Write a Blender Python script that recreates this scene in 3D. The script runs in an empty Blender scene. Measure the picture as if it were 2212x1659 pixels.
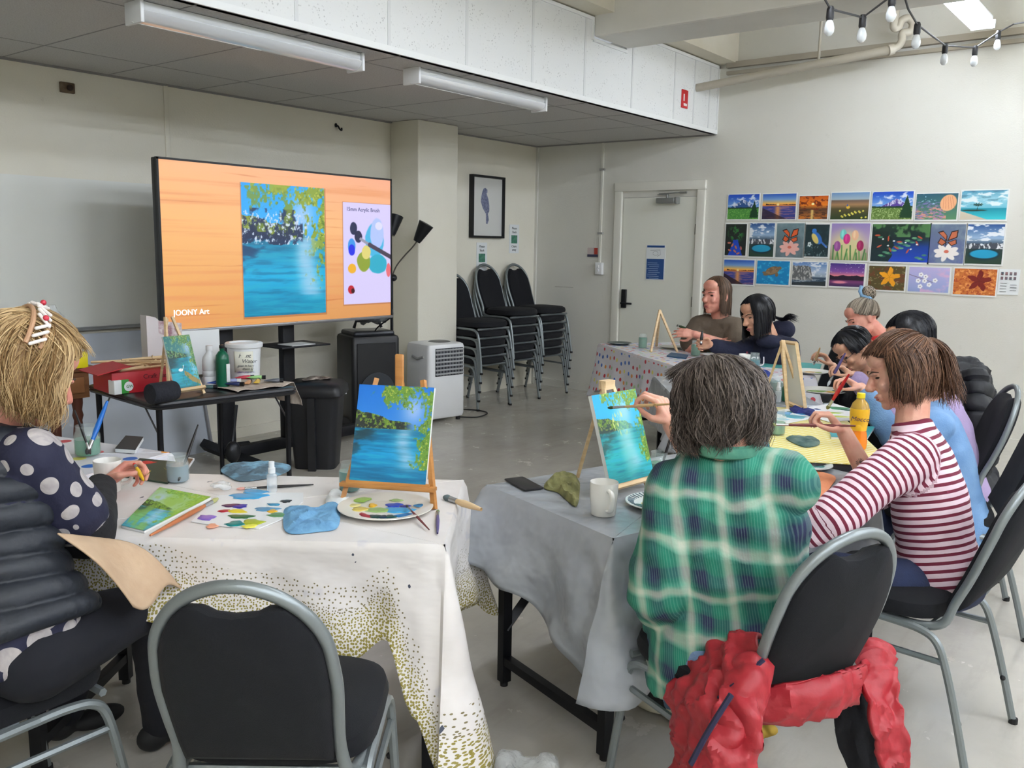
import bpy, math, random
import numpy as np
from mathutils import Vector, Matrix
PI = math.pi
SC = bpy.context.scene
COL = SC.collection
# ---------------------------------------------------------------- camera, world, exposure
W_, H_, F_ = 2212, 1659, 1900.0
CAM = np.array([0, 0, 1.53])
_a, _b, _c = 0.9073037, 0.155758, 0.0180176
FW = np.array([math.sin(_a) * math.cos(_b), math.cos(_a) * math.cos(_b), -math.sin(_b)])
_r = np.array([math.cos(_a), -math.sin(_a), 0]); _u = np.cross(_r, FW)
RT = math.cos(_c) * _r + math.sin(_c) * _u
UP = -math.sin(_c) * _r + math.cos(_c) * _u
cam = bpy.data.cameras.new('camera'); cam_o = bpy.data.objects.new('camera', cam); COL.objects.link(cam_o)
cam.sensor_width = 36; cam.lens = F_ / W_ * 36; cam.clip_start = .05; cam.clip_end = 60
cam_o.matrix_world = Matrix(((RT[0], UP[0], -FW[0], CAM[0]), (RT[1], UP[1], -FW[1], CAM[1]), (RT[2], UP[2], -FW[2], CAM[2]), (0, 0, 0, 1)))
SC.camera = cam_o
SC.view_settings.view_transform = 'Standard'; SC.view_settings.look = 'None'
SC.view_settings.gamma = 1; SC.view_settings.use_curve_mapping = False
SC.view_settings.exposure = 0.80
wd = bpy.data.worlds.new('room_world'); SC.world = wd; wd.use_nodes = True
wd.node_tree.nodes['Background'].inputs[0].default_value = (.9, .95, 1, 1)
wd.node_tree.nodes['Background'].inputs[1].default_value = .25
SC.cycles.max_bounces = 8; SC.cycles.diffuse_bounces = 6; SC.cycles.glossy_bounces = 4; SC.cycles.transparent_max_bounces = 12
SC.cycles.caustics_reflective = False; SC.cycles.caustics_refractive = False
TUBE_E = 46.0        # strength of the lit fluorescent tubes

# where on a real plane a thing seen in the photograph stands
def ray(x, y): return (x - W_ / 2) / F_ * RT - (y - H_ / 2) / F_ * UP + FW
def Z(x, y, z=0.0): d = ray(x, y); return Vector(CAM + (z - CAM[2]) / d[2] * d)
def XP(x, y, X): d = ray(x, y); return Vector(CAM + X / d[0] * d)
def YP(x, y, Y): d = ray(x, y); return Vector(CAM + Y / d[1] * d)
def D(x, y, dep): return Vector(CAM + dep * ray(x, y))
V = Vector
XR, YB, YS, ZC, ZT, ZS = 7.88, 5.87, 3.78, 2.60, 3.21, 3.56   # right wall, back wall, soffit face, low ceiling, soffit top, slab
TZ, TG = .74, .72

# ---------------------------------------------------------------- materials
def lin(c):
    c = [v / 255. for v in c]
    return tuple(v / 12.92 if v <= .04045 else ((v + .055) / 1.055) ** 2.4 for v in c[:3]) + (1.0,)
_M = {}
def mat(name, col=(128, 128, 128), rough=.6, metal=0, col2=None, scale=8, bump=0, bscale=None, trans=0, ior=1.45, emit=0, coat=0, alpha=1, sheen=0, detail=4, stretch=None, ramp=(.35, .65), sss=0, bdist=.01):
    if name in _M: return _M[name]
    m = bpy.data.materials.new(name); m.use_nodes = True; nt = m.node_tree; b = nt.nodes['Principled BSDF']
    I = b.inputs
    I['Base Color'].default_value = lin(col); I['Roughness'].default_value = rough; I['Metallic'].default_value = metal
    if trans: I['Transmission Weight'].default_value = trans; I['IOR'].default_value = ior
    if emit: I['Emission Color'].default_value = lin(col); I['Emission Strength'].default_value = emit
    if coat: I['Coat Weight'].default_value = coat
    if sheen: I['Sheen Weight'].default_value = sheen
    if sss: I['Subsurface Weight'].default_value = sss; I['Subsurface Scale'].default_value = .01
    if alpha < 1: I['Alpha'].default_value = alpha
    if col2 or bump:
        tc = nt.nodes.new('ShaderNodeTexCoord'); mp = nt.nodes.new('ShaderNodeMapping')
        nt.links.new(tc.outputs['Object'], mp.inputs[0])
        if stretch: mp.inputs['Scale'].default_value = stretch
    if col2:
        n = nt.nodes.new('ShaderNodeTexNoise'); n.inputs['Scale'].default_value = scale; n.inputs['Detail'].default_value = detail
        cr = nt.nodes.new('ShaderNodeValToRGB'); cr.color_ramp.elements[0].position = ramp[0]; cr.color_ramp.elements[1].position = ramp[1]
        cr.color_ramp.elements[0].color = lin(col); cr.color_ramp.elements[1].color = lin(col2)
        nt.links.new(mp.outputs[0], n.inputs[0]); nt.links.new(n.outputs[0], cr.inputs[0]); nt.links.new(cr.outputs[0], I['Base Color'])
    if bump:
        n = nt.nodes.new('ShaderNodeTexNoise'); n.inputs['Scale'].default_value = bscale or scale; n.inputs['Detail'].default_value = 3
        bp = nt.nodes.new('ShaderNodeBump'); bp.inputs['Strength'].default_value = bump; bp.inputs['Distance'].default_value = bdist
        nt.links.new(mp.outputs[0], n.inputs[0]); nt.links.new(n.outputs[0], bp.inputs['Height']); nt.links.new(bp.outputs[0], I['Normal'])
    _M[name] = m
    return m
class NT:                                   # small node-graph writer
    def __init__(s, name, rough=.6):
        s.m = bpy.data.materials.new(name); s.m.use_nodes = True; s.t = s.m.node_tree; s.b = s.t.nodes['Principled BSDF']
        s.b.inputs['Roughness'].default_value = rough; _M[name] = s.m
    def n(s, typ, **k):
        x = s.t.nodes.new('ShaderNode' + typ)
        for a, v in k.items(): setattr(x, a, v)
        return x
    def l(s, a, b): s.t.links.new(a, b)
    def val(s, sock, v):
        if hasattr(v, 'links') or isinstance(v, bpy.types.NodeSocket): s.l(v, sock)
        else: sock.default_value = v
    def math(s, op, a, b=0.0, c=None, clamp=False):
        x = s.n('Math', operation=op); x.use_clamp = clamp
        s.val(x.inputs[0], a); s.val(x.inputs[1], b)
        if c is not None: s.val(x.inputs[2], c)
        return x.outputs[0]
    def mix(s, f, a, b):
        x = s.n('Mix', data_type='RGBA'); s.val(x.inputs[0], f)
        s.val(x.inputs[6], a if not isinstance(a, tuple) else a); s.val(x.inputs[7], b)
        return x.outputs[2]
    def attr(s, name): return s.n('Attribute', attribute_name=name)
    def coord(s, out='Object', scale=None, rot=None):
        tc = s.n('TexCoord'); mp = s.n('Mapping'); s.l(tc.outputs[out], mp.inputs[0])
        if scale: mp.inputs['Scale'].default_value = scale
        if rot: mp.inputs['Rotation'].default_value = rot
        return mp.outputs[0]
    def noise(s, vec, scale, detail=3, rough=.5):
        x = s.n('TexNoise'); x.inputs['Scale'].default_value = scale; x.inputs['Detail'].default_value = detail; x.inputs['Roughness'].default_value = rough
        s.l(vec, x.inputs[0]); return x.outputs[0]
    def ramp(s, fac, stops, const=False):
        x = s.n('ValToRGB'); e = x.color_ramp.elements
        if const: x.color_ramp.interpolation = 'CONSTANT'
        while len(e) < len(stops): e.new(.5)
        for el, (p, c) in zip(e, stops): el.position = p; el.color = c if len(c) == 4 else lin(c)
        s.val(x.inputs[0], fac); return x.outputs[0]
    def bump(s, h, strength=.3, dist=.01):
        x = s.n('Bump'); x.inputs['Strength'].default_value = strength; x.inputs['Distance'].default_value = dist
        s.l(h, x.inputs['Height']); s.l(x.outputs[0], s.b.inputs['Normal'])
    def base(s, c): s.l(c, s.b.inputs['Base Color'])

# ---------------------------------------------------------------- mesh building
def frame(d, up=V((0, 0, 1))):
    d = V(d).normalized(); up = V(up)
    if abs(d.dot(up)) > .97 * up.length: up = V((0, 1, 0)) if abs(d.y) < .9 else V((1, 0, 0))
    x = d.cross(up).normalized(); return x, x.cross(d).normalized(), d   # right, up, dir
def cr(pts, n=6, closed=False):             # smooth curve through points
    P = [V(p) for p in pts]; out = []; m = len(P)
    rng = range(m if closed else m - 1)
    for i in rng:
        if closed: a, b, c, d = P[i - 1], P[i], P[(i + 1) % m], P[(i + 2) % m]
        else: a, b, c, d = P[max(i - 1, 0)], P[i], P[i + 1], P[min(i + 2, m - 1)]
        for k in range(n):
            t = k / n
            out.append(.5 * ((2 * b) + (c - a) * t + (2 * a - 5 * b + 4 * c - d) * t * t + (3 * b - a - 3 * c + d) * t ** 3))
    if not closed: out.append(P[-1])
    return out
ORG = {}
class MB:
    def __init__(s): s.v = []; s.f = []; s.uv = None
    def add(s, vs, fs):
        o = len(s.v); s.v += [tuple(p) for p in vs]; s.f += [tuple(i + o for i in f) for f in fs]; return s
    def box(s, c, size, rz=0, M=None, bev=0):
        hx, hy, hz = [a / 2 for a in size]; R = M or Matrix.Rotation(rz, 3, 'Z')
        if bev <= 0:
            pts = [V((x, y, z)) for z in (-hz, hz) for x, y in ((-hx, -hy), (hx, -hy), (hx, hy), (-hx, hy))]
            return s.add([V(c) + R @ p for p in pts], [(3, 2, 1, 0), (4, 5, 6, 7), (0, 1, 5, 4), (1, 2, 6, 5), (2, 3, 7, 6), (3, 0, 4, 7)])
        b = min(bev, hx * .98, hy * .98, hz * .98); rings = []
        def ring(ix, z):
            x, y = hx - ix, hy - ix; q = []
            rr = max(b - ix, b * .3)
            for (sx, sy, a0) in ((1, 1, 0), (-1, 1, 90), (-1, -1, 180), (1, -1, 270)):
                for a in (0, 30, 60, 90):
                    t = math.radians(a0 + a); q.append(V((sx * (x - rr) + rr * math.cos(t), sy * (y - rr) + rr * math.sin(t), z)))
            return q
        for ix, z in ((b, -hz), (b * .3, -hz + b * .3), (0, -hz + b), (0, hz - b), (b * .3, hz - b * .3), (b, hz)): rings.append([V(c) + R @ p for p in ring(ix, z)])
        return s.rings(rings, True, True)
    def rings(s, rings, cap0=True, cap1=True, closed=True):
        n = len(rings[0]); vs = [p for r in rings for p in r]; fs = []
        for i in range(len(rings) - 1):
            for j in range(n if closed else n - 1):
                k = (j + 1) % n; fs.append((i * n + j, i * n + k, (i + 1) * n + k, (i + 1) * n + j))
        if cap0: fs.append(tuple(range(n - 1, -1, -1)))
        if cap1: o = (len(rings) - 1) * n; fs.append(tuple(range(o, o + n)))
        return s.add(vs, fs)
    def cyl(s, p0, p1, r0, r1=None, n=12, caps=True):
        r1 = r0 if r1 is None else r1; x, y, d = frame(V(p1) - V(p0))
        return s.rings([[V(p) + r * (math.cos(t) * y + math.sin(t) * x) * 1 for t in [-2 * PI * k / n for k in range(n)]] for p, r in ((p0, r0), (p1, r1))], caps, caps)
    def tube(s, pts, r, n=8, flat=1, caps=True, up=None):
        pts = [V(p) for p in pts]; m = len(pts); rs = r if isinstance(r, (list, tuple)) else [r] * m; R = []; pu = V(up) if up else V((0, 0, 1))
        for i, p in enumerate(pts):
            d = pts[min(i + 1, m - 1)] - pts[max(i - 1, 0)]
            if d.length < 1e-9: d = V((0, 0, 1))
            d.normalize()
            if abs(d.dot(pu)) > .98: pu = V((0, 1, 0)) if abs(d.y) < .9 else V((1, 0, 0))
            x = d.cross(pu).normalized(); y = x.cross(d).normalized()
            if not up: pu = y
            R.append([p + rs[i] * (math.cos(t) * x * flat + math.sin(t) * y) for t in [2 * PI * k / n for k in range(n)]])
        return s.rings(R, caps, caps)
    def lathe(s, prof, c=(0, 0, 0), n=24, ax=(0, 0, 1), closed=False):
        x, y, d = frame(ax, (0, 1, 0)); c = V(c)
        return s.rings([[c + d * z + r * (math.cos(t) * x + math.sin(t) * y) for t in [-2 * PI * k / n for k in range(n)]] for r, z in prof], prof[0][0] > 1e-4, prof[-1][0] > 1e-4)
    def ell(s, c, r, M=None, n=16, m=10):
        if isinstance(r, (int, float)): r = (r, r, r)
        M = M or Matrix.Identity(3); R = []
        for i in range(m + 1):
            a = -PI / 2 + PI * i / m; a = max(min(a, PI / 2 - .02), -PI / 2 + .02)
            R.append([V(c) + M @ V((r[0] * math.cos(a) * math.cos(t), r[1] * math.cos(a) * math.sin(t), r[2] * math.sin(a))) for t in [2 * PI * k / n for k in range(n)]])
        return s.rings(R)
    def cone(s, p0, p1, r0, r1, n=12):      # limb: a cone with round ends
        p0, p1 = V(p0), V(p1); d = p1 - p0
        if d.length < 1e-5: return s.ell(p0, max(r0, r1))
        x, y, d = frame(d); R = []
        for p, r, lo, hi in ((p0, r0, -88, 0), (p1, r1, 0, 88)):
            for k in range(5):
                a = math.radians(lo + (hi - lo) * k / 4)
                R.append([p + d * (r * math.sin(a)) + r * math.cos(a) * (math.cos(t) * y - math.sin(t) * x) * 1 for t in [-2 * PI * k2 / n for k2 in range(n)]])
        return s.rings([list(reversed(q)) for q in R])
    def poly(s, pts, thick, nrm):           # flat outline with real thickness
        n = len(pts); a = [V(p) for p in pts]; b = [p - V(nrm).normalized() * thick for p in a]
        return s.add(a + b, [tuple(range(n)), tuple(range(2 * n - 1, n - 1, -1))] + [(i, i + n, (i + 1) % n + n, (i + 1) % n) for i in range(n)])
    def grid(s, fn, nu, nv):
        vs = [fn(i / nu, j / nv) for j in range(nv + 1) for i in range(nu + 1)]; w = nu + 1
        return s.add(vs, [(j * w + i, j * w + i + 1, (j + 1) * w + i + 1, (j + 1) * w + i) for j in range(nv) for i in range(nu)])
    def build(s, name, m, parent=None, smooth=True, solid=0, sub=0, local=False):
        me = bpy.data.meshes.new(name); vs = s.v
        if parent is not None and not local and parent.name in ORG:
            inv = ORG[parent.name].inverted(); vs = [inv @ V(p) for p in vs]
        me.from_pydata([tuple(p) for p in vs], [], s.f); me.update()
        if smooth:
            me.polygons.foreach_set('use_smooth', [True] * len(me.polygons))
            try: me.set_sharp_from_angle(angle=math.radians(42))
            except Exception: pass
        o = bpy.data.objects.new(name, me); COL.objects.link(o)
        if m: me.materials.append(m)
        if parent is not None:
            o.parent = parent
            if parent.name in ORG: ORG[o.name] = ORG[parent.name]
        if solid: md = o.modifiers.new('s', 'SOLIDIFY'); md.thickness = solid; md.offset = 0
        if sub: md = o.modifiers.new('u', 'SUBSURF'); md.levels = sub; md.render_levels = sub
        return o
def tag(o, label, cat, group=None, kind=None):
    o['label'] = label; o['category'] = cat
    if group: o['group'] = group
    if kind: o['kind'] = kind
    return o
def struct(name, mb, m, **k):
    o = mb.build(name, m, **k); o['kind'] = 'structure'; return o
def thing(name, label, cat, loc=(0, 0, 0), rz=0, group=None):
    o = bpy.data.objects.new(name, None); COL.objects.link(o); o.empty_display_size = .05
    o.location = V(loc); o.rotation_euler = (0, 0, rz); tag(o, label, cat, group)
    ORG[o.name] = Matrix.Translation(V(loc)) @ Matrix.Rotation(rz, 4, 'Z')
    return o
def dup(root, loc=None, rz=0, label=None, group=None, parent=None):
    c = root.copy(); COL.objects.link(c)
    if parent is not None: c.parent = parent
    else:
        c.location = V(loc); c.rotation_euler = (0, 0, rz)
        if label: c['label'] = label
        if group: c['group'] = group
    for ch in list(root.children): dup(ch, parent=c)
    return c
def text(s, size, m, parent, origin, xdir, ydir, name='lettering', ext=.0006, align='LEFT', shear=0, font=None):
    cu = bpy.data.curves.new(name, 'FONT'); cu.body = s; cu.size = size; cu.extrude = ext; cu.align_x = align; cu.shear = shear; cu.resolution_u = 3
    tmp = bpy.data.objects.new('t', cu); COL.objects.link(tmp)
    dg = bpy.context.evaluated_depsgraph_get(); me = bpy.data.meshes.new_from_object(tmp.evaluated_get(dg)); bpy.data.objects.remove(tmp)
    x = V(xdir).normalized(); y = V(ydir).normalized(); z = x.cross(y)
    M = Matrix(((x[0], y[0], z[0], origin[0]), (x[1], y[1], z[1], origin[1]), (x[2], y[2], z[2], origin[2]), (0, 0, 0, 1)))
    if parent is not None and parent.name in ORG: M = ORG[parent.name].inverted() @ M
    me.transform(M); me.materials.clear(); me.materials.append(m)
    o = bpy.data.objects.new(name, me); COL.objects.link(o); o.parent = parent
    return o
def remesh(mb, vox, smooth=3, fac=.5):      # one continuous skin over overlapping volumes
    me = bpy.data.meshes.new('r'); me.from_pydata([tuple(p) for p in mb.v], [], mb.f)
    o = bpy.data.objects.new('r', me); COL.objects.link(o)
    md = o.modifiers.new('r', 'REMESH'); md.mode = 'VOXEL'; md.voxel_size = vox; md.adaptivity = 0
    if smooth: s = o.modifiers.new('s', 'SMOOTH'); s.factor = fac; s.iterations = smooth
    dg = bpy.context.evaluated_depsgraph_get(); m2 = bpy.data.meshes.new_from_object(o.evaluated_get(dg))
    bpy.data.objects.remove(o); bpy.data.meshes.remove(me)
    return m2
def mesh_np(me):
    a = np.empty(len(me.vertices) * 3, np.float32); me.vertices.foreach_get('co', a); a = a.reshape(-1, 3).astype(float)
    n = np.empty(len(me.vertices) * 3, np.float32); me.vertices.foreach_get('normal', n); return a, n.reshape(-1, 3).astype(float)
def set_np(me, a): me.vertices.foreach_set('co', a.astype(np.float32).ravel()); me.update()
def attach(me, name, m, parent, smooth=True):
    if parent is not None and parent.name in ORG: me.transform(ORG[parent.name].inverted())
    me.materials.clear(); me.materials.append(m); me.name = name
    if smooth: me.polygons.foreach_set('use_smooth', [True] * len(me.polygons))
    o = bpy.data.objects.new(name, me); COL.objects.link(o); o.parent = parent
    if parent is not None and parent.name in ORG: ORG[o.name] = ORG[parent.name]
    return o
_rs = np.random.RandomState(7); _K = _rs.normal(size=(24, 3)); _K /= np.linalg.norm(_K, axis=1)[:, None]; _PH = _rs.uniform(0, 6.28, 24)
def snoise(p, f=10., seed=0, n=8):           # smooth 3D noise, about -1..1
    o = np.zeros(len(p))
    for i in range(n):
        k = _K[(i * 5 + seed) % 24] * f * (1 + .45 * ((i * 7 + seed) % 5)); o += np.sin(p @ k + _PH[(i * 3 + seed) % 24] + 1.7 * np.sin(p @ _K[(i + seed + 3) % 24] * f * .7 + _PH[i]))
    return o / n * 1.6
def setattr_vec(me, name, arr):
    a = me.attributes.new(name, 'FLOAT_VECTOR', 'POINT'); a.data.foreach_set('vector', arr.astype(np.float32).ravel())
# ================================================================ THE ROOM
def wallmat(name, c1, c2, c3):
    t = NT(name, .75); v = t.coord()
    a = t.noise(v, 1.1, 4); b = t.noise(v, 14, 5, .7)
    t.base(t.mix(t.ramp(b, [(.62, (0, 0, 0)), (.8, (255, 255, 255))]), t.ramp(a, [(.35, c1), (.65, c2)]), lin(c3))); t.bump(t.noise(v, 90, 3), .12); return t.m
m_wall = wallmat('cream_wall_paint', (224, 220, 205), (229, 226, 213), (218, 214, 200))
m_wall_r = wallmat('pale_wall_paint', (212, 211, 203), (217, 216, 209), (206, 205, 197))
m_trim = mat('gloss_trim_paint', (222, 221, 212), .35)
m_slab = mat('slab_paint', (196, 188, 168), .8, col2=(205, 198, 180), scale=2, bump=.2, bscale=40)
t = NT('worn_floor_vinyl', .42); v = t.coord(); big = t.noise(v, .9, 5, .6); sm = t.noise(v, 5, 7, .7); st = t.noise(t.coord(scale=(1.2, 5, 1)), 2.2, 6, .65)
c = t.ramp(big, [(.3, (178, 174, 165)), (.5, (187, 183, 174)), (.72, (166, 161, 153))])
c = t.mix(t.ramp(sm, [(.5, (0, 0, 0)), (.8, (80, 80, 80))]), c, lin((203, 198, 188)))
c = t.mix(t.ramp(st, [(.52, (0, 0, 0)), (.72, (150, 150, 150))]), c, lin((150, 142, 134)))
t.base(c); t.bump(t.noise(v, 30, 4), .08); t.l(t.ramp(sm, [(.3, (95, 95, 95)), (.7, (150, 150, 150))]), t.b.inputs['Roughness']); m_floor = t.m
t = NT('mineral_ceiling_tile', .85); v = t.coord(); t.base(t.ramp(t.noise(v, 120, 3, .7), [(.35, (170, 168, 166)), (.5, (192, 191, 189))])); t.bump(t.noise(v, 160, 3), .25); m_tile = t.m
t = NT('speckled_soffit_board', .8); v = t.coord(); w = t.n('TexVoronoi'); w.inputs['Scale'].default_value = 55; t.l(v, w.inputs[0])
sp = t.math('MULTIPLY', t.ramp(w.outputs['Distance'], [(.16, (255, 255, 255)), (.3, (0, 0, 0))]), t.ramp(t.noise(v, 9, 3), [(.45, (0, 0, 0)), (.6, (255, 255, 255))]))
t.base(t.mix(sp, lin((222, 224, 224)), lin((186, 188, 188)))); m_soff = t.m
XL, YF = -2.4, -7.5        # left and front walls, behind the photographer
struct('floor', MB().box(((XL + XR) / 2, (YF + YB) / 2, -.05), (XR - XL + .4, YB - YF + .4, .1)), m_floor, smooth=False)
struct('wall_back', MB().box(((XL + XR) / 2, YB + .06, ZS / 2), (XR - XL + .24, .12, ZS)), m_wall, smooth=False)
# right wall with the doorway
y0, y1, zd = 3.93, 4.77, 2.035
b = MB(); b.box((XR + .06, (YF + y0) / 2, ZS / 2), (.12, y0 - YF, ZS)); b.box((XR + .06, (y1 + YB + .12) / 2, ZS / 2), (.12, YB + .12 - y1, ZS)); b.box((XR + .06, (y0 + y1) / 2, (zd + ZS) / 2), (.12, y1 - y0, ZS - zd))
struct('wall_right', b, m_wall_r, smooth=False)
struct('wall_left', MB().box((XL - .06, (YF + YB) / 2, ZS / 2), (.12, YB - YF, ZS)), m_wall, smooth=False)
struct('wall_front', MB().box(((XL + XR) / 2, YF - .06, ZS / 2), (XR - XL + .24, .12, ZS)), m_wall_r, smooth=False)
struct('ceiling', MB().box(((XL + XR) / 2, (YF + YS) / 2 + .1, ZS + .06), (XR - XL + .24, YS - YF + .4, .12)), m_slab, smooth=False)
# pier beside the picture
struct('wall_pier', MB().box((5.94, (5.52 + YB) / 2, ZC / 2), (.52, YB - 5.52, ZC), bev=.012), m_wall, smooth=True)
# low suspended ceiling: tiles and T bars
struct('ceiling_low', MB().box(((XL + XR) / 2, (YS + YB) / 2, ZC + .02), (XR - XL, YB - YS - .002, .04)), m_tile, smooth=False)
b = MB(); gx, gy = .655, 1.2; x_ = Z(610 / 1.843, 260 / 1.843, ZC).x; yl = Z(610 / 1.843, 260 / 1.843, ZC).y
xs = [x_ + k * gx for k in range(-8, 7) if XL < x_ + k * gx < XR - .03]
for x in xs: b.box((x, (YS + YB) / 2, ZC + .0005), (.008, YB - YS - .03, .004))
for y in (yl, yl - gy): b.box(((XL + XR) / 2, y, ZC + .0005), (XR - XL - .02, .008, .004))
m_grid = mat('ceiling_grid', (140, 139, 138), .6)
struct('trim_ceiling_grid', b, m_grid, smooth=False)
struct('trim_wall_angle', MB().box(((XL + XR) / 2, YB - .012, ZC - .006), (XR - XL, .024, .012)).box((XR - .012, (YS + YB) / 2, ZC - .006), (.024, YB - YS, .012)), m_grid, smooth=False)
# soffit face with joints, cut round the beam
bx0, bx1 = 5.735, 6.22     # the deep beam seen above
b = MB(); fx = [XL, 3.067, 3.653, 4.317, 4.996, 5.69, 6.335, 7.004, 7.39, 7.656, XR]
js = [XP(0, 0, 1)] and [YP(640, 40, YS).x, YP(840, 60, YS).x, YP(1008, 90, YS).x, YP(1150, 130, YS).x, YP(1263, 150, YS).x, YP(1366, 160, YS).x, YP(1457, 190, YS).x, YP(1500, 190, YS).x, YP(1533, 200, YS).x]
b = MB(); b.box(((XL + bx0) / 2, YS + .02, (ZC + ZT) / 2), (bx0 - XL, .04, ZT - ZC)); b.box(((bx0 + bx1) / 2, YS + .02, (ZC + 3.06) / 2), (bx1 - bx0, .04, 3.06 - ZC)); b.box(((bx1 + XR) / 2, YS + .02, (ZC + ZT) / 2), (XR - bx1, .04, ZT - ZC))
struct('wall_soffit', b, m_soff, smooth=False)
b = MB()
for x in js:
    top = 3.055 if bx0 < x < bx1 else 3.2
    b.box((x, YS - .002, (ZC + top) / 2), (.022, .004, top - ZC - .03))
struct('trim_soffit_joint', b, mat('joint_strip', (212, 214, 215), .6), smooth=False)
b = MB(); b.box(((XL + XR) / 2, YS - .006, ZC + .016), (XR - XL, .014, .034)); b.box(((XL + bx0) / 2, YS - .006, ZT - .012), (bx0 - XL, .012, .024)); b.box((bx0 - .012, YS - .006, (ZT + 3.05) / 2), (.024, .0122, ZT - 3.05)); b.box(((bx0 + bx1) / 2, YS - .006, 3.05), (bx1 - bx0, .012, .024)); b.box(((bx1 + XR) / 2, YS - .006, ZT - .012), (XR - bx1, .012, .024)); b.box((XR - .008, YS - .006, (ZC + ZT) / 2), (.016, .012, ZT - ZC))
struct('trim_soffit_edge', b, mat('white_edge_trim', (228, 230, 230), .5), smooth=False)
# concrete downstands: one along the soffit, one crossing the room
m_beam = mat('painted_concrete', (208, 202, 184), .8, col2=(214, 209, 194), scale=3, bump=.15, bscale=30)
struct('trim_downstand', MB().box(((XL + XR) / 2, YS - .02, (ZT + ZS) / 2 + .005), (XR - XL, .32, ZS - ZT - .01)), m_beam, smooth=False)
struct('trim_cross_beam', MB().box(((bx0 + bx1) / 2, (YF + YS) / 2 - .0, (3.07 + ZS) / 2), (bx1 - bx0, YS - YF - .01, ZS - 3.07), bev=.02), mat('painted_beam', (206, 204, 196), .75, col2=(212, 210, 203), scale=3), smooth=True)
struct('trim_cross_beam.001', MB().box((2.0, (YF + YS) / 2 - .0, (3.07 + ZS) / 2), (.48, YS - YF - .01, ZS - 3.07), bev=.02), m_beam, smooth=True)
# wall strips, cornice trunking, skirting crack
for nm, px, y in (('trim_1', 357, 200), ('trim_2', 849, 300)):
    p = YP(px, y, YB); struct(nm, MB().box((p.x, YB - .006, ZC / 2), (.035, .014, ZC - .02), bev=.004), m_wall)
struct('trim_corner', MB().box((XR - .01, YB - .014, ZC / 2), (.02, .028, ZC - .02)), m_wall_r, smooth=False)
m_trunk = mat('grey_trunking', (165, 158, 144), .6)
struct('trim_trunking', MB().box((XR - .025, (YF + YS) / 2, 3.205), (.05, YS - YF - .18, .05)).box((XR - .02, (YF + YS) / 2, 3.135), (.04, YS - YF - .18, .03)), m_trunk, smooth=False)
struct('baseboard_right', MB().box((XR - .009, (YF + y0) / 2 - .04, .04), (.018, y0 - YF - .1, .08)).box((XR - .009, (y1 + YB) / 2 + .04, .04), (.018, YB - y1 - .12, .08)), m_wall_r, smooth=False)
struct('baseboard_back', MB().box(((XL + 5.68) / 2, YB - .009, .04), (5.66 - XL, .018, .08)), m_wall, smooth=False)
# ---------------------------------------------------------------- the door
dr = bpy.data.objects.new('door_1', None); COL.objects.link(dr); dr['kind'] = 'structure'; dr.location = (XR, y0, 0); ORG['door_1'] = Matrix.Translation(V((XR, y0, 0)))
MB().box((XR + .02, (y0 + y1) / 2, zd / 2), (.04, y1 - y0 - .012, zd - .014)).build('door_leaf', mat('door_paint', (226, 227, 217), .45), dr, smooth=False)
b = MB()
for y in (y0 - .04, y1 + .04): b.box((XR - .012, y, zd / 2 + .03), (.03, .085, zd + .06), bev=.006)
b.box((XR - .014, (y0 + y1) / 2, zd + .105), (.034, y1 - y0 + .17, .09), bev=.006)
for y, s in ((y0 + .008, 1), (y1 - .008, 1)): b.box((XR + .03, y, zd / 2), (.06, .016, zd))
b.build('door_frame', m_trim, dr)
m_blk = mat('matt_black_metal', (26, 28, 32), .4, .3)
hp = XP(1349, 645, XR)
h = MB(); h.box((XR - .014, hp.y, hp.z), (.026, .055, .19), bev=.005); h.cyl((XR - .03, hp.y, hp.z - .045), (XR - .06, hp.y, hp.z - .045), .011); h.box((XR - .062, hp.y - .055, hp.z - .045), (.016, .13, .02), bev=.004)
h.build('door_handle', m_blk, dr)
cl = XP(1445, 434, XR); ms = mat('closer_silver', (142, 144, 142), .4, .5)
h = MB(); h.box((XR - .05, cl.y, cl.z + .0), (.07, .2, .052), bev=.008); h.box((XR - .05, cl.y - .115, cl.z), (.066, .03, .062), bev=.004)
h.build('door_closer', ms, dr)
h = MB(); h.cyl((XR - .055, cl.y - .01, cl.z + .02), (XR - .055, cl.y - .01, cl.z + .06), .014); h.box((XR - .06, cl.y + .035, cl.z + .058), (.02, .12, .008), bev=.002); h.tube([(XR - .06, cl.y + .08, cl.z + .066), (XR - .06, cl.y - .2, cl.z + .075)], .006); h.box((XR - .035, cl.y - .17, cl.z + .075), (.02, .07, .02))
h.build('closer_arm', ms, dr)
for z in (1.72, 1.02, .3):
    MB().box((XR - .004, y0 + .004, z), (.02, .02, .1)).build('hinge', mat('hinge_steel', (120, 120, 112), .4, .8), dr, smooth=False)
# ---------------------------------------------------------------- lights
m_tubeon = mat('lit_tube', (234, 241, 252), .5, emit=TUBE_E)
m_white = mat('white_enamel', (225, 228, 230), .35)
m_diff = mat('prismatic_diffuser', (222, 225, 228), .22, trans=.35)
def batten_lit(x0, x1, y, z, label, group=None):
    r = thing('fluorescent_light', label, 'light', ((x0 + x1) / 2, y, z), group=group)
    MB().box(((x0 + x1) / 2, y, z - .025), (x1 - x0, .12, .05), bev=.006).build('housing', m_white, r)
    for s in (-1, 1): MB().cyl((x0 + .02, y + s * .062, z - .075), (x1 - .02, y + s * .062, z - .075), .016, n=10).build('tube', m_tubeon, r)
    for x in (x0 + .012, x1 - .012): MB().box((x, y, z - .06), (.02, .16, .06), bev=.004).build('lamp_holder', m_white, r)
    return r
batten_lit(5.85, 7.32, 1.47, 3.22, 'lit twin-tube fluorescent batten over the painting wall end of the room')
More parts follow.
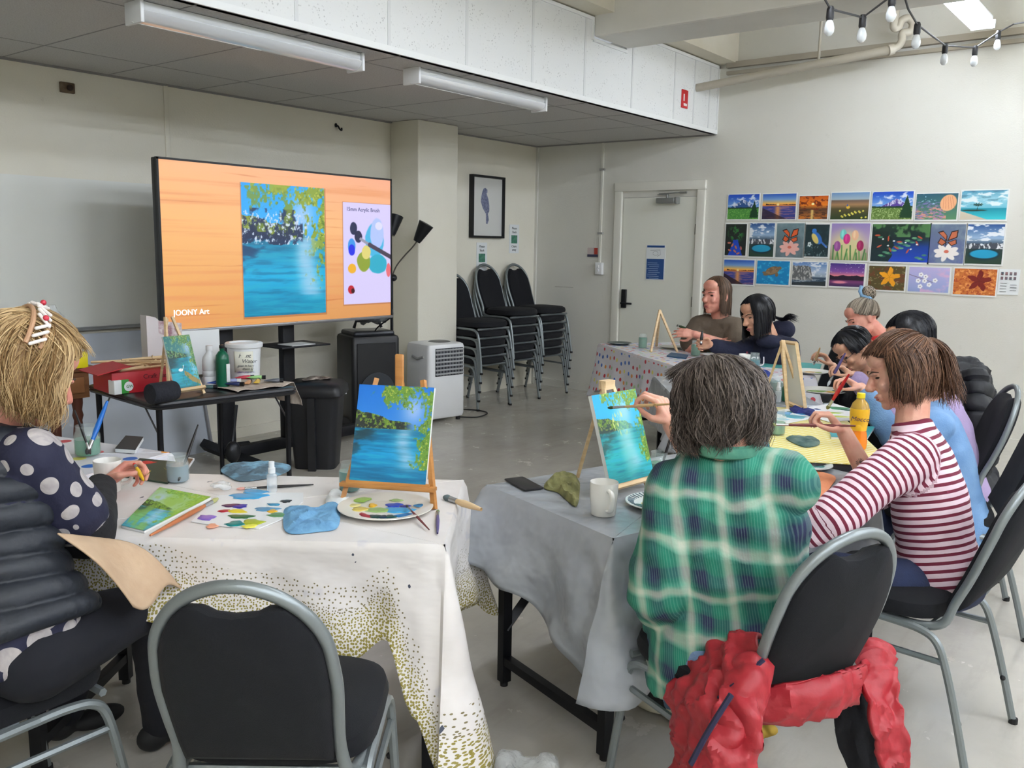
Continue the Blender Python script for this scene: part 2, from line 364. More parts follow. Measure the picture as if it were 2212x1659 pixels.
for (x0, x1, y) in [(2.6, 4.05, 1.3)] + [(a_, a_ + 1.45, b_) for b_ in (-.7, -2.4, -4.1) for a_ in (-2.0, .2, 2.5, 6.3)]:  # unseen battens, added outside the view to brighten room and back wall
    batten_lit(x0, x1, y, 3.22, 'unseen lit twin-tube fluorescent batten added on the slab outside the view', 'unseen fluorescent battens added to brighten the room')
# the unlit pair under the low ceiling
def batten_off(pa, pb, label):
    a, c2 = Z(*pa, ZC - .02), Z(*pb, ZC - .02); y = 3.98; x0, x1 = a.x, c2.x
    r = thing('fluorescent_fitting', label, 'light', ((x0 + x1) / 2, y, ZC))
    MB().box(((x0 + x1) / 2, y, ZC - .022), (x1 - x0, .1, .04), bev=.004).build('housing', m_white, r)
    b = MB(); R = []
    for x in (x0 + .015, x1 - .015): R.append([V((x, y + .065 * math.cos(a_), ZC - .045 - .05 * math.sin(a_))) for a_ in [PI * k / 12 for k in range(13)]])
    b.rings(R, True, True); b.build('diffuser', m_diff, r)
    for x in (x0 + .005, x1 - .005): MB().box((x, y, ZC - .05), (.018, .14, .1), bev=.004).build('end_cap', m_white, r)
    MB().box((x0 + .34, y, ZC - .094), (.7, .012, .003)).build('tube', mat('faint_tube', (250, 252, 255), .1), r)
batten_off((207, 35), (693, 138), 'unlit fluorescent fitting under the low ceiling nearer the left edge')
batten_off((808, 165), (1101, 225), 'unlit fluorescent fitting under the low ceiling nearer the door')
# ---------------------------------------------------------------- pipes and string lights
m_pipe = mat('painted_pipe', (176, 170, 156), .5)
r = thing('drain_pipe', 'cream painted waste pipe running from the soffit to a looped trap', 'pipe', tuple(D(1505, 190, 8.4)))
pa = YP(1505, 190, YS); z_ = pa.z
pb = XP(1925, 107, 7.55); pb.z = max(pb.z, z_ + .02)
MB().cyl(pa, pb, .035, n=16).build('long_pipe', m_pipe, r)
d_ = float((np.array(pb) - CAM) @ FW)
pts = [pb, D(1940, 100, d_), D(1948, 88, d_), D(1950, 72, d_), D(1966, 68, d_), D(1972, 52, d_), D(1962, 40, d_), D(1948, 44, d_), D(1940, 60, d_), D(1931, 78 - 20, d_), D(1933, 35, d_), D(1938, 0, d_), D(1940, -60, d_)]
MB().tube(cr(pts, 6), .03, n=12).build('trap_loop', m_pipe, r)
MB().cyl(D(1918, 109, d_), D(1930, 106, d_), .042, n=14).build('collar', m_pipe, r)
b = MB(); hp = D(1768, 136, float((np.array(pa.lerp(pb, .6)) - CAM) @ FW)); b.cyl(hp, (hp.x, hp.y, ZS), .012); b.build('hanger_rod', m_pipe, r)
m_bulb = mat('frosted_bulb', (228, 234, 238), .15, trans=.25); m_sock = mat('black_socket', (20, 20, 24), .5); m_cord = mat('string_cord', (60, 60, 62), .6)
bl = [(1797, 38, 4.1, 1), (1867, 55, 4.35, 1), (1931, 8, 4.1, 1), (1985, 70, 4.6, 1), (2045, 112, 5.6, 1), (2110, 116, 5.8, 1), (2160, 82, 6.2, 1)]
gp = 'frosted festoon bulbs on the string'
sr = thing('festoon_string', 'black wire of the festoon string looping under the slab', 'string lights', tuple(D(1867, 40, 4.35)))
def top(q): x, y, d, _ = q; return D(x - 3, y - 18 * 4.2 / d, d)
path = [D(1778, -8, 4.0)] + [top(bl[0]), top(bl[1]), top(bl[2]) + V((0, 0, .0))]
path2 = [D(1950, -20, 4.2), D(1962, 20, 4.35), top(bl[3]), D(2010, 75, 5.1), top(bl[4]), top(bl[5]), top(bl[6]), D(2190, 52, 6.2), D(2230, 45, 6.1)]
for q in (path, path2): MB().tube(q, .0055, n=6).build('cord', m_cord, sr)
bulb0 = None
names = ['leftmost festoon bulb hanging beside the concrete beam', 'second festoon bulb, hanging lowest left of the looped pipe', 'festoon bulb hanging right in front of the looped pipe top', 'greyish festoon bulb just right of the looped pipe', 'festoon bulb below the lit tube, left of a close pair', 'festoon bulb below the lit tube, right of a close pair', 'rightmost and smallest festoon bulb near the photo edge']
for i, q in enumerate(bl):
    if bulb0 is None:
        bulb0 = thing('festoon_bulb', names[0], 'bulb', (0, 0, 0), group=gp)
        MB().lathe([(0, .012), (.012, .012), (.017, .0), (.018, -.04), (.015, -.05), (0, -.05)], n=14).build('socket', m_sock, bulb0)
        MB().lathe([(0.012, -.05), (.018, -.062), (.0235, -.085), (.022, -.104), (.012, -.118), (0, -.121)], n=16).build('globe', m_bulb, bulb0)
        bulb0.location = top(q)
    else: dup(bulb0, top(q), 0, names[i])
# ---------------------------------------------------------------- wall fixtures
p = YP(143, 190, YB); r = thing('wall_bracket', 'small rusty metal bracket high on the back wall', 'bracket', p)
MB().box((p.x, YB - .012, p.z), (.09, .024, .065), bev=.004).build('plate', mat('rust_plate', (120, 104, 84), .6, .3, col2=(90, 70, 55), scale=30), r)
MB().ell((p.x + .01, YB - .03, p.z), (.02, .014, .02)).build('stud', mat('dark_rust', (50, 32, 24), .6), r)
p = YP(725, 276, YB); tag(MB().tube(cr([(p.x, YB, p.z + .02), (p.x, YB - .03, p.z + .012), (p.x + .005, YB - .045, p.z - .012), (p.x + .03, YB - .04, p.z - .02), (p.x + .035, YB - .035, p.z)], 5), .007).ell((p.x, YB - .006, p.z + .02), (.014, .006, .018)).build('coat_hook', m_blk), 'small black hook on the back wall above the screen', 'hook')
p = YP(1478, 214, YS); r = thing('alarm_sign', 'small red sign on the white soffit board', 'sign', (p.x, YS - .004, p.z))
MB().box((p.x, YS - .004, p.z), (.115, .008, .155), bev=.002).build('panel', mat('sign_red', (196, 34, 40), .4), r)
MB().box((p.x - .022, YS - .0095, p.z + .01), (.02, .003, .06)).box((p.x + .006, YS - .0095, p.z - .048), (.06, .003, .02)).build('lettering', mat('sign_white', (235, 225, 225), .5), r, smooth=False)
# switch conduit, switch, small notice
p1, p2 = XP(1313, 308, XR), XP(1298, 568, XR)
r = thing('switch_conduit', 'thin white conduit dropping from the low ceiling to the light switch', 'conduit', p2)
MB().box((XR - .009, p2.y + .01, (ZC + p2.z) / 2), (.018, .022, ZC - p2.z)).build('conduit', m_trim, r)
for y in (366, 504): q = XP(1308, y, XR); MB().box((XR - .012, p2.y + .01, q.z), (.026, .06, .02)).build('saddle', mat('saddle_grey', (150, 150, 148), .5), r, smooth=False)
p = XP(1297, 580, XR); r = thing('light_switch', 'white surface-mounted light switch left of the door', 'switch', (XR, p.y, p.z))
MB().box((XR - .02, p.y, p.z), (.04, .085, .125), bev=.004).build('switch_box', mat('switch_white', (232, 234, 236), .35), r)
MB().box((XR - .043, p.y + .005, p.z + .02), (.01, .02, .03), bev=.002).build('rocker', m_white, r)
MB().cyl((XR - .04, p.y + .008, p.z - .02), (XR - .052, p.y + .008, p.z - .02), .016).build('dimmer_knob', m_white, r)
p = XP(1281, 545, XR); r = thing('wall_notice', 'small white red and navy notice beside the switch conduit', 'notice', (XR - .002, p.y, p.z))
MB().box((XR - .003, p.y, p.z), (.006, .13, .095)).build('card', mat('card_pink', (196, 182, 180), .5), r, smooth=False)
MB().box((XR - .0075, p.y, p.z - .035), (.003, .13, .026)).build('navy_band', mat('band_navy', (56, 58, 84), .5), r, smooth=False)
MB().box((XR - .0078, p.y - .04, p.z + .012), (.003, .04, .065)).build('red_square', mat('sq_red', (176, 62, 48), .5), r, smooth=False)
# scratch on the wall
q = [XP(1199, 619, XR), XP(1220, 620, XR), XP(1238, 621, XR)]; tag(MB().tube([V((XR - .001, a.y, a.z)) for a in q], .002, n=5).build('wall_scratch', mat('scratch', (130, 126, 116), .8)), 'thin dark scratch on the wall right of the stacked chairs', 'scratch')
# framed bird picture
P4 = [YP(1014, 376, YB), YP(1083, 380, YB), YP(1083, 515, YB), YP(1012, 512, YB)]
x0, x1, z0, z1 = 6.76, 7.285, 1.60, 2.215
r = thing('framed_picture', 'tall black-framed print of a blue-grey bird', 'picture', ((x0 + x1) / 2, YB, (z0 + z1) / 2))
z0, z1, x0, x1 = YP(1012, 513, YB).z, YP(1014, 376, YB).z, YP(1013, 445, YB).x, YP(1083, 445, YB).x
b = MB(); w = .022; dp = .05
b.box((x0 + w / 2, YB - dp / 2, (z0 + z1) / 2), (w, dp, z1 - z0)); b.box((x1 - w / 2, YB - dp / 2, (z0 + z1) / 2), (w, dp, z1 - z0)); b.box(((x0 + x1) / 2, YB - dp / 2, z0 + w / 2), (x1 - x0 - 2 * w, dp, w)); b.box(((x0 + x1) / 2, YB - dp / 2, z1 - w / 2), (x1 - x0 - 2 * w, dp, w))
b.build('frame', m_blk, r, smooth=False)
MB().box(((x0 + x1) / 2, YB - .02, (z0 + z1) / 2), (x1 - x0 - 2 * w, .01, z1 - z0 - 2 * w)).build('print_sheet', mat('print_paper', (214, 215, 212), .25, coat=.4), r, smooth=False)
def A(px, py): q = YP(px, py, YB - .026); return V((q.x, YB - .026, q.z))
out = [A(*q) for q in ((1049, 406), (1053, 410), (1053, 416), (1051, 418), (1055, 430), (1057, 445), (1057, 456), (1054, 462), (1056, 475), (1053, 484), (1050, 483), (1050, 462), (1043, 450), (1039, 436), (1040, 424), (1042, 414), (1045, 407))]
MB().poly(out, .003, (0, -1, 0)).build('bird', mat('bird_blue', (92, 98, 128), .6, col2=(128, 134, 160), scale=60), r, smooth=False)
# chair-stacking notices and the door poster
m_paper = mat('white_paper', (224, 228, 230), .5); m_ink = mat('dark_ink', (60, 66, 72), .6)
def notice(px, py, label, words_, pic=True):
    c_ = YP(px, py, YB); r = thing('paper_notice', label, 'notice', (c_.x, YB, c_.z), group='chair stacking notices on the back wall')
    MB().box((c_.x, YB - .0035, c_.z), (.165, .003, .30)).build('sheet', m_paper, r, smooth=False)
    MB().box((c_.x, YB - .006, c_.z - .005), (.1, .003, .085)).build('green_photo', mat('notice_green', (44, 104, 88), .5, col2=(80, 140, 116), scale=40), r, smooth=False)
    for i, (s_, z) in enumerate(words_): text(s_, .034, m_ink, r, (c_.x, YB - .006, c_.z + z), (1, 0, 0), (0, 0, 1), align='CENTER')
notice(1110, 516, 'paper notice with a green photo, right of the bird picture', [('Please', .1), ('Stack', .06), ('Chairs', -.09), ('away', -.125)])
notice(1040, 556, 'paper notice with a green photo, under the bird picture behind the chairs', [('Please', .1), ('Stack', .06), ('Chairs', -.09)])
p = XP(1416, 567, XR); r = thing('door_poster', 'blue and white fire-plan poster taped to the door', 'poster', (XR, p.y, p.z))
MB().box((XR - .0025, p.y, p.z), (.003, .215, .35)).build('sheet', m_paper, r, smooth=False)
MB().box((XR - .0052, p.y, p.z - .065), (.002, .195, .2)).build('blue_print', mat('poster_blue', (36, 76, 136), .5), r, smooth=False)
MB().box((XR - .0052, p.y, p.z + .158), (.002, .195, .02)).build('blue_header', _M['poster_blue'], r, smooth=False)
b = MB()
for i in range(9): b.box((XR - .0068, p.y + .03 - (i % 3) * .01, p.z + .015 - i * .019 - .02), (.001, .11 + .02 * (i % 2), .005))
b.build('small_print', mat('poster_text', (150, 172, 205), .5), r, smooth=False)
b = MB(); b.tube([(XR - .0065, p.y + .06, p.z + .12), (XR - .0065, p.y - .05, p.z + .125), (XR - .0065, p.y - .055, p.z + .08), (XR - .0065, p.y - .02, p.z + .06)], .0012, n=4); b.tube([(XR - .0065, p.y + .03 * math.cos(a), p.z + .09 + .02 * math.sin(a)) for a in [k * .5 for k in range(13)]], .001, n=4)
b.build('floor_plan', m_ink, r)
# whiteboard behind the helpers' table
zb0, zb1 = .945, 1.91; xw = 3.40
r = thing('wall_whiteboard', 'large grey-lit whiteboard on the back wall left of the screen', 'whiteboard', (1.4, YB, 1.4))
MB().box(((XL + .2 + xw) / 2, YB - .012, (zb0 + zb1) / 2), (xw - XL - .2, .018, zb1 - zb0)).build('panel', mat('whiteboard_gloss', (224, 226, 220), .28), r, smooth=False)
MB().box(((XL + .2 + xw) / 2, YB - .03, zb0 - .01), (xw - XL - .2, .06, .022), bev=.004).build('pen_rail', mat('rail_alu', (170, 174, 176), .35, .6), r)
r = thing('leaning_board', 'pale blue-white board leaning under the whiteboard behind the card table', 'board', (2.9, 5.8, 0))
xa, xb = 1.75, 3.62
MB().add([(xa, 5.62, .0), (xb, 5.62, 0), (xb, 5.83, .90), (xa, 5.83, .90), (xa, 5.64, .0), (xb, 5.64, 0), (xb, 5.85, .90), (xa, 5.85, .90)], [(0, 1, 2, 3), (7, 6, 5, 4), (0, 4, 5, 1), (1, 5, 6, 2), (2, 6, 7, 3), (3, 7, 4, 0)]).build('board_face', mat('pale_board', (196, 204, 216), .4), r, smooth=False)
MB().tube([(xb, 5.615, .0), (xb, 5.825, .91)], .014, n=6).build('edge_frame', mat('edge_alu', (150, 152, 158), .4, .5), r)
# ================================================================ PAINTED SURFACES (colour per grid point)
def _h(i, j, s):
    n = (i.astype(np.int64) * 374761393 + j.astype(np.int64) * 668265263 + s * 974634777) & 0x7fffffff
    n = ((n ^ (n >> 13)) * 1274126177) & 0x7fffffff
    return ((n ^ (n >> 16)) & 0xffff) / 65535.
def vn(x, y, s):
    i = np.floor(x).astype(int); j = np.floor(y).astype(int); u = x - i; v = y - j; u = u * u * (3 - 2 * u); v = v * v * (3 - 2 * v)
    return (_h(i, j, s) * (1 - u) + _h(i + 1, j, s) * u) * (1 - v) + (_h(i, j + 1, s) * (1 - u) + _h(i + 1, j + 1, s) * u) * v
def fb(x, y, fx, fy=None, s=1, o=4):
    fy = fy or fx; r = 0; a = 1; t = 0
    for k in range(o): r = r + a * vn(x * fx * 2 ** k, y * fy * 2 ** k, s + k * 7); t += a; a *= .55
    return r / t
def ss(a, b, x): t = np.clip((x - a) / (b - a), 0, 1); return t * t * (3 - 2 * t)
class Pt:
    def __init__(s, nx, ny):
        s.x, s.y = np.meshgrid(np.linspace(0, 1, nx + 1), np.linspace(0, 1, ny + 1)); s.c = np.ones(s.x.shape + (3,)) * 128.; s.asp = nx / ny
    def fill(s, c): s.c[:] = c; return s
    def put(s, m, c, a=1):
        m = np.clip(m, 0, 1)[..., None] * a; s.c = s.c * (1 - m) + np.array(c, float) * m; return s
    def vgrad(s, stops, y=None):
        y = s.y if y is None else y; ps = [p for p, _ in stops]
        for k in range(3): s.c[..., k] = np.interp(y, ps, [c[k] for _, c in stops])
        return s
    def E(s, cx, cy, rx, ry, soft=.15, rot=0, wob=0, seed=3):
        dx, dy = (s.x - cx) * s.asp, (s.y - cy); a = math.radians(rot); X = dx * math.cos(a) + dy * math.sin(a); Y = -dx * math.sin(a) + dy * math.cos(a)
        d = np.sqrt((X / (rx * s.asp)) ** 2 + (Y / ry) ** 2)
        if wob: d = d + wob * (fb(s.x, s.y, 12, 12, seed) - .5)
        return 1 - ss(1 - soft, 1 + soft, d)
    def L(s, x0, y0, x1, y1, w, soft=.4):
        dx, dy = (x1 - x0), (y1 - y0); t = np.clip(((s.x - x0) * dx + (s.y - y0) * dy) / (dx * dx + dy * dy + 1e-9), 0, 1)
        d = np.hypot((s.x - x0 - t * dx) * s.asp, s.y - y0 - t * dy); return 1 - ss(w * (1 - soft), w * (1 + soft), d)
    def poly(s, pts):
        m = np.zeros(s.x.shape, bool); n = len(pts)
        for i in range(n):
            (x0, y0), (x1, y1) = pts[i], pts[(i + 1) % n]
            if y0 == y1: continue
            m ^= ((y0 > s.y) != (y1 > s.y)) & (s.x < (x1 - x0) * (s.y - y0) / (y1 - y0) + x0)
        return m.astype(float)
def river(nx, ny, seed=0, sky=(0, 120, 220), wat=(0, 130, 170), hor=.37, glow=.75, green=(110, 150, 30), dark=(22, 50, 46), white=.3, hills=True, streak=.62, fol=1.0, x0=0.):
    p = Pt(nx, ny); x, y = p.x + seed * 1.7, p.y + seed * .9
    p.vgrad([(0, sky), (hor, tuple(min(255, c * .9 + 30) for c in sky)), (hor + .01, tuple(c * .85 for c in wat)), (.7, tuple(min(255, c * 1.12 + 6) for c in wat)), (1, tuple(c * .85 for c in wat))])
    g = np.exp(-(((p.x - glow) / .16) ** 2 + ((p.y - hor * .55) / .16) ** 2)); p.put(g, (180, 205, 245), .8)
    band = fb(x, y, 3, 40, 5 + seed); p.put((p.y > hor) * ss(.52, .7, band), (40, 175, 205), .5); p.put((p.y > hor) * ss(.5, .25, band), (0, 80, 120), .4)
    st = np.exp(-((p.x - streak - .05 * np.sin(p.y * 9)) / (.06 + .1 * p.y)) ** 2) * (p.y > hor) * (1 - ss(.8, .92, p.y)); p.put(st * (.4 + .8 * fb(x, y, 5, 50, 9)), (190, 215, 235), .75)
    if hills:
        e = hor - .2 + .16 * p.x + .06 * fb(x, y, 7, 7, 11); m = (p.y > e) * (p.y < hor + .012) * (1 - ss(.62, .8, p.x))
        p.put(m, dark); p.put(m * ss(.45, .6, fb(x, y, 30, 30, 12)) * (p.y < e + .1), green, .9); p.put(m * ss(.6, .68, fb(x, y, 45, 45, 19)), (170, 185, 70), .7)
    r = (p.y > hor) * (p.y < hor + .3) * (1 - ss(.2, .5, p.x + (p.y - hor))) * ss(.35, .6, fb(x, y, 6, 20, 15)); p.put(r, dark, .7)
    f = fb(x, y, 7, 7, 21) * .7 + fb(x, y, 34, 30, 22) * .5
    top_ = (1 - ss(.05, .3, p.y)) * ss(.12, .32, p.x) * 1.0
    rt = ss(.66, .98, p.x) * (1 - ss(.78, .88, p.y)) * .9
    m = ss(.62, .72, f + .3 * (np.maximum(top_, rt) - .45) * fol - .02) * (np.maximum(top_, rt) > .12); p.put(m, green, .95)
    p.put(m * ss(.6, .68, fb(x, y, 50, 50, 31)), (196, 200, 80), .8); p.put(m * ss(.6, .68, fb(x, y, 40, 40, 33)), (60, 100, 30), .6)
    return p
def slin(c): c = np.clip(c, 0, 255) / 255.; return np.where(c <= .04045, c / 12.92, ((c + .055) / 1.055) ** 2.4)
_pm = {}
def painted_mat(kind='paint'):
    if kind in _pm: return _pm[kind]
    t = NT('painted_' + kind, .42 if kind == 'paint' else .25); a = t.attr('paint').outputs['Color']
    if kind == 'screen':
        t.b.inputs['Base Color'].default_value = (.01, .01, .01, 1); t.l(a, t.b.inputs['Emission Color']); t.b.inputs['Emission Strength'].default_value = SCREEN_E; t.b.inputs['Roughness'].default_value = .3
    else: t.base(a)
    _pm[kind] = t.m; return t.m
def paint_on(P, TL, TR, BR, BL, name, parent, kind='paint', bow=0):
    ny, nx = P.c.shape[0] - 1, P.c.shape[1] - 1; TL, TR, BR, BL = V(TL), V(TR), V(BR), V(BL); nrm = (TR - TL).cross(BL - TL).normalized() * -1
    def f(i, j): return (TL * (1 - i) + TR * i) * (1 - j) + (BL * (1 - i) + BR * i) * j + nrm * (bow * math.sin(PI * i))
    mb = MB().grid(f, nx, ny); mb.f = [q[::-1] for q in mb.f]
    o = mb.build(name, painted_mat(kind), parent, smooth=False)
    at = o.data.color_attributes.new('paint', 'FLOAT_COLOR', 'POINT'); c = slin(P.c).reshape(-1, 3); at.data.foreach_set('color', np.hstack([c, np.ones((len(c), 1))]).astype(np.float32).ravel())
    return o
m_canvas_edge = mat('primed_canvas', (226, 228, 226), .7)
def canvas_board(BL, BR, h, upv, P, label, th=.012, nm='canvas_painting', edge=None, cat='painting', group=None):
    BL, BR, upv = V(BL), V(BR), V(upv).normalized(); x = (BR - BL).normalized(); upv = (upv - x * upv.dot(x)).normalized(); n = x.cross(upv).normalized()
    TL, TR = BL + upv * h, BR + upv * h
    r = thing(nm, label, cat, (BL + BR) / 2, group=group)
    MB().poly([TL, BL, BR, TR], th, n).build('board', edge or m_canvas_edge, r, smooth=False)
    if P is not None: paint_on(P, TL + n * .0012, TR + n * .0012, BR + n * .0012, BL + n * .0012, 'painted_face', r)
    return r, n
# ---------------- the rows of small paintings on the right wall
def mountain(p, purple=False):
    p.vgrad([(0, (20, 70, 190)), (.5, (120, 170, 230))]); c = fb(p.x, p.y, 5, 6, 3); p.put(ss(.52, .68, c) * (p.y < .45), (235, 240, 250), .9)
    pk, top = (.6, .22) if purple else (.5, .17); e = top + np.abs(p.x - pk) * .8 + .05 * fb(p.x, p.y, 14, 14, 5); m = (p.y > e) * (p.y < .62)
    p.put(m, (84, 58, 150) if purple else (40, 80, 140)); p.put(m * (p.y < e + .15) * ss(.45, .6, fb(p.x, p.y, 30, 12, 8)), (230, 230, 245), .9)
    p.put(p.y > .5 + .05 * fb(p.x, p.y, 9, 9, 6), (20, 60, 40)); g = p.y > .58; p.put(g, (70, 140, 60) if not purple else (90, 120, 50)); p.put(g * ss(.55, .65, fb(p.x, p.y, 40, 40, 9)), (190, 210, 150) if purple else (130, 190, 90), .8)
    cx = .86; w = (p.y - .12 if purple else p.y - .25) * .22; p.put((np.abs(p.x - cx) < np.maximum(w, 0) * (.7 + .6 * fb(p.x, p.y, 3, 40, 4))) * (p.y < .95), (14, 60, 34))
def sunset(p, s=0):
    p.vgrad([(0, (40, 90, 190)), (.22, (120, 160, 210)), (.38, (250, 190, 90)), (.46, (240, 140, 60)), (.5, (60, 70, 150)), (1, (50, 60, 130))])
    p.put((p.y > .36 + .1 * fb(p.x, p.y, 9, 3, 2)) * (p.y < .44) * (p.x > .1), (70, 40, 30)); p.put((p.y > .5) * np.exp(-((p.x - .47) / .08) ** 2), (240, 160, 80), .9)
    p.put((p.y > .5) * ss(.55, .65, fb(p.x, p.y, 4, 30, 6)), (190, 130, 130), .6); p.put(p.E(.47, .42, .04, .05), (255, 230, 150)); p.put(p.y > .55 + .6 * p.x * (1 + .1 * s), (46, 26, 34), .85 if s else .7)
def autumn(p):
    p.vgrad([(0, (200, 90, 20)), (.4, (230, 130, 30)), (.6, (90, 60, 40)), (1, (210, 120, 40))]); p.put(ss(.5, .62, fb(p.x, p.y, 10, 10, 4)) * (p.y < .62), (110, 36, 14), .9)
    p.put(ss(.5, .6, fb(p.x, p.y, 8, 24, 5)) * (p.y > .55), (70, 40, 30), .8); p.put(p.E(.48, .35, .05, .05), (255, 240, 170)); p.put(np.exp(-((p.x - .47) / .05) ** 2) * (p.y > .6), (250, 220, 130), .8)
def field(p):
    p.vgrad([(0, (110, 150, 200)), (.25, (170, 190, 200)), (.3, (110, 90, 80)), (.45, (170, 130, 90)), (.6, (90, 80, 50)), (1, (40, 60, 30))])
    for i in range(16): p.put(p.E(.25 + .72 * ((i * .37) % 1), .68 + .28 * ((i * .61) % 1), .025, .035), (220, 210, 90))
    p.put(p.E(.46, .55, .05, .06), (220, 180, 60)); p.put(p.E(.44, .48, .02, .04), (50, 90, 180))
def jelly(p):
    p.vgrad([(0, (40, 90, 110)), (1, (90, 140, 100))]); p.put(ss(.5, .6, fb(p.x + p.y, p.y - p.x * .2, 6, 24, 3)) * ss(.0, .2, p.y - .55 + p.x * .35) * (p.x < .75), (230, 150, 140), .9)
    p.put(ss(.55, .62, fb(p.x + p.y, p.y, 20, 30, 5)) * (p.x < .7) * (p.y > .3), (150, 120, 200), .7); p.put(p.E(.78, .36, .19, .32, .06, 25) * (p.x > .6 - .1 * p.y), (238, 176, 130))
    for k in range(5): p.put(p.L(.66 + k * .05, .12, .66 + k * .07, .58, .006), (200, 110, 80))
    p.put(ss(.7, .75, fb(p.x, p.y, 18, 18, 8)) * (p.x < .5) * (p.y < .4), (170, 210, 230))
def beach(p):
    p.vgrad([(0, (80, 150, 180)), (.3, (150, 205, 220)), (.6, (110, 190, 210)), (.62, (20, 140, 160)), (1, (60, 200, 210))]); c = fb(p.x, p.y, 4, 9, 3); p.put(ss(.5, .62, c) * (p.y < .55), (232, 240, 242), .9); p.put(ss(.42, .3, c) * (p.y < .5), (60, 110, 135), .6)
    p.put(p.y > .7 + .5 * p.x, (206, 196, 176)); p.put(p.E(.3, .68, .28, .03), (30, 60, 50))
    for a in range(9): t = a * .7; p.put(p.L(.38, .5, .38 + .1 * math.cos(t), .5 + .09 * math.sin(t) * .6 - .02, .012), (16, 60, 50))
    p.put(p.L(.38, .5, .36, .7, .008), (20, 40, 30))
def koi(p, s=0):
    p.vgrad([(0, (24, 50, 34)), (.4, (20, 44, 50)), (.6, (20, 60, 140)), (1, (30, 70, 190))]); g = fb(p.x, p.y, 5, 3, 4 + s); p.put(ss(.5, .6, g) * (p.y < .35), (90, 140, 80), .8)
    p.put((p.x < .25 + .2 * fb(p.x, p.y, 4, 4, 2)) * (p.y > .2), (20, 40, 36), .9)
    for i in range(26): p.put(p.E(.15 + .8 * ((i * .618 + s * .1) % 1), .35 + .6 * ((i * .37) % 1), .045, .025, .2), ((80, 140, 110), (110, 170, 120), (40, 100, 80))[i % 3], .9)
    for i in range(9): p.put(p.E(.1 + .85 * ((i * .41) % 1), .3 + .45 * ((i * .73) % 1), .05, .02, .2, 30 * i), (190, 80, 50))
    for i in range(6): p.put(p.E(.2 + .7 * ((i * .57) % 1), .4 + .3 * ((i * .29) % 1), .018, .018), (230, 235, 235))
def koi2(p):
    p.fill((26, 34, 32)); p.put(ss(.5, .62, fb(p.x, p.y, 9, 9, 3)) * p.E(.5, .3, .35, .25, .4), (50, 130, 60), .9); p.put((np.abs(p.x - .5) < .12 + .5 * np.maximum(p.y - .55, 0)) * (p.y > .5), (20, 70, 190))
    for i in range(7): p.put(p.E(.2 + .7 * ((i * .41) % 1), .6 + .36 * ((i * .73) % 1), .09, .03, .2, 40 * i), (190, 110, 90))
def crater(p, b=0):
    p.vgrad([(0, (40, 80, 140)), (.35, (150, 180, 210)), (.5, (60, 80, 100)), (.62, (40, 60, 60)), (1, (40, 66, 50))]); c = fb(p.x, p.y, 4, 12, 5 + b); p.put(ss(.48, .62, c) * (p.y < .42), (236, 240, 244), .95)
    e = .42 + .12 * fb(p.x, p.y, 12, 3, 8 + b); m = (p.y > e) * (p.y < .62); p.put(m, (70, 76, 86)); p.put(m * ss(.5, .58, fb(p.x, p.y, 22, 12, 9)), (225, 228, 232)); p.put(p.E(.5, .76, .44, .15, .1), (14, 50, 60)); p.put(p.E(.5, .75, .38, .11, .1), (30, 150, 190))
def flutter(p, white=False):
    p.vgrad([(0, (104, 130, 138)), (1, (90, 104, 110))] if not white else [(0, (100, 116, 140)), (1, (90, 100, 150))]); p.put(ss(.45, .7, fb(p.x, p.y, 3, 3, 4)), (130, 150, 160), .6)
    fc = (238, 232, 228) if white else (236, 178, 168)
    for a in range(8): t = a * PI / 4 + .2; p.put(p.E(.5 + .2 * math.cos(t), .72 + .11 * math.sin(t), .17, .065, .12, math.degrees(math.atan2(.55 * math.sin(t), math.cos(t)))), fc)
    p.put(p.E(.5, .7, .07, .04), (214, 110, 90))
    wc = (214, 92, 44) if not white else (190, 104, 70)
    for q, m_ in ((((.50, .44), (.20, .20), (.36, .16), (.50, .30)), 1), (((.50, .44), (.60, .18), (.80, .14), (.78, .34)), 1), (((.50, .46), (.30, .34), (.22, .48), (.36, .56)), .8), (((.50, .46), (.76, .38), (.78, .50), (.62, .56)), .8)):
        p.put(p.poly(q), (44, 22, 20)); cx = sum(a[0] for a in q) / 4; cy = sum(a[1] for a in q) / 4; p.put(p.poly([(cx + (a - cx) * .74, cy + (b - cy) * .74) for a, b in q]), wc)
    p.put(p.L(.45, .42, .47, .54, .012), (40, 22, 20))
def bluebird(p):
    p.fill((26, 48, 54)); p.put(ss(.5, .7, fb(p.x, p.y, 4, 4, 3)), (40, 70, 74), .7); p.put(p.E(.5, .42, .17, .22, .1, -35), (50, 110, 190)); p.put(p.E(.42, .44, .11, .18, .15, -30), (220, 196, 110)); p.put(p.E(.37, .2, .1, .07, .1), (50, 120, 200)); p.put(p.L(.27, .19, .2, .17, .012), (30, 40, 50)); p.put(p.L(.7, .55, .92, .7, .03), (60, 110, 190))
    for i in range(5): p.put(p.E(.2 + .05 * math.cos(i * 1.3), .62 + .05 * math.sin(i * 1.3), .04, .03), (214, 226, 226))
    p.put(ss(.62, .68, fb(p.x, p.y, 16, 16, 8)) * (p.y > .6), (170, 190, 190), .5)
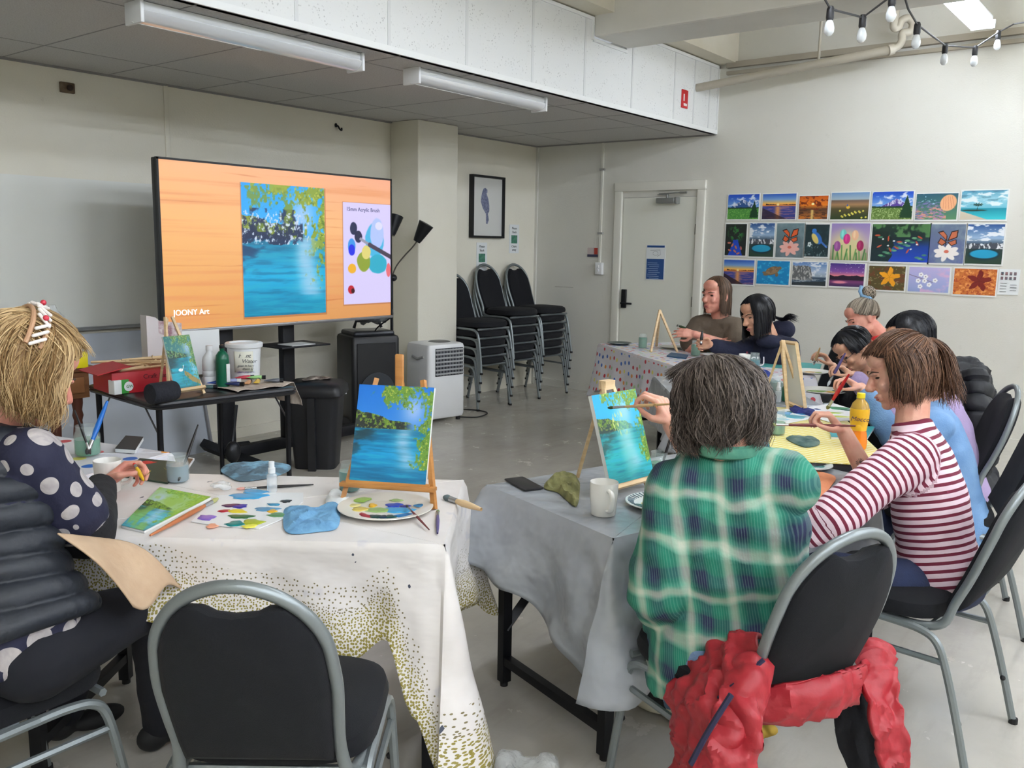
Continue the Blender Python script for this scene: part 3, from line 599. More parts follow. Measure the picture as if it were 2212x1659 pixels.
def tulips(p):
    p.vgrad([(0, (150, 130, 190)), (.5, (190, 170, 190)), (1, (150, 140, 110))]); p.put(p.E(.45, .6, .4, .4, .5), (226, 216, 150), .8)
    for i in range(12): x = .08 + .078 * i; p.put(p.L(x, 1, x + .05 * math.sin(i * 2), .6 + .1 * (i % 3), .018), ((70, 130, 70), (110, 160, 90))[i % 2])
    for cx, cy, c in ((.18, .62, (150, 80, 150)), (.32, .3, (120, 210, 200)), (.42, .42, (206, 50, 130)), (.63, .32, (238, 190, 150)), (.78, .6, (160, 34, 90))): p.put(p.E(cx, cy, .09, .14, .08), c); p.put(p.E(cx - .02, cy - .02, .03, .1, .3), tuple(min(255, v + 40) for v in c), .6)
def turtle(p):
    p.fill((14, 130, 190)); p.put(ss(.55, .68, fb(p.x, p.y, 10, 10, 3)), (70, 190, 225), .7); p.put(p.E(.48, .42, .22, .17, .06, -20), (120, 96, 70)); p.put(ss(.5, .6, fb(p.x, p.y, 14, 14, 6)) * p.E(.48, .42, .2, .15, .1, -20), (160, 130, 96), .8)
    for q in ((.7, .3, .06, .07), (.28, .58, .08, .06), (.62, .58, .05, .09), (.22, .5, .05, .04)): p.put(p.E(*q, .15), (128, 104, 78))
def coast(p):
    p.vgrad([(0, (90, 130, 190)), (.4, (170, 190, 215)), (.62, (150, 165, 180)), (.66, (50, 70, 90)), (1, (70, 90, 105))]); p.put(ss(.5, .6, fb(p.x, p.y, 4, 6, 4)) * (p.y < .6), (230, 234, 240), .9)
    m = (p.y > .1 + .5 * np.maximum(p.x - .45, 0) + .1 * fb(p.x, p.y, 12, 12, 2)) * (p.x < .5 + .15 * p.y) * (p.y < .78); p.put(m, (96, 98, 100)); p.put(m * ss(.5, .62, fb(p.x, p.y, 30, 12, 7)), (190, 190, 186), .9); p.put(ss(.6, .66, fb(p.x, p.y, 6, 40, 8)) * (p.y > .7), (200, 210, 216), .7)
    p.put(p.y > .9 - .1 * p.x, (40, 46, 50), .8)
def dusk(p):
    p.vgrad([(0, (70, 50, 130)), (.35, (130, 80, 160)), (.55, (240, 140, 140)), (.62, (60, 30, 60)), (.8, (120, 60, 110)), (1, (60, 40, 90))]); e = .5 + .1 * np.abs(np.sin(p.x * 8)) * fb(p.x, p.y, 5, 5, 3); p.put((p.y > e) * (p.y < .72), (40, 26, 46)); p.put(p.E(.3, .82, .2, .06, .4), (230, 140, 160)); p.put(ss(.74, .78, fb(p.x, p.y, 26, 26, 5)) * (p.y < .4), (240, 240, 250))
def leaf(p, red=False):
    if red: p.fill((196, 110, 50)); p.put(ss(.5, .62, fb(p.x, p.y, 12, 12, 3)), (232, 160, 90), .9); p.put(ss(.55, .65, fb(p.x, p.y, 20, 20, 5)), (160, 60, 30), .8); c = (120, 30, 24)
    else: p.fill((84, 74, 40)); p.put(ss(.5, .62, fb(p.x, p.y, 8, 8, 3)), (110, 60, 36), .8); p.put(ss(.64, .7, fb(p.x, p.y, 16, 16, 5)), (180, 170, 130), .6); c = (236, 160, 30)
    cx, cy = (.6, .46) if red else (.58, .46); dx, dy = (p.x - cx) * p.asp, p.y - cy; a = np.arctan2(dy, dx); r = np.hypot(dx, dy); lob = .15 + .24 * np.abs(np.cos(a * 2.5 + .5)) ** 2.2 + .05 * np.abs(np.cos(a * 8)); p.put(1 - ss(.95, 1.05, r / lob), c)
    for k in range(5): t = k * 2 * PI / 5 + .2; p.put(p.L(cx, cy, cx + .2 * math.cos(t) / p.asp, cy + .25 * math.sin(t), .006), tuple(v * .75 for v in c))
def blossom(p):
    p.vgrad([(0, (190, 180, 226)), (1, (150, 166, 214))]); p.put(ss(.5, .7, fb(p.x, p.y, 3, 3, 4)) * (p.x > .3), (226, 180, 214), .8)
    p.put(p.L(0, .3, .6, .6, .01), (110, 90, 110))
    for cx, cy in ((.3, .3), (.42, .38), (.24, .55), (.4, .55), (.52, .7), (.66, .52), (.3, .78)):
        for a in range(5): p.put(p.E(cx + .035 * math.cos(a * 1.257), cy + .05 * math.sin(a * 1.257), .03, .045, .15), (246, 246, 250))
        p.put(p.E(cx, cy, .012, .02), (110, 80, 90))
WP = [('mountain', (103, 92, 335, 285), lambda p: mountain(p), 'small painting of a blue mountain over a green meadow, top row'),
 ('sunset', (348, 88, 598, 285), lambda p: sunset(p), 'painting of an orange lake sunset under blue sky, top row'),
 ('autumn', (608, 102, 826, 285), autumn, 'painting of an orange autumn pond at sunset'),
 ('field', (835, 78, 1118, 287), field, 'painting of a brown field with yellow flowers under hazy sky'),
 ('volcano', (1125, 72, 1430, 288), lambda p: mountain(p, True), 'painting of a purple snow-capped mountain and dark fir'),
 ('jelly', (1437, 85, 1748, 290), jelly, 'painting of an orange jellyfish with pink tentacles'),
 ('beach', (1757, 62, 2102, 290), beach, 'painting of a turquoise beach with a palm, top right corner'),
 ('koi2', (85, 303, 245, 543), koi2, 'narrow dark painting of a pond with blue water and koi'),
 ('crater', (256, 297, 443, 552), lambda p: crater(p), 'small painting of a round blue crater lake, left of the pink flower'),
 ('flutter', (446, 297, 655, 558), lambda p: flutter(p), 'painting of an orange butterfly on a pink flower'),
 ('bird', (650, 305, 833, 552), bluebird, 'painting of a blue and yellow bird on a dark ground'),
 ('tulips', (833, 298, 1120, 578), tulips, 'painting of five purple and pink tulips'),
 ('koi', (1122, 302, 1548, 590), koi, 'widest painting, koi and lily pads in a dark blue pond'),
 ('flutter2', (1535, 303, 1800, 600), lambda p: flutter(p, True), 'painting of a brown butterfly on a white flower'),
 ('crater2', (1795, 303, 2075, 605), lambda p: crater(p, 7), 'larger painting of a blue crater lake under clouds, right end of middle row'),
 ('sunset2', (73, 558, 300, 747), lambda p: sunset(p, 1), 'painting of a yellow lake sunset, left end of the bottom row'),
 ('turtle', (308, 565, 552, 748), turtle, 'painting of a brown turtle in bright blue water'),
 ('coast', (560, 573, 815, 757), coast, 'grey painting of a rocky cliff by the sea'),
 ('dusk', (825, 583, 1085, 765), dusk, 'painting of a purple dusk sky over dark hills and water'),
 ('leaf', (1100, 600, 1375, 790), lambda p: leaf(p), 'painting of a yellow maple leaf on a brown ground'),
 ('blossom', (1385, 610, 1690, 805), blossom, 'lilac painting of white blossoms on a branch'),
 ('leaf2', (1705, 620, 2025, 825), lambda p: leaf(p, True), 'painting of a dark red maple leaf on orange leaves')]
K = 3.2917
for nm, (a, b_, c_, d_), fn, lab in WP:
    L, R_ = XP(1540 + a / K, 390 + (b_ + d_) / 2 / K, XR).y, XP(1540 + c_ / K, 390 + (b_ + d_) / 2 / K, XR).y
    T, B_ = XP(1540 + (a + c_) / 2 / K, 390 + b_ / K, XR).z, XP(1540 + (a + c_) / 2 / K, 390 + d_ / K, XR).z
    w, h = L - R_, T - B_; P = Pt(110, max(40, int(110 * h / w))); fn(P)
    r = thing('wall_painting', lab, 'painting', (XR, (L + R_) / 2, (T + B_) / 2), group='small paintings on the pale wall')
    MB().box((XR - .004, (L + R_) / 2, (T + B_) / 2), (.006, w, h)).build('white_backing', m_canvas_edge, r, smooth=False)
    e = .009; x = XR - .0082
    paint_on(P, (x, L - e, T - e), (x, R_ + e, T - e), (x, R_ + e, B_ + e * 1.5), (x, L - e, B_ + e * 1.5), 'picture', r)
p = XP(1540 + 2104 / K, 390 + 722 / K, XR); r = thing('info_sheet', 'white printed class sheet right of the red leaf painting', 'notice', (XR, p.y, p.z))
MB().box((XR - .003, p.y, p.z), (.004, .145, .2)).build('sheet', m_paper, r, smooth=False)
b = MB()
for i in range(4):
    for j in range(2): b.box((XR - .006, p.y + .05 - .03 * i, p.z + .065 - .036 * j), (.002, .018, .024))
b.build('thumbnails', mat('thumb_ink', (70, 90, 104), .6, col2=(150, 110, 110), scale=50), r, smooth=False)
b = MB()
for i in range(7): b.box((XR - .006, p.y + .035 - .07 * (i % 2), p.z - .01 - .011 * i), (.002, .045, .003))
b.build('small_print', m_ink, r, smooth=False)
# ================================================================ BANQUET CHAIRS
m_frame = mat('grey_hammered_frame', (132, 139, 141), .38, .55, bump=.05, bscale=200)
m_fab = mat('navy_black_fabric', (9, 11, 18), .95, bump=.2, bscale=500)
m_fab2 = mat('dark_charcoal_fabric', (18,20,26), .95, bump=.2, bscale=500)
m_rub = mat('black_rubber', (18, 18, 20), .7)
def back_pt(x, z):         # surface of the reclined back
    t = (z - .42) / .48; return V((x, -.20 - .165 * t - .02 * math.sin(PI * min(max(t, 0), 1)) + .03 * (x / .2) ** 2, z))
def make_chair(label, group=None, fab=None):
    fab = fab or m_fab; t = thing('banquet_chair', label, 'chair', group=group)
    b = MB(); R = []
    def outline(s, z): return [V((s * (.225 * math.copysign(abs(math.cos(a)) ** .55, math.cos(a))), .03 + s * .215 * math.copysign(abs(math.sin(a)) ** .55, math.sin(a)), z)) for a in [2 * PI * k / 36 for k in range(36)]]
    for s, z in ((.86, .425), (.98, .432), (1, .45), (.97, .475), (.86, .49), (.5, .497)): R.append(outline(s, z))
    b.rings(R); b.build('seat', fab, t, local=True); W = .865
    # arch of the back
    pts = [(.195, .0, .415), (.19, -.12, .41), (.178, -.19, .43)]
    for z, x in ((.5, .193), (.58, .197), (.66, .202), (.72, .198)): q = back_pt(x * W, z); pts.append((q.x, q.y - 0, q.z))
    for a in (20, 40, 60, 78): A_ = math.radians(a); q = back_pt(.198 * W * math.cos(A_), .72 + .185 * math.sin(A_)); pts.append(tuple(q))
    half = [V(p) for p in pts]; full = half + [back_pt(0, .905)] + [V((-p.x, p.y, p.z)) for p in reversed(half)]
    MB().tube(cr(full, 5), .0135, n=10, flat=1.0).build('back_frame', m_frame, t, local=True)
    # padded backrest with the hand hole left open at the top
    n = 16; ol = []
    for z, x in ((.47, .178), (.52, .183), (.58, .186), (.66, .191), (.72, .187)): ol.append((x, z))
    for a in (14, 28, 42, 54): A_ = math.radians(a); ol.append((.187 * math.cos(A_), .72 + .175 * math.sin(A_)))
    for x, z in ((.075, .862), (.05, .85), (.0, .845)): ol.append((x, z))
    ol = [(x * W, z) for x, z in ol]
    ring = ol + [(-x, z) for x, z in reversed(ol[:-1])]
    cx, cz = 0, .67; R = []
    for s, dy in ((.0001, -.03), (.55, -.03), (.9, -.026), (.985, -.016), (1, 0), (.985, .016), (.93, .032), (.6, .04), (.0001, .042)):
        q = []
        for x, z in ring:
            X, Zz = cx + (x - cx) * s, cz + (z - cz) * s; p = back_pt(X, Zz); q.append(V((p.x, p.y + dy, p.z)))
        R.append(q)
    MB().rings(R, False, False).build('backrest', fab, t, local=True)
    for s in (-1, 1):
        X = .215 * s
        fl = [(X * 1.06, .265, .0), (X * 1.02, .235, .2), (X, .205, .35), (X * .99, .17, .395), (X * .98, .11, .408), (X * .98, .04, .41)]
        rl = [(X * .98, .04, .41), (X * .98, -.06, .41), (X * .98, -.14, .405), (X * .99, -.19, .38), (X * 1.0, -.225, .3), (X * 1.02, -.27, .15), (X * 1.04, -.31, .0)]
        for q, nm in ((fl, 'leg'), (rl, 'leg')):
            l = MB().tube(cr(q, 4), .0125, n=8).build(nm, m_frame, t, local=True)
            e = V(q[0] if q is fl else q[-1]); MB().cyl(e + V((0, 0, -.001)), e + V((0, 0, .018)), .0145, n=8).build('rubber_foot', m_rub, l, local=True)
            MB().ell(V(q[1] if q is fl else q[-2]) + V((-.012 * s, 0, 0)), .009, n=8, m=6).build('bumper', m_rub, l, local=True)
        MB().tube([(X * 1.0, .215, .315), (X * .99, 0, .32), (X * 1.0, -.215, .325)], .0095, n=6).build('side_stretcher', m_frame, t, local=True)
    MB().tube([(-.21, .2, .412), (.21, .2, .412)], .011, n=6).build('seat_rail', m_frame, t, local=True)
    MB().tube([(-.21, -.15, .405), (.21, -.15, .405)], .011, n=6).build('seat_rail', m_frame, t, local=True)
    return t
def face(dx, dy): return math.atan2(-dx, dy)     # rotation that turns +Y to (dx, dy)
gc = 'black and grey banquet chairs around the tables'
chA = make_chair('empty black banquet chair with grey arched frame in the foreground at the white table', gc, m_fab)
# facing directions turn the chair's front
CH = {'A': (1.18, 1.57, face(.78, .62)), 'B': (.78, 2.25, face(.90, .05)), 'C': (2.14, .88, face(.42, .91)), 'D': (2.98, .68, face(.12, .99)), 'F': (4.02, .78, face(-.30, .95)), 'E': (4.62, 1.0, face(-.42, .9)), 'G': (5.25, 1.25, face(-.5, .85)), 'H': (6.62, 2.3, face(-.8, .55)),
      'X': [(6.95, 3.15, face(-.75, .2)), (6.4, 2.72, face(-.9, .3)), (5.75, 1.85, face(-.7, .6))]}
chairs = [('A', CH['A'], None)]
chA.location = V((CH['A'][0], CH['A'][1], 0)); chA.rotation_euler = (0, 0, CH['A'][2])
chB = dup(chA, (CH['B'][0], CH['B'][1], 0), CH['B'][2], 'banquet chair carrying the blonde person in the puffer vest', gc)
chC = dup(chA, (CH['C'][0], CH['C'][1], 0), CH['C'][2], 'banquet chair with a red quilted jacket on it, under the plaid-shirted person', gc)
chD = dup(chA, (CH['D'][0], CH['D'][1], 0), CH['D'][2], 'banquet chair under the person in the striped shirt', gc)
chF = dup(chA, (CH['F'][0], CH['F'][1], 0), CH['F'][2], 'banquet chair at the right photo edge, just beyond the striped top', gc)
chE = dup(chA, (CH['E'][0], CH['E'][1], 0), CH['E'][2], 'banquet chair next to the black puffer coat by the pale wall', gc)
chG = dup(chA, (CH['G'][0], CH['G'][1], 0), CH['G'][2], 'banquet chair hidden under the black puffer coat', gc)
chH = dup(chA, (CH['H'][0], CH['H'][1], 0), CH['H'][2], 'far banquet chair with its hand hole showing beside the navy hoodie', gc)
for k, (x, y, rz) in enumerate(CH['X']): dup(chA, (x, y, 0), rz, ['banquet chair under the person in the brown t-shirt', 'banquet chair under the person in the navy hoodie', 'banquet chair under the person with the red floral top', ][k], gc)
# three stacks against the back wall
gs = 'stacked black banquet chairs by the back wall'
for s, (cx, n, nm) in enumerate(((6.41, 5, 'left'), (6.89, 6, 'middle'), (7.38, 6, 'right'))):
    for k in range(n):
        w = ['bottom', 'second', 'third', 'fourth', 'fifth', 'sixth'][k] + (' and topmost' if k == n - 1 else '') + ' chair'
        dup(chA, (cx + .004 * k, 5.44 + .006 * (n - k), .086 * k), face(-.06, -1), '%s of the %s chair stack by the pier and corner' % (w, nm), gs)

# ================================================================ TABLES AND CLOTHS
m_tleg = mat('black_steel_leg', (16, 17, 22), .45, .4); m_ttop = mat('table_top_laminate', (60, 60, 66), .4)
def work_table(label, c0, ex, ey, Lx, Ly, z, group='folding work tables under cloths'):
    """c0 near-left corner, ex long direction, ey short direction"""
    ex, ey, c0 = V(ex).normalized(), V(ey).normalized(), V((c0[0], c0[1], 0)); mid = c0 + ex * Lx / 2 + ey * Ly / 2
    r = thing('work_table', label, 'table', mid, group=group); rz = math.atan2(ex.y, ex.x)
    MB().box((mid.x, mid.y, z - .017), (Lx - .02, Ly - .02, .026), rz, bev=.004).build('tabletop', m_ttop, r)
    for a in (.04, Lx - .04):
        for b_ in (.05, Ly - .05):
            p = c0 + ex * a + ey * b_; g = MB().box((p.x, p.y, (z - .03) / 2 + .008), (.035, .035, z - .05), rz).build('leg', m_tleg, r, smooth=False)
            MB().cyl((p.x, p.y, .0), (p.x, p.y, .016), .014).build('levelling_foot', m_rub, g)
        p0, p1 = c0 + ex * a + ey * .05, c0 + ex * a + ey * (Ly - .05)
        b = MB(); q = (p0 + p1) / 2; b.box((q.x, q.y, .1), (.03, Ly - .12, .03), rz); b.build('foot_rail', m_tleg, r, smooth=False)
        s = 1 if a < Lx / 2 else -1; p0 = c0 + ex * a + ey * (Ly - .05); p1 = p0 + ex * (.45 * s)
        d = MB().tube([V((p0.x, p0.y, .21)), V((p1.x, p1.y, z - .04))], .021, n=4).build('diagonal_brace', m_tleg, r, smooth=False)
    return r
def interp(pts, s):
    if s <= pts[0][0]: return pts[0][1]
    for (a, x), (b, y) in zip(pts, pts[1:]):
        if s <= b: t = (s - a) / (b - a); t = t * t * (3 - 2 * t); return x + (y - x) * t
    return pts[-1][1]
def tablecloth(name, label, cat, corners, z, hang, m, amp=.012, nper=70, rows=22, seed=1, wig=1.0, flare=.06, group=None, thick=.0012, corner_flare=1.0, crease=0):
    """corners clockwise seen from above; hang = [(s, drop)], s in 0..4 along the edges"""
    C = [V((x, y, 0)) for x, y in corners]; n = len(C)
    SIGN = -1 if sum(C[i - 1].x * C[i].y - C[i].x * C[i - 1].y for i in range(n)) > 0 else 1
    S = []; rnd = random.Random(seed); ph = [rnd.uniform(0, 6.28) for _ in range(6)]
    for e in range(n):
        a, b_ = C[e], C[(e + 1) % n]; d = (b_ - a).normalized(); nr = V((-d.y, d.x, 0)) if SIGN > 0 else V((d.y, -d.x, 0))
        pr = (a - C[e - 1]).normalized(); npv = V((-pr.y, pr.x, 0)) if SIGN > 0 else V((pr.y, -pr.x, 0))
        for k in range(7):
            t = k / 7; q = (npv * (1 - t) + nr * t).normalized(); S.append((a, q, e + (t - .5) * .0001, abs(t - .5) * 2, True, t))
        for k in range(nper): t = (k + .5) / nper; S.append((a + (b_ - a) * t, nr, e + t, 1, False, t))
    vs, fs, uv = [], [], []; cen = sum(C, V((0, 0, 0))) / n; NN = len(S); per = 0; last = None; U = []
    for q in S:
        if last is not None: per += (q[0] - last).length + (.012 if q[4] else 0)
        last = q[0]; U.append(per)
    def row(fn): base = len(vs); vs.extend(fn); return base
    top_rows = [.0, .5, .9]
    rings = []
    for tr in top_rows: rings.append(([cen + (q[0] - cen) * max(tr, .001) + V((0, 0, z + .0015)) for q in S], [(p - z, -1) for p in U]))
    rings.append(([q[0] + V((0, 0, z + .001)) - q[1] * .004 for q in S], [(p, -.0) for p in U]))
    for j in range(1, rows + 1):
        t = j / rows; rw = []; uvr = []
        for i, q in enumerate(S):
            h = interp(hang, q[2] % n); u = U[i]
            wv = (math.sin(u * 13 * wig + ph[0]) * .5 + math.sin(u * 29 * wig + ph[1] + 2 * t) * .35 + math.sin(u * 5 * wig + ph[2]) * .5) * amp * t * (1 + .8 * t)
            cf = max(0, 1 - min(abs((q[2] % 1)), 1 - (q[2] % 1)) * nper / 9) if True else 0
            out = .006 + flare * t * t * .6 + wv + corner_flare * .055 * cf * t
            if crease: out += crease * t * (snoise(np.array([[u * 2, t * h * 3, seed]]), 6, seed)[0])
            zz = z - t * h + .0
            rw.append(q[0] + q[1] * out + V((0, 0, zz - .001))); uvr.append((u, t * h))
        rings.append((rw, uvr))
    mb = MB(); mb.rings([r_[0] for r_ in rings], True, False)
    mb.f = [f[::-1] if SIGN > 0 else f for f in mb.f]
    o = mb.build(name, m, None, smooth=True); me = o.data
    at = me.attributes.new('drape', 'FLOAT_VECTOR', 'POINT'); arr = []
    for k, (pr_, uvr) in enumerate(rings):
        for (p, w) in zip(pr_, uvr): arr.append((p.x, p.y, 0) if k <= 3 else (w[0], w[1], 1))
    # distance up from the hem is what the printed border follows
    at.data.foreach_set('vector', np.array(arr, np.float32).ravel())
    hm = me.attributes.new('hem', 'FLOAT', 'POINT'); hv = []
    for k, (pr_, uvr) in enumerate(rings):
        for i in range(NN): h = interp(hang, S[i][2] % n); hv.append(1.0 if k <= 3 else h * (1 - (k - 3) / rows))
    hm.data.foreach_set('value', np.array(hv, np.float32))
    tag(o, label, cat, group)
    md = o.modifiers.new('s', 'SOLIDIFY'); md.thickness = thick; md.offset = 1
    return o
# cloth materials
def dots_mat():
    t = NT('white_cloth_gold_dots', .38); a = t.attr('drape').outputs['Vector']; hem = t.attr('hem').outputs['Fac']; ob = t.coord()
    def dots(sc, r):
        w = t.n('TexVoronoi', voronoi_dimensions='2D'); w.inputs['Scale'].default_value = sc; w.inputs['Randomness'].default_value = .65; t.l(a, w.inputs[0]); return t.math('LESS_THAN', w.outputs['Distance'], r)
    dens = t.math('SUBTRACT', .30, t.math('MULTIPLY', hem, 1.7)); d1 = dots(120, t.math('MAXIMUM', t.math('ADD', dens, .14), 0)); d2 = t.math('MULTIPLY', dots(70, .17), t.math('LESS_THAN', hem, .19))
    m = t.math('MULTIPLY', t.math('MAXIMUM', t.math('MULTIPLY', d1, t.math('LESS_THAN', hem, .135)), d2), t.math('LESS_THAN', hem, .9))
    base = t.ramp(t.noise(ob, 5, 3), [(.35, (222, 217, 214)), (.65, (232, 228, 226))])
    gold = t.mix(t.math('LESS_THAN', hem, .12), lin((128, 118, 84)), lin((146, 134, 62)))
    c = t.mix(m, base, gold)
    sm = t.noise(ob, 26, 2); sm2 = t.noise(ob, 7, 2)
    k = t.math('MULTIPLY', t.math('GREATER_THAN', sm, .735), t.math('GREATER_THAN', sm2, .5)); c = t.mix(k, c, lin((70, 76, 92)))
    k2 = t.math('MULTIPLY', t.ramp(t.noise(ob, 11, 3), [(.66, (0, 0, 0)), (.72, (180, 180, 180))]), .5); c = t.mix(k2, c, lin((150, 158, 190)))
    t.base(c); t.bump(t.noise(t.coord(scale=(1, 1, 2.2)), 5, 3, .4), .55, .035); t.b.inputs['Transmission Weight'].default_value = 0; return t.m
def polka_mat(nm='white_cloth_polka_dots', sc=14, rr=.21):
    t = NT(nm, .4); a = t.attr('drape').outputs['Vector']; w = t.n('TexVoronoi', voronoi_dimensions='2D'); w.inputs['Scale'].default_value = sc; w.inputs['Randomness'].default_value = .45; t.l(a, w.inputs[0])
    f = t.math('LESS_THAN', w.outputs['Distance'], rr); s = t.n('SeparateColor'); t.l(w.outputs['Color'], s.inputs[0])
    col = t.ramp(s.outputs[0], [(0, (196, 40, 60)), (.3, (40, 100, 190)), (.55, (226, 150, 60)), (.72, (226, 220, 110)), (.86, (160, 200, 150))], True)
    t.base(t.mix(f, lin((214, 214, 222)), col)); t.bump(t.noise(t.coord(), 12, 3), .4, .012); return t.m
m_gold = dots_mat(); m_polka = polka_mat(); m_polka2 = polka_mat('white_cloth_large_dots', 7, .18)
m_greyc = mat('grey_plastic_cloth', (150, 155, 162), .3, col2=(160, 165, 171), scale=4, bump=.8, bscale=6, coat=.35, bdist=.045)
t = NT('yellow_gingham', .5); v = t.coord(rot=(0, 0, .35)); s = t.n('SeparateXYZ'); t.l(v, s.inputs[0])
fx = t.math('GREATER_THAN', t.math('FRACT', t.math('MULTIPLY', s.outputs[0], 38)), .5); fy = t.math('GREATER_THAN', t.math('FRACT', t.math('MULTIPLY', s.outputs[1], 38)), .5)
t.base(t.ramp(t.math('MULTIPLY', t.math('ADD', fx, fy), .5), [(0, (228, 224, 190)), (.4, (222, 210, 132)), (.8, (214, 196, 92))], True)); m_ging = t.m

# white table in the left foreground: near edge runs left from the near-right corner
ex, ey = V((-.60, .80, 0)), V((.80, .60, 0))
wc = V((1.664, 1.516, 0)); Lw, Ww = 1.22, .66
work_table('work table under the white cloth with gold dots', wc + ex * .01 + ey * .01, ex, ey, Lw - .02, Ww - .02, TZ - .004)
q = [wc, wc + ey * Ww, wc + ex * Lw + ey * Ww, wc + ex * Lw]
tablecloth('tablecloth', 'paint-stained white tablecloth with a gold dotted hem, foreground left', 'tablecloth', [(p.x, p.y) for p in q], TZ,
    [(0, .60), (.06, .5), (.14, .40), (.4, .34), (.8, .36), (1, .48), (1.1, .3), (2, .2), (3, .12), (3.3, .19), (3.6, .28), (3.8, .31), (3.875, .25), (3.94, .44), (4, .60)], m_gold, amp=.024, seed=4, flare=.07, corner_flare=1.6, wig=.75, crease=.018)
# grey table
gx_, gy_ = V((.955, -.295, 0)), V((.295, .955, 0)); g0 = V((2.053, 1.234, 0)); Lg, Wg = 1.25, .66
work_table('work table under the grey plastic cloth', g0 + gx_ * .01 + gy_ * .01, gx_, gy_, Lg - .02, Wg - .02, TG - .004)
q = [g0, g0 + gx_ * Lg, g0 + gx_ * Lg + gy_ * Wg, g0 + gy_ * Wg]
tablecloth('tablecloth', 'crumpled grey plastic tablecloth hanging off the table with the white mug', 'tablecloth', [(p.x, p.y) for p in q], TG,
    [(0, .46), (.1, .42), (.3, .35), (.6, .3), (1, .3), (2, .2), (2.8, .3), (3, .24), (3.3, .3), (3.6, .38), (4, .46)], m_greyc, amp=.028, seed=9, flare=.06, corner_flare=1.3, crease=.03, wig=.8)
# yellow gingham table
y0c = V((3.40, .83, 0)); yx, yy = V((.88, .475, 0)), V((-.475, .88, 0)); 
work_table('black-edged work table under yellow gingham oilcloth', y0c, yx, yy, 1.2, .72, TZ)
yc = [y0c, y0c + yx * 1.2, y0c + yx * 1.2 + yy * .72, y0c + yy * .72]
o = MB().box((y0c + yx * .6 + yy * .36 + V((0, 0, TZ + .001))), (1.19, .71, .004), math.atan2(yx.y, yx.x), bev=.0015).build('gingham_oilcloth', m_ging); tag(o, 'yellow and white gingham oilcloth lying flat on its table', 'tablecloth')
# connecting table with grey cloth, then the far polka table
g1 = V((4.55, 1.50, 0)); hx, hy = V((.80, .60, 0)), V((-.60, .80, 0))
work_table('work table joining the gingham table and the far polka-dot table', g1, hx, hy, .95, .75, TZ - .006)
q = [g1, g1 + hx * .95, g1 + hx * .95 + hy * .75, g1 + hy * .75]
tablecloth('tablecloth', 'grey cloth between the gingham and the far polka-dot cloth', 'tablecloth', [(p.x, p.y) for p in q], TZ - .003, [(0, .25), (2, .25), (4, .25)], m_greyc, amp=.012, seed=5)
p0 = V((6.18, 3.926, 0)); px_, py_ = V((-.582, -.813, 0)), V((.813, -.582, 0)); Lp = 1.95
work_table('far work table under the polka-dot cloth', p0 + px_ * .01 + py_ * .01, px_, py_, Lp - .02, .70, TZ - .004)
q = [p0, p0 + py_ * .72, p0 + px_ * Lp + py_ * .72, p0 + px_ * Lp]
tablecloth('tablecloth', 'white cloth with bright polka dots on the far table by the door', 'tablecloth', [(p.x, p.y) for p in q], TZ,
    [(0, .42), (1, .36), (2, .3), (3, .34), (3.4, .34), (3.9, .36), (4, .44)], m_polka, amp=.014, seed=12, wig=.8)
# polka cloth on the table at the left edge
l0 = V((1.757, 3.0, 0)); lx, ly = V((-.25, .968, 0)), V((-.968, -.25, 0))
work_table('work table under the polka-dot cloth behind the blonde person', l0 + lx * .01 + ly * .01, lx, ly, 1.0, .68, TZ - .008)
q = [l0, l0 + lx * 1.02, l0 + lx * 1.02 + ly * .7, l0 + ly * .7]
tablecloth('tablecloth', 'polka-dot cloth on the table behind the blonde person', 'tablecloth', [(p.x, p.y) for p in q], TZ - .002, [(0, .2), (1, .22), (2, .2), (4, .2)], m_polka2, amp=.014, seed=15)
# floor bag and crinkled film
# ================================================================ SCREEN ON ITS STAND
SCREEN_E = .60
YT = 4.97
tl, tr, br, bl = [YP(*q, YT) for q in ((342, 335), (850, 390), (840, 692), (345, 713))]
sx0, sx1, sz1, sz0 = (tl.x + bl.x) / 2, (tr.x + br.x) / 2, (tl.z + tr.z) / 2, (bl.z + br.z) / 2
tv = thing('television', 'very large flat screen showing a lake painting lesson on wood', 'screen', ((sx0 + sx1) / 2, YT, sz0))
MB().box(((sx0 + sx1) / 2, YT + .03, (sz0 + sz1) / 2), (sx1 - sx0, .05, sz1 - sz0), bev=.008).build('casing', m_blk, tv)
b = MB(); w = .013
for c, s in ((((sx0 + sx1) / 2, YT, sz1 - w / 2), (sx1 - sx0, .02, w)), ((sx0 + w / 2, YT, (sz0 + sz1) / 2), (w, .02, sz1 - sz0)), ((sx1 - w / 2, YT, (sz0 + sz1) / 2), (w, .02, sz1 - sz0))): b.box(c, s)
b.build('bezel', m_blk, tv, smooth=False)
MB().box(((sx0 + sx1) / 2, YT - .005, sz0 + .008), (sx1 - sx0, .03, .022), bev=.004).build('lower_trim', mat('tv_silver', (150, 150, 152), .35, .7), tv)
P = Pt(500, 290); x, y = P.x, P.y
gr = fb(x + .01 * np.sin(y * 20), y, 1.2, 26, 3, 5); wv = np.sin((y * 46 + 2.4 * fb(x, y, 2, 3, 8)) * 2.2) * .5 + .5
P.vgrad([(0, (243, 172, 138)), (.35, (247, 185, 130)), (1, (214, 148, 88))]); P.put(1 - x, (248, 184, 96), .45); P.put(ss(.5, .8, gr), (226, 146, 92), .6); P.put(ss(.86, .97, wv * .6 + .45 * fb(x, y, 3, 60, 4)), (196, 112, 62), .6)
def uv(px, py): q = YP(px, py, YT); return (q.x - sx0) / (sx1 - sx0), (sz1 - q.z) / (sz1 - sz0)
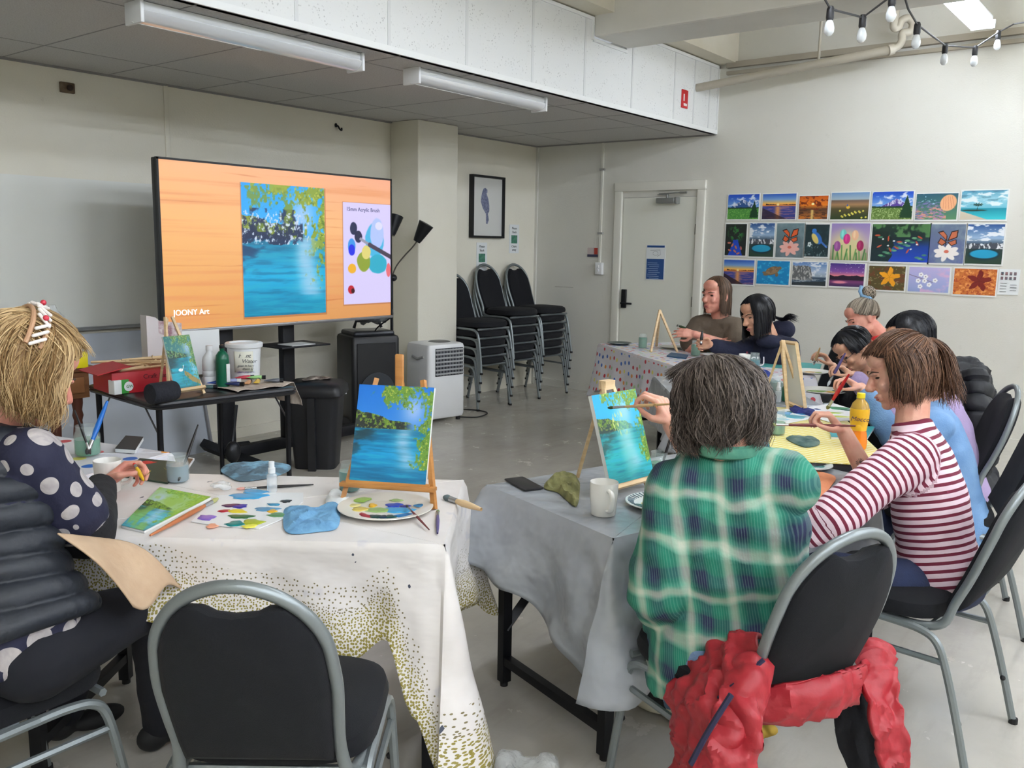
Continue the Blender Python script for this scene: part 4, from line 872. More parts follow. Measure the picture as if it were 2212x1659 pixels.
a0, a1 = uv(517, 389), uv(704, 680); P.put((x > a0[0] - .004) * (x < a1[0] + .006) * (y > a0[1]) * (y < a1[1] + .012), (150, 90, 50), .5)
ix = np.where((x[0] >= a0[0]) & (x[0] <= a1[0]))[0]; iy = np.where((y[:, 0] >= a0[1]) & (y[:, 0] <= a1[1]))[0]
Q = river(len(ix) - 1, len(iy) - 1, 3, sky=(20, 160, 240), wat=(0, 150, 196), hor=.40, glow=.72, green=(140, 160, 40), dark=(18, 40, 84), streak=.78, fol=1.15)
Q.put(ss(.64, .70, fb(Q.x, Q.y, 44, 44, 71)) * (Q.y < .42) * (Q.y > .2) * (1 - ss(.7, .9, Q.x)), (196, 214, 236), .9); Q.put(ss(.55, .62, fb(Q.x, Q.y, 8, 10, 73)) * (Q.y < .12) * (Q.x > .1) * (Q.x < .68), (150, 170, 40), .9)
X_, Y_ = Q.x, Q.y; n1 = fb(X_, Y_, 9, 9, 81); n2 = fb(X_, Y_, 40, 40, 82)
Q.put(ss(.42, .55, n1 + .35 * (.34 - np.abs(Y_ - .33)) - .12 * X_) * (Y_ > .18) * (Y_ < .42 + .05 * n1) * (X_ < .72), (20, 38, 78), .92); Q.put(ss(.5, .6, n1 * .6 + n2 * .4) * (Y_ < .36) * (X_ < .62) * (Y_ > .02), (122, 146, 40), .85)
Q.put(ss(.6, .68, n2) * (np.abs(Y_ - .33) < .12) * (X_ < .8), (206, 220, 240), .9); Q.put((Y_ > .4) * np.exp(-((X_ - .78) / .12) ** 2) * (Y_ < .85), (150, 200, 235), .55)
P.c[iy[0]:iy[-1] + 1, ix[0]:ix[-1] + 1] = Q.c
c0, c1 = uv(741, 434), uv(740, 662); m = (x > c0[0]) * (y > c0[1]) * (y < c1[1]); P.put((x > c0[0] - .004) * (y > c0[1] - .004) * (y < c1[1] + .01), (160, 100, 70), .5); P.put(m, (214, 204, 246))
def ue(px, py, rx, ry, col, a=1, rot=0, wob=.3):
    cx, cy = uv(px, py); P.put(P.E(cx, cy, rx, ry, .06, rot, wob), col, a)
S = lambda cx, cy: (320 + cx / 3.814, 320 + cy / 3.814)
ue(*S(1870, 760), .05, .13, (70, 180, 226)); ue(*S(1890, 700), .036, .11, (176, 196, 250)); ue(*S(1895, 960), .05, .07, (40, 170, 200)); ue(*S(1905, 640), .02, .03, (220, 220, 250))
ue(*S(1680, 810), .02, .055, (60, 150, 230)); ue(*S(1680, 840), .017, .04, (20, 40, 230)); ue(*S(1780, 940), .034, .075, (140, 160, 50)); ue(*S(1800, 860), .024, .05, (222, 210, 120)); ue(*S(1683, 1000), .021, .035, (236, 176, 40)); ue(*S(1675, 1180), .016, .03, (190, 30, 50)); ue(*S(1690, 1190), .009, .018, (60, 10, 20))
ue(*S(1695, 660), .018, .045, (20, 30, 76)); ue(*S(1735, 730), .02, .045, (24, 26, 70)); p1_, p2_, p3_ = uv(*S(1755, 750)), uv(*S(1830, 800)), uv(*S(2010, 905)); P.put(P.L(*p1_, *p2_, .012, .1), (150, 150, 170)); P.put(P.L(*p2_, *p3_, .018, .1), (70, 60, 80)); ue(*S(1985, 1010), .012, .05, (230, 110, 120))
e = w
paint_on(P, (sx0 + e, YT - .006, sz1 - e), (sx1 - e, YT - .006, sz1 - e), (sx1 - e, YT - .006, sz0 + .018), (sx0 + e, YT - .006, sz0 + .018), 'picture', tv, 'screen')
m_tw = mat('screen_white_text', (250, 250, 255), .5, emit=.55); m_tn = mat('screen_navy_text', (50, 60, 110), .5, emit=.15)
q = YP(373, 682, YT); text('JOONY Art', .050, m_tw, tv, (q.x, YT - .0095, q.z), (1, 0, 0), (0, 0, 1), 'caption', ext=.0015)
q = YP(746, 455, YT); text('15mm Acrylic Brush', .040, m_tn, tv, (q.x, YT - .009, q.z), (1, 0, 0), (0, 0, 1), 'caption')
st = thing('screen_stand', 'black steel floor stand with two columns and long feet under the screen', 'stand', ((sx0 + sx1) / 2, YT, 0))
m_std = mat('stand_black', (22, 23, 28), .5, .3)
for px in (488, 623):
    q = YP(px, 760, YT + .12); MB().box((q.x, YT + .14, .72), (.11 if px < 500 else .1, .06, 1.2), bev=.008).build('column', m_std, st)
q = YP(623, 742, YT + .1); MB().box((q.x - .02, YT + .02, q.z), (.42, .3, .012), bev=.004).build('shelf', m_std, st)
MB().box((q.x - .03, YT - .03, q.z + .009), (.2, .16, .004)).build('paper_sheet', m_paper, st, smooth=False)
fb1, fb2 = Z(392, 955), Z(470, 1005)
MB().box((4.1, YT + .14, .10), (1.25, .06, .08), bev=.006).build('base_beam', m_std, st)
for (p1, p2) in ((V((3.52, 5.62, .05)), V((3.37, 5.06, .05))), ):
    pass
for cx_, dx in ((3.50, .0), (4.74, .0)):
    b = MB(); pa, pb = V((cx_ + .03, 5.58, .07)), V((cx_ - .02, 4.80, .04)); b.tube([pa, pb], .045, n=4, flat=.8); b.build('foot', m_std, st, smooth=False)
MB().tube([(3.6, YT + .16, .12), (3.52, 5.4, .06)], .035, n=4).build('foot_brace', m_std, st, smooth=False)
b = MB(); q = YP(805, 700, 5.3); tag(b.tube(cr([(q.x, 5.1, q.z + .06), YP(810, 715, 5.3), YP(822, 745, 5.35), YP(830, 772, 5.45), YP(838, 800, 5.6)], 6), .006, n=6).build('power_cord', m_blk), 'black power cord hanging from the right of the screen', 'cord')
MB().tube(cr([YP(463, 725, YT + .1), YP(459, 735, YT + .1), YP(457, 745, YT + .1)], 4), .009, n=6).build('loose_plug', m_blk, tv)
# ================================================================ FLOOR LAMP behind the screen
lb = YP(846, 600, 5.45); r = thing('floor_lamp', 'black floor lamp with two cone shades beside the screen', 'lamp', (lb.x, 5.45, 0))
m_lin = mat('shade_white_inside', (225, 228, 230), .5)
MB().tube([(lb.x, 5.45, .0), (lb.x, 5.45, lb.z)], .013, n=8).build('pole', m_blk, r)
MB().lathe([(0, 0), (.14, 0), (.14, .015), (.03, .03), (0, .03)], (lb.x, 5.45, 0)).build('base', m_blk, r)
MB().ell((lb.x + .01, 5.44, lb.z), (.035, .03, .03)).build('joint', m_blk, r)
def shade(base, tip, par):
    ax = (tip - base).normalized(); b = MB(); b.lathe([(.0, 0), (.03, 0), (.036, .02), (.066, .17), (.0665, .172)], base, ax=ax); g = b.build('lamp_shade', m_blk, par)
    MB().lathe([(.0, .03), (.025, .03), (.063, .171), (.0665, .172)], base, ax=ax).build('shade_lining', m_lin, g)
p1 = YP(900, 522, 5.3); shade(p1, YP(924, 478, 5.22), r)
MB().tube(cr([(lb.x, 5.45, lb.z), YP(856, 575, 5.43), YP(874, 552, 5.38), YP(890, 535, 5.33), p1], 5), .006, n=6).build('gooseneck', mat('lamp_arm', (96, 92, 86), .4, .6), r)
p2 = YP(845, 508, 5.5); shade(p2, YP(856, 462, 5.5), r); MB().tube([(lb.x, 5.45, lb.z), p2], .006).build('gooseneck', _M['lamp_arm'], r)
# ================================================================ SPEAKER, HEATER, BIN
q = Z(765, 930); spx, spy, srz = 4.98, 5.42, math.radians(-20)
r = thing('party_speaker', 'tall black speaker on castors against the back wall', 'speaker', (spx, spy, 0), srz)
MB().box((0, 0, .43), (.42, .36, .72), bev=.03).build('cabinet', mat('speaker_black', (14, 16, 20), .45), r, local=True)
MB().box((0, .0, .80), (.36, .3, .05), bev=.02).build('control_panel', mat('speaker_top', (30, 33, 40), .3, .3), r, local=True)
MB().box((0, -.182, .42), (.34, .014, .62), bev=.006).build('grille', mat('speaker_grille', (10, 11, 14), .7), r, local=True)
MB().lathe([(.12, 0), (.15, .004), (.15, .012), (.135, .014), (.12, .01)], (0, -.19, .34), ax=(0, -1, 0), n=36).lathe([(0, .012), (.03, .01), (.04, 0)], (0, -.19, .34), ax=(0, -1, 0)).build('woofer_ring', mat('woofer_grey', (66, 70, 76), .35, .4), r, local=True)
MB().tube([(-.12, .0, .84), (-.1, 0, .9), (.1, 0, .9), (.12, 0, .84)], .014).build('handle', m_blk, r, local=True)
for a, b_ in ((-.17, -.14), (.17, -.14), (-.17, .14), (.17, .14)): MB().cyl((a - .012, b_, .035), (a + .012, b_, .035), .035).build('castor', m_rub, r, local=True)
MB().box((0, 0, .055), (.38, .32, .04)).build('plinth', m_blk, r, smooth=False, local=True)
def crumple(name, c, r, m, parent, seed=1, vox=.012, amp=.03, n=7):
    rd = random.Random(seed); b = MB()
    for i in range(n): b.ell(V(c) + V((rd.uniform(-1, 1) * r[0] * .6, rd.uniform(-1, 1) * r[1] * .6, rd.uniform(-.2, .9) * r[2] * .6)), (r[0] * rd.uniform(.3, .6), r[1] * rd.uniform(.3, .6), r[2] * rd.uniform(.3, .6)))
    me = remesh(b, vox, 1); co, no = mesh_np(me); d = snoise(co, 28, seed) + .6 * np.abs(snoise(co, 60, seed + 3)); co = co + no * (d * amp)[:, None]; set_np(me, co); return attach(me, name, m, parent)
r2 = thing('plastic_bag', 'crumpled smoky plastic bag lying on top of the speaker', 'bag', (spx, spy, .86)); crumple('bag_film', (spx + .04, spy + .02, .93), (.2, .15, .10), mat('smoky_plastic', (92, 96, 102), .22, alpha=.75, bump=.5, bscale=40), r2, 4, amp=.02)
hx_, hy_ = 5.62, 5.25
r = thing('air_cooler', 'white portable air cooler with grey louvres behind the middle easel', 'appliance', (hx_, hy_, 0), math.radians(-10))
MB().box((0, 0, .36), (.40, .34, .66), bev=.035).build('housing', mat('appliance_white', (226, 228, 230), .3), r, local=True)
MB().box((.02, -.172, .53), (.30, .01, .24), bev=.004).build('outlet_recess', mat('louvre_dark', (46, 48, 54), .6), r, local=True)
b = MB()
for i in range(7): b.box((.02, -.18, .43 + i * .034), (.30, .012, .010), M=Matrix.Rotation(.5, 3, 'X'))
for i in range(9): b.box((-.11 + i * .033, -.176, .53), (.004, .008, .23))
b.build('louvre', mat('louvre_grey', (170, 173, 176), .4), r, smooth=False, local=True)
MB().lathe([(0, .004), (.09, .004), (.1, 0)], (.04, 0, .69), n=30).build('control_dial', mat('dial_grey', (70, 74, 82), .4), r, local=True)
MB().tube([(-.203, -.1, .58), (-.206, -.02, .555), (-.203, .06, .575)], .012, n=6).build('side_grip', mat('grip_grey', (160, 162, 164), .4), r, local=True)
for a in (-.16, .16): MB().cyl((a, -.12, .0), (a, -.12, .04), .02).cyl((a, .12, .0), (a, .12, .04), .02).build('castor', m_rub, r, local=True)
tag(MB().tube(cr([(6.05, 5.45, .012), (6.15, 5.2, .012), (6.1, 5.05, .012), (5.9, 5.0, .012), (5.8, 5.12, .012)], 6), .006, n=6).build('floor_cable', m_blk), 'thin black cable coiled on the floor in front of the pier', 'cord')
bb = Z(642, 1014); bx_, by_ = 3.86, 4.72
r = thing('pedal_bin', 'black plastic rubbish bin with a crumpled wrapper on the lid', 'bin', (bx_, by_, 0), math.radians(-52))
R = []
def rr(hx, hy, z, c=.05): return [V((s1 * (hx - c) + c * math.cos(math.radians(a)), s2 * (hy - c) + c * math.sin(math.radians(a)), z)) for s1, s2, a0 in ((1, 1, 0), (-1, 1, 90), (-1, -1, 180), (1, -1, 270)) for a in (a0, a0 + 30, a0 + 60, a0 + 90)]
m_bin = mat('bin_plastic', (20, 21, 26), .45)
MB().rings([rr(.14, .12, 0), rr(.175, .15, .50)]).build('bucket', m_bin, r, local=True)
MB().rings([rr(.19, .165, .50), rr(.2, .175, .515), rr(.195, .17, .56), rr(.17, .15, .59, .06), rr(.06, .06, .6)]).build('lid', m_bin, r, local=True)
MB().tube([q + V((0, 0, 0)) for q in rr(.183, .158, .492)][:7], .006, n=5).build('bag_edge', m_paper, r, local=True)
MB().box((0, -.16, .25), (.05, .03, .5)).build('side_grip', m_bin, r, local=True)
r2 = thing('foil_wrapper', 'flattened silver and brown wrapper on the bin lid', 'wrapper', (bx_, by_, .6)); crumple('wrapper_film', (bx_, by_, .605), (.11, .08, .02), mat('wrapper_silver', (176, 166, 156), .3, .4, col2=(96, 84, 76), scale=30), r2, 8, .008, .008)
# ================================================================ CARD TABLE WITH SUPPLIES
FLc, BLc, BRc, FRc = V((2.25, 3.98, 0)), V((2.31, 4.78, 0)), V((3.12, 4.70, 0)), V((3.06, 3.88, 0))
ct = thing('card_table', 'black folding card table crowded with art supplies', 'table', (FLc + BRc) / 2)
def rquad(z, inset=0, c=.06):
    P_ = [FLc, FRc, BRc, BLc]; cen = (FLc + BRc) / 2; o = []
    P_ = [p + (cen - p).normalized() * inset for p in P_]
    for i in range(4):
        p, a, b_ = P_[i], P_[i - 1], P_[(i + 1) % 4]; u, v = (a - p).normalized(), (b_ - p).normalized()
        for k in range(6): t = k / 5; o.append(p + u * c * (1 - t) ** 2 + v * c * t ** 2 + V((0, 0, z)))
    return o
m_blkt = mat('black_vinyl_top', (26, 27, 31), .35); 
MB().rings([rquad(TZ - .045, .03), rquad(TZ - .04, .008), rquad(TZ - .028, 0), rquad(TZ - .024, .006), rquad(TZ - .02, .006), rquad(TZ - .016, 0), rquad(TZ - .005, .004), rquad(TZ, .02)]).build('tabletop', m_blkt, ct)
for p in (FLc, BLc, BRc, FRc):
    c_ = (FLc + BRc) / 2; q = p + (c_ - p).normalized() * .07; g = MB().cyl((q.x, q.y, 0), (q.x, q.y, TZ - .04), .013, .016, n=10).build('leg', m_tleg, ct)
    d = (c_ - p).normalized(); MB().tube([V((q.x, q.y, TZ - .19)), V((q.x, q.y, TZ - .05)) + V((0, .13 if p.y < 4.3 else -.13, 0))], .005, n=6).build('leg_stay', mat('stay_steel', (110, 110, 114), .4, .7), ct)
def obox(name, c, size, rz, m, parent, bev=.002): return MB().box(c, size, rz, bev=bev).build(name, m, parent, smooth=True)
# red box with loose easels in the lid
c = V((2.43, 4.45, TZ))
r = thing('red_box', 'open red cardboard box heaped with small wooden easels', 'box', c, .0)
m_red = mat('red_card', (178, 28, 40), .5); rz = -.12
obox('box_body', c + V((0, 0, .055)), (.36, .26, .11), rz, m_red, r)
MB().box(c + V((-.19, -.03, .13)), (.17, .26, .004), M=Matrix.Rotation(rz, 3, 'Z') @ Matrix.Rotation(-.2, 3, 'Y')).build('lid_flap', m_red, r, smooth=False)
obox('box_label', c + V((.06, -.1355, .035)), (.09, .003, .03), rz, m_paper, r, 0)
text('Craft Easels', .035, mat('marker_dark', (90, 20, 30), .6), r, c + Matrix.Rotation(rz, 3, 'Z') @ V((-.02, -.1315, .068)), Matrix.Rotation(rz, 3, 'Z') @ V((1, 0, 0)), (0, 0, 1))
m_pine = mat('pale_pine', (222, 196, 156), .55, col2=(206, 176, 134), scale=6, stretch=(1, 1, 12)); m_oak = mat('honey_wood', (188, 132, 72), .45, col2=(172, 116, 60), scale=8, stretch=(1, 1, 9))
rd = random.Random(5)
for i, (a, dx, dy, z, L) in enumerate(((.25, .02, -.06, .12, .34), (-.35, .0, .02, .128, .36), (-.62, .07, -.03, .136, .3), (-.5, -.03, .05, .144, .34), (-.2, .1, .03, .15, .3))):
    q = c + V((dx, dy, z)); u, v = V((math.cos(a), math.sin(a), 0)), V((-math.sin(a), math.cos(a), 0))
    r = thing('folded_easel', ['small folded pine easel lying at the front of the red box', 'folded pine easel lying across the red box, lowest of the crossed ones', 'folded pine easel at the right of the red box heap', 'folded pine easel near the back of the red box heap', 'topmost folded pine easel on the red box heap'][i], 'easel', q, group='small pine easels heaped on the red box')
    for s in (-1, 1): MB().tube([q - u * L / 2, q + u * L / 2 + v * .05 * s], .0065, n=4).build('leg', m_pine, r, smooth=False)
    MB().tube([q - u * L * .0 - v * .03, q + u * .02 + v * .03 + V((0, 0, .008))], .006, n=4).build('crossbar', m_pine, r, smooth=False)
c = Z(290, 848, TZ) + V((.01, .03, 0)); r = thing('green_box', 'slim green and white box in front of the red box', 'box', c); rz = .08
obox('carton', c + V((0, 0, .037)), (.235, .05, .072), rz, mat('carton_green', (56, 148, 60), .4), r)
obox('white_end', c + Matrix.Rotation(rz, 3, 'Z') @ V((-.10, -.0005, .037)), (.042, .052, .073), rz, m_paper, r)
MB().lathe([(0, .002), (.025, .002), (.025, 0)], c + Matrix.Rotation(rz, 3, 'Z') @ V((-.04, -.0255, .036)), ax=(0, -1, 0)).build('round_logo', m_paper, r)
text('GW', .022, mat('logo_green', (40, 120, 50), .5), r, c + Matrix.Rotation(rz, 3, 'Z') @ V((-.055, -.029, .029)), Matrix.Rotation(rz, 3, 'Z') @ V((1, 0, 0)), (0, 0, 1))
obox('price_patch', c + Matrix.Rotation(rz, 3, 'Z') @ V((.08, -.026, .035)), (.045, .002, .03), rz, mat('patch_grey', (170, 200, 180), .5), r, 0)
c = Z(330, 853, TZ + .052) + V((0, .03, 0)); tag(MB().lathe([(0, 0), (.03, .0), (.048, .002), (.052, .02), (.051, .13), (.046, .145), (0, .14)], c, ax=(.97, .1, 0), n=20).build('rolled_cloth', mat('navy_roll', (24, 26, 36), .85, bump=.5, bscale=40)), 'dark rolled cloth lying beside the green box', 'cloth')
# swan painting on its easel
def easel(foot_l, foot_r, H, label, m, dir_=None, ledge=.055, spread_top=.02, back=.2, w=.012, group=None, over=.03, lean=.13, ledge_z=None, top_block=False, back_up=1.0):
    fl, fr = V(foot_l), V(foot_r); mid = (fl + fr) / 2; x = (fr - fl).normalized(); n = V((x.y, -x.x, 0))      # n points to the front
    top = mid - n * lean + V((0, 0, H)); r = thing('table_easel', label, 'easel', mid, group='standing table easels')
    for f, s in ((fl, -1), (fr, 1)): MB().tube([f, top + x * s * spread_top], w * .75, n=4).build('leg', m, r, smooth=False)
    rb = mid - n * (lean + back); MB().tube([V((rb.x, rb.y, fl.z)), top - n * .012 + V((0, 0, -.01 + (back_up - 1) * H))], w * .75, n=4).build('rear_leg', m, r, smooth=False)
    t = (ledge) / H; a = fl.lerp(top - x * spread_top, t) + n * .016 - x * over; b_ = fr.lerp(top + x * spread_top, t) + n * .016 + x * over
    MB().tube([a, b_], w * .95, n=4, up=(0, 0, 1)).build('ledge', m, r, smooth=False)
    if top_block: MB().box(top + V((0, 0, -.012)), (.05, .03, .03), math.atan2(x.y, x.x)).build('top_block', m, r, smooth=False)
    up = (top - mid).normalized(); return r, x, n, up, (a + b_) / 2 + n * .002
fl, fr = Z(367, 862, TZ), Z(439, 848, TZ)
fl, fr = Z(366, 862, TZ), Z(441, 850, TZ)
r, x, n, up, led = easel(fl, fr, .40, 'small pine easel on the card table holding the swan painting', m_pine, ledge=.035, over=.01, lean=.12, back=.1)
P = river(90, 150, 5, sky=(40, 110, 110), wat=(0, 140, 160), hor=.42, glow=.8, green=(80, 130, 80), dark=(24, 62, 60), streak=.9, fol=1.2)
P.put(ss(.56, .66, fb(P.x, P.y, 26, 26, 4)) * (P.y < .42), (130, 170, 130), .7); P.put((P.y > .42) * ss(.5, .0, P.x) * (P.y < .62), (16, 60, 66), .8)
P.put(P.E(.38, .66, .09, .03, .15), (240, 245, 245)); P.put(P.L(.46, .65, .5, .58, .008), (240, 245, 245)); P.put(P.poly([(.5, .68), (.62, .72), (1, .9), (1, .98), (.72, .9), (.48, .76)]), (150, 130, 70)); P.put(ss(.55, .3, np.abs(P.x - .9 + .1 * P.y)) * ss(.6, .7, fb(P.x, P.y, 30, 10, 8)) * (P.y > .5), (50, 120, 70), .9)
bl_, br_ = Z(377, 843, TZ + .045), Z(445, 828, TZ + .05)
ul = (V((-.16, .03, .97)))
canvas_board(led - x * .075 + V((0, 0, .012)) + n * -.004, led + x * .085 + V((0, 0, .012)) + n * -.004, .27, up + x * -.17, P, 'small painting of a white swan and jetty on the card table easel', .01)
# bottles and bucket
def lathe_thing(name, label, cat, c, parts, group=None, rz=0):
    r = thing(name, label, cat, c, group=group)
    for nm, prof, m in parts: MB().lathe(prof, c, n=24).build(nm, m, r)
    return r
m_hdpe = mat('white_bottle', (226, 230, 234), .35); m_gb = mat('green_bottle', (10, 92, 66), .3)
c = Z(455, 833, TZ); lathe_thing('white_bottle', 'white ribbed plastic bottle left of the green bottle', 'bottle', c, [('body', [(0, .0), (.038, .0), (.041, .01), (.041, .05), (.038, .055), (.041, .06), (.041, .08), (.038, .085), (.041, .09), (.041, .14), (.036, .16), (.018, .185), (.015, .195)], m_hdpe), ('cap', [(.019, .195), (.019, .222), (0, .224)], m_hdpe)])
c = Z(482, 836, TZ); r = lathe_thing('green_bottle', 'green paint bottle with a black pump top', 'bottle', c, [('body', [(0, 0), (.034, 0), (.036, .01), (.036, .15), (.033, .175), (.02, .195), (.012, .2)], m_gb), ('neck', [(.012, .2), (.013, .212), (0, .213)], m_gb)])
MB().box(c + V((0, 0, .222)), (.03, .018, .02), .4, bev=.004).build('pump_top', m_blk, r)
MB().box(c + V((.012, -.034, .08)), (.028, .006, .1), .35, bev=.002).build('paper_label', m_paper, r)
c = Z(536, 834, TZ); c = V((3.02, 4.33, TZ)); bw = .094
r = thing('paint_water_bucket', 'white lidded bucket with a handwritten paint water label', 'bucket', c)
MB().lathe([(0, 0), (bw * .86, 0), (bw * .88, .01), (bw, .185), (bw + .006, .19), (bw + .006, .2)], c, n=36).build('pail', m_hdpe, r)
MB().lathe([(bw + .01, .188), (bw + .012, .195), (bw + .012, .208), (bw + .006, .214), (bw - .012, .215), (bw - .016, .206), (0, .205)], c, n=36).build('lid', m_hdpe, r)
vd = V((-FW[0], -FW[1], 0)).normalized(); xd = V((RT[0], RT[1], 0)).normalized()
b = MB(); ang0 = math.atan2(vd.y, vd.x) + .25
b.grid(lambda i, j: c + V((math.cos(ang0 + (i - .5) * 1.15) * (bw * (.93 + .06 * j) + .004), math.sin(ang0 + (i - .5) * 1.15) * (bw * (.93 + .06 * j) + .004), .05 + .12 * j)), 12, 2); b.build('paper_label', mat('label_cream', (222, 222, 208), .6), r, solid=.001)
ld = V((math.cos(ang0), math.sin(ang0), 0)); lx_ = V((-ld.y, ld.x, 0))
for s_, dx, z, sz in (('Paint', -.028, .135, .034), ('Water', -.012, .105, .031), ('goes in here', -.034, .083, .018), ('thank U', -.008, .065, .018)):
    text(s_, sz, m_ink, r, c + ld * (bw + .001) + lx_ * dx + V((0, 0, z)), lx_, (0, 0, 1), shear=.3)
text('(don\'t pour sink)', .014, mat('violet_ink', (90, 80, 150), .6), r, c + ld * (bw - .002) + lx_ * -.034 + V((0, 0, .048)), lx_, (0, 0, 1))
# draped cloth at the corner with tubes on it
m_rag = mat('striped_rag', (206, 196, 186), .85, col2=(176, 160, 148), scale=14, stretch=(6, 1, 1), bump=.4, bscale=30)
b = MB()
def rg(i, j):
    x_ = 2.70 + .46 * i; y_ = 3.935 + .35 * j + .02 * math.sin(9 * i); z_ = TZ + .0035 + .004 * (1 + math.sin(17 * i + 5 * j)) 
    ov = x_ - 3.09
    if ov > 0: z_ -= min(.13, ov * 2.1); x_ = 3.09 + min(ov, .05) + .01 * math.sin(j * 20)
    return V((x_, y_ + .02 * i, z_))
b.grid(rg, 40, 24); o = b.build('striped_cloth', m_rag, None, solid=.002); tag(o, 'beige striped rag draped over the right corner of the card table', 'cloth')
tubes = [((468, 826), 20, (52, 84, 170), 'blue paint tube lying left on the rag'), ((498, 822), 8, (150, 160, 206), 'pale blue paint tube with a white cap'), ((505, 829), -4, (30, 44, 90), 'navy paint tube at the front edge of the card table'), ((527, 815), 25, (196, 60, 76), 'red-banded paint tube behind the others'), ((536, 826), 95, (212, 150, 96), 'orange-beige paint tube standing left of the yellow one'), ((556, 824), 100, (232, 190, 40), 'yellow paint tube on the rag'), ((552, 815), 10, (150, 200, 130), 'light green paint tube behind the yellow one'), ((590, 822), 15, (80, 84, 92), 'grey paint tube at the right end of the rag'), ((446, 836), 10, (60, 90, 90), 'dark teal paint tube beside the swan easel foot')]
for (px, py), an, colr, lab in tubes:
    c = Z(px, py, TZ + .022); a = math.radians(an); u = RT * math.cos(a) + np.array([FW[0], FW[1], 0]) * math.sin(a); u = V((u[0], u[1], 0)).normalized(); r = thing('paint_tube', lab, 'paint tube', c, group='paint tubes on the card table')
    xx = u.cross(V((0, 0, 1))); b = MB(); R = []
    for t, w_, h_ in ((-.05, .017, .001), (-.03, .0165, .006), (.0, .014, .011), (.03, .013, .012), (.036, .008, .008)): R.append([c + u * t + xx * w_ * math.cos(k * PI / 6) + V((0, 0, h_ * math.sin(k * PI / 6))) for k in range(12)])
    b.rings(R); b.build('tube_body', mat('tube_%d_%d_%d' % colr, colr, .3), r)
    MB().cyl(c + u * .036, c + u * .056, .011, .012).build('cap', m_hdpe if 'white' in lab else m_blk, r)
# magazine file, loose lid, side table, boxes, plastic bottle bag
c = YP(337, 760, 4.62); c = V((2.66, 4.62, TZ))
r = thing('magazine_file', 'tall pale cardboard magazine file behind the swan easel', 'box', c)
s = .11; w_ = .09; pts = [(-s, 0), (s, 0), (s, .19), (s * .9, .2), (-s * .55, .36), (-s, .37)]; u = V((.99, -.15, 0)); n_ = V((.15, .99, 0)); zof = lambda x_, z_: c + u * x_ + V((0, 0, z_))
c2 = V((2.70, 4.60, TZ)); c = c2
MB().poly([zof(x_, z_) for x_, z_ in pts], .09, -n_).build('file_body', mat('pale_card', (206, 200, 202), .6), r, smooth=False)
MB().poly([zof(x_, z_) - n_ * .001 + V((0, 0, 0)) for x_, z_ in ((-s * .4, .27), (s * .8, .205), (s * .8, .32), (-s * .4, .34))], .002, -n_).build('printed_leaflet', mat('leaflet', (150, 110, 120), .5, col2=(230, 226, 226), scale=30), r, smooth=False)
tag(MB().box((2.9, 4.6, TZ + .14), (.26, .006, .26), -.1).build('white_card', m_paper), 'white card sheet standing behind the white bottle', 'card')
r = thing('wooden_side_table', 'old brown wooden table with turned legs and a drawer behind the card table', 'table', (2.05, 5.1, 0))
m_brown = mat('brown_wood', (128, 84, 46), .5, col2=(104, 62, 32), scale=5, stretch=(1, 8, 8)); m_maho = mat('mahogany_leg', (92, 44, 26), .45)
MB().box((2.02, 5.12, .80), (.86, .42, .025), bev=.005).build('tabletop', m_brown, r)
MB().box((2.02, 5.12, .71), (.78, .36, .15)).build('apron', m_brown, r, smooth=False)
MB().box((2.2, 4.935, .71), (.36, .012, .09), bev=.004).build('drawer', mat('drawer_wood', (140, 92, 52), .5), r)
for x_, y_ in ((1.68, 4.99), (2.36, 4.99), (1.68, 5.27), (2.36, 5.27)): MB().lathe([(.024, 0), (.018, .05), (.022, .2), (.03, .42), (.022, .5), (.03, .53), (.024, .56), (.03, .6), (.03, .64)], (x_, y_, 0), n=14).build('leg', m_maho, r)
c = YP(172, 785, 5.1); tag(MB().box((2.26, 5.03, .8125 + .045), (.28, .26, .09), -.1, bev=.003).build('yellow_folder', mat('yellow_plastic', (226, 212, 30), .4)), 'yellow plastic box file on the brown wooden table', 'box')
tag(MB().box((2.14, 5.24, .8125 + .12), (.22, .1, .24), -.1, bev=.003).build('blue_box', mat('blue_plastic', (64, 160, 206), .4)), 'light blue box standing behind the yellow box file', 'box')
r = thing('clear_bottle', 'large clear crinkled plastic water bottle on the wooden table', 'bottle', (2.33, 5.22, .8125)); m_clear = mat('clear_plastic', (240, 246, 250), .1, alpha=.35, coat=1, bump=.4, bscale=30)
MB().lathe([(0, 0), (.075, 0), (.085, .02), (.08, .08), (.085, .1), (.08, .14), (.085, .2), (.07, .26), (.03, .3), (.02, .33), (0, .33)], (2.37, 5.25, .8135)).build('bottle_body', m_clear, r)
q = [Z(413, 925, .35)]; 
# a dark jug-like pot on the low foot of the stand
r = thing('dustpan_brush', 'black long-handled pan standing by the left foot of the screen stand', 'dustpan', (3.12, 4.6, 0)); 
c = V((3.12, 4.62, 0)); MB().tube([c + V((.0, .0, .30)), c + V((.07, .05, .52))], .011, n=8).build('handle', m_blk, r)
MB().ell(c + V((-.0, 0, .24)), (.05, .04, .07)).tube([c + V((0, 0, .22)), c + V((.0, -.02, .03))], .02, n=8).build('pan', m_blk, r)
MB().ell(c + V((0, 0, .02)), (.09, .07, .02)).build('base', m_blk, r)
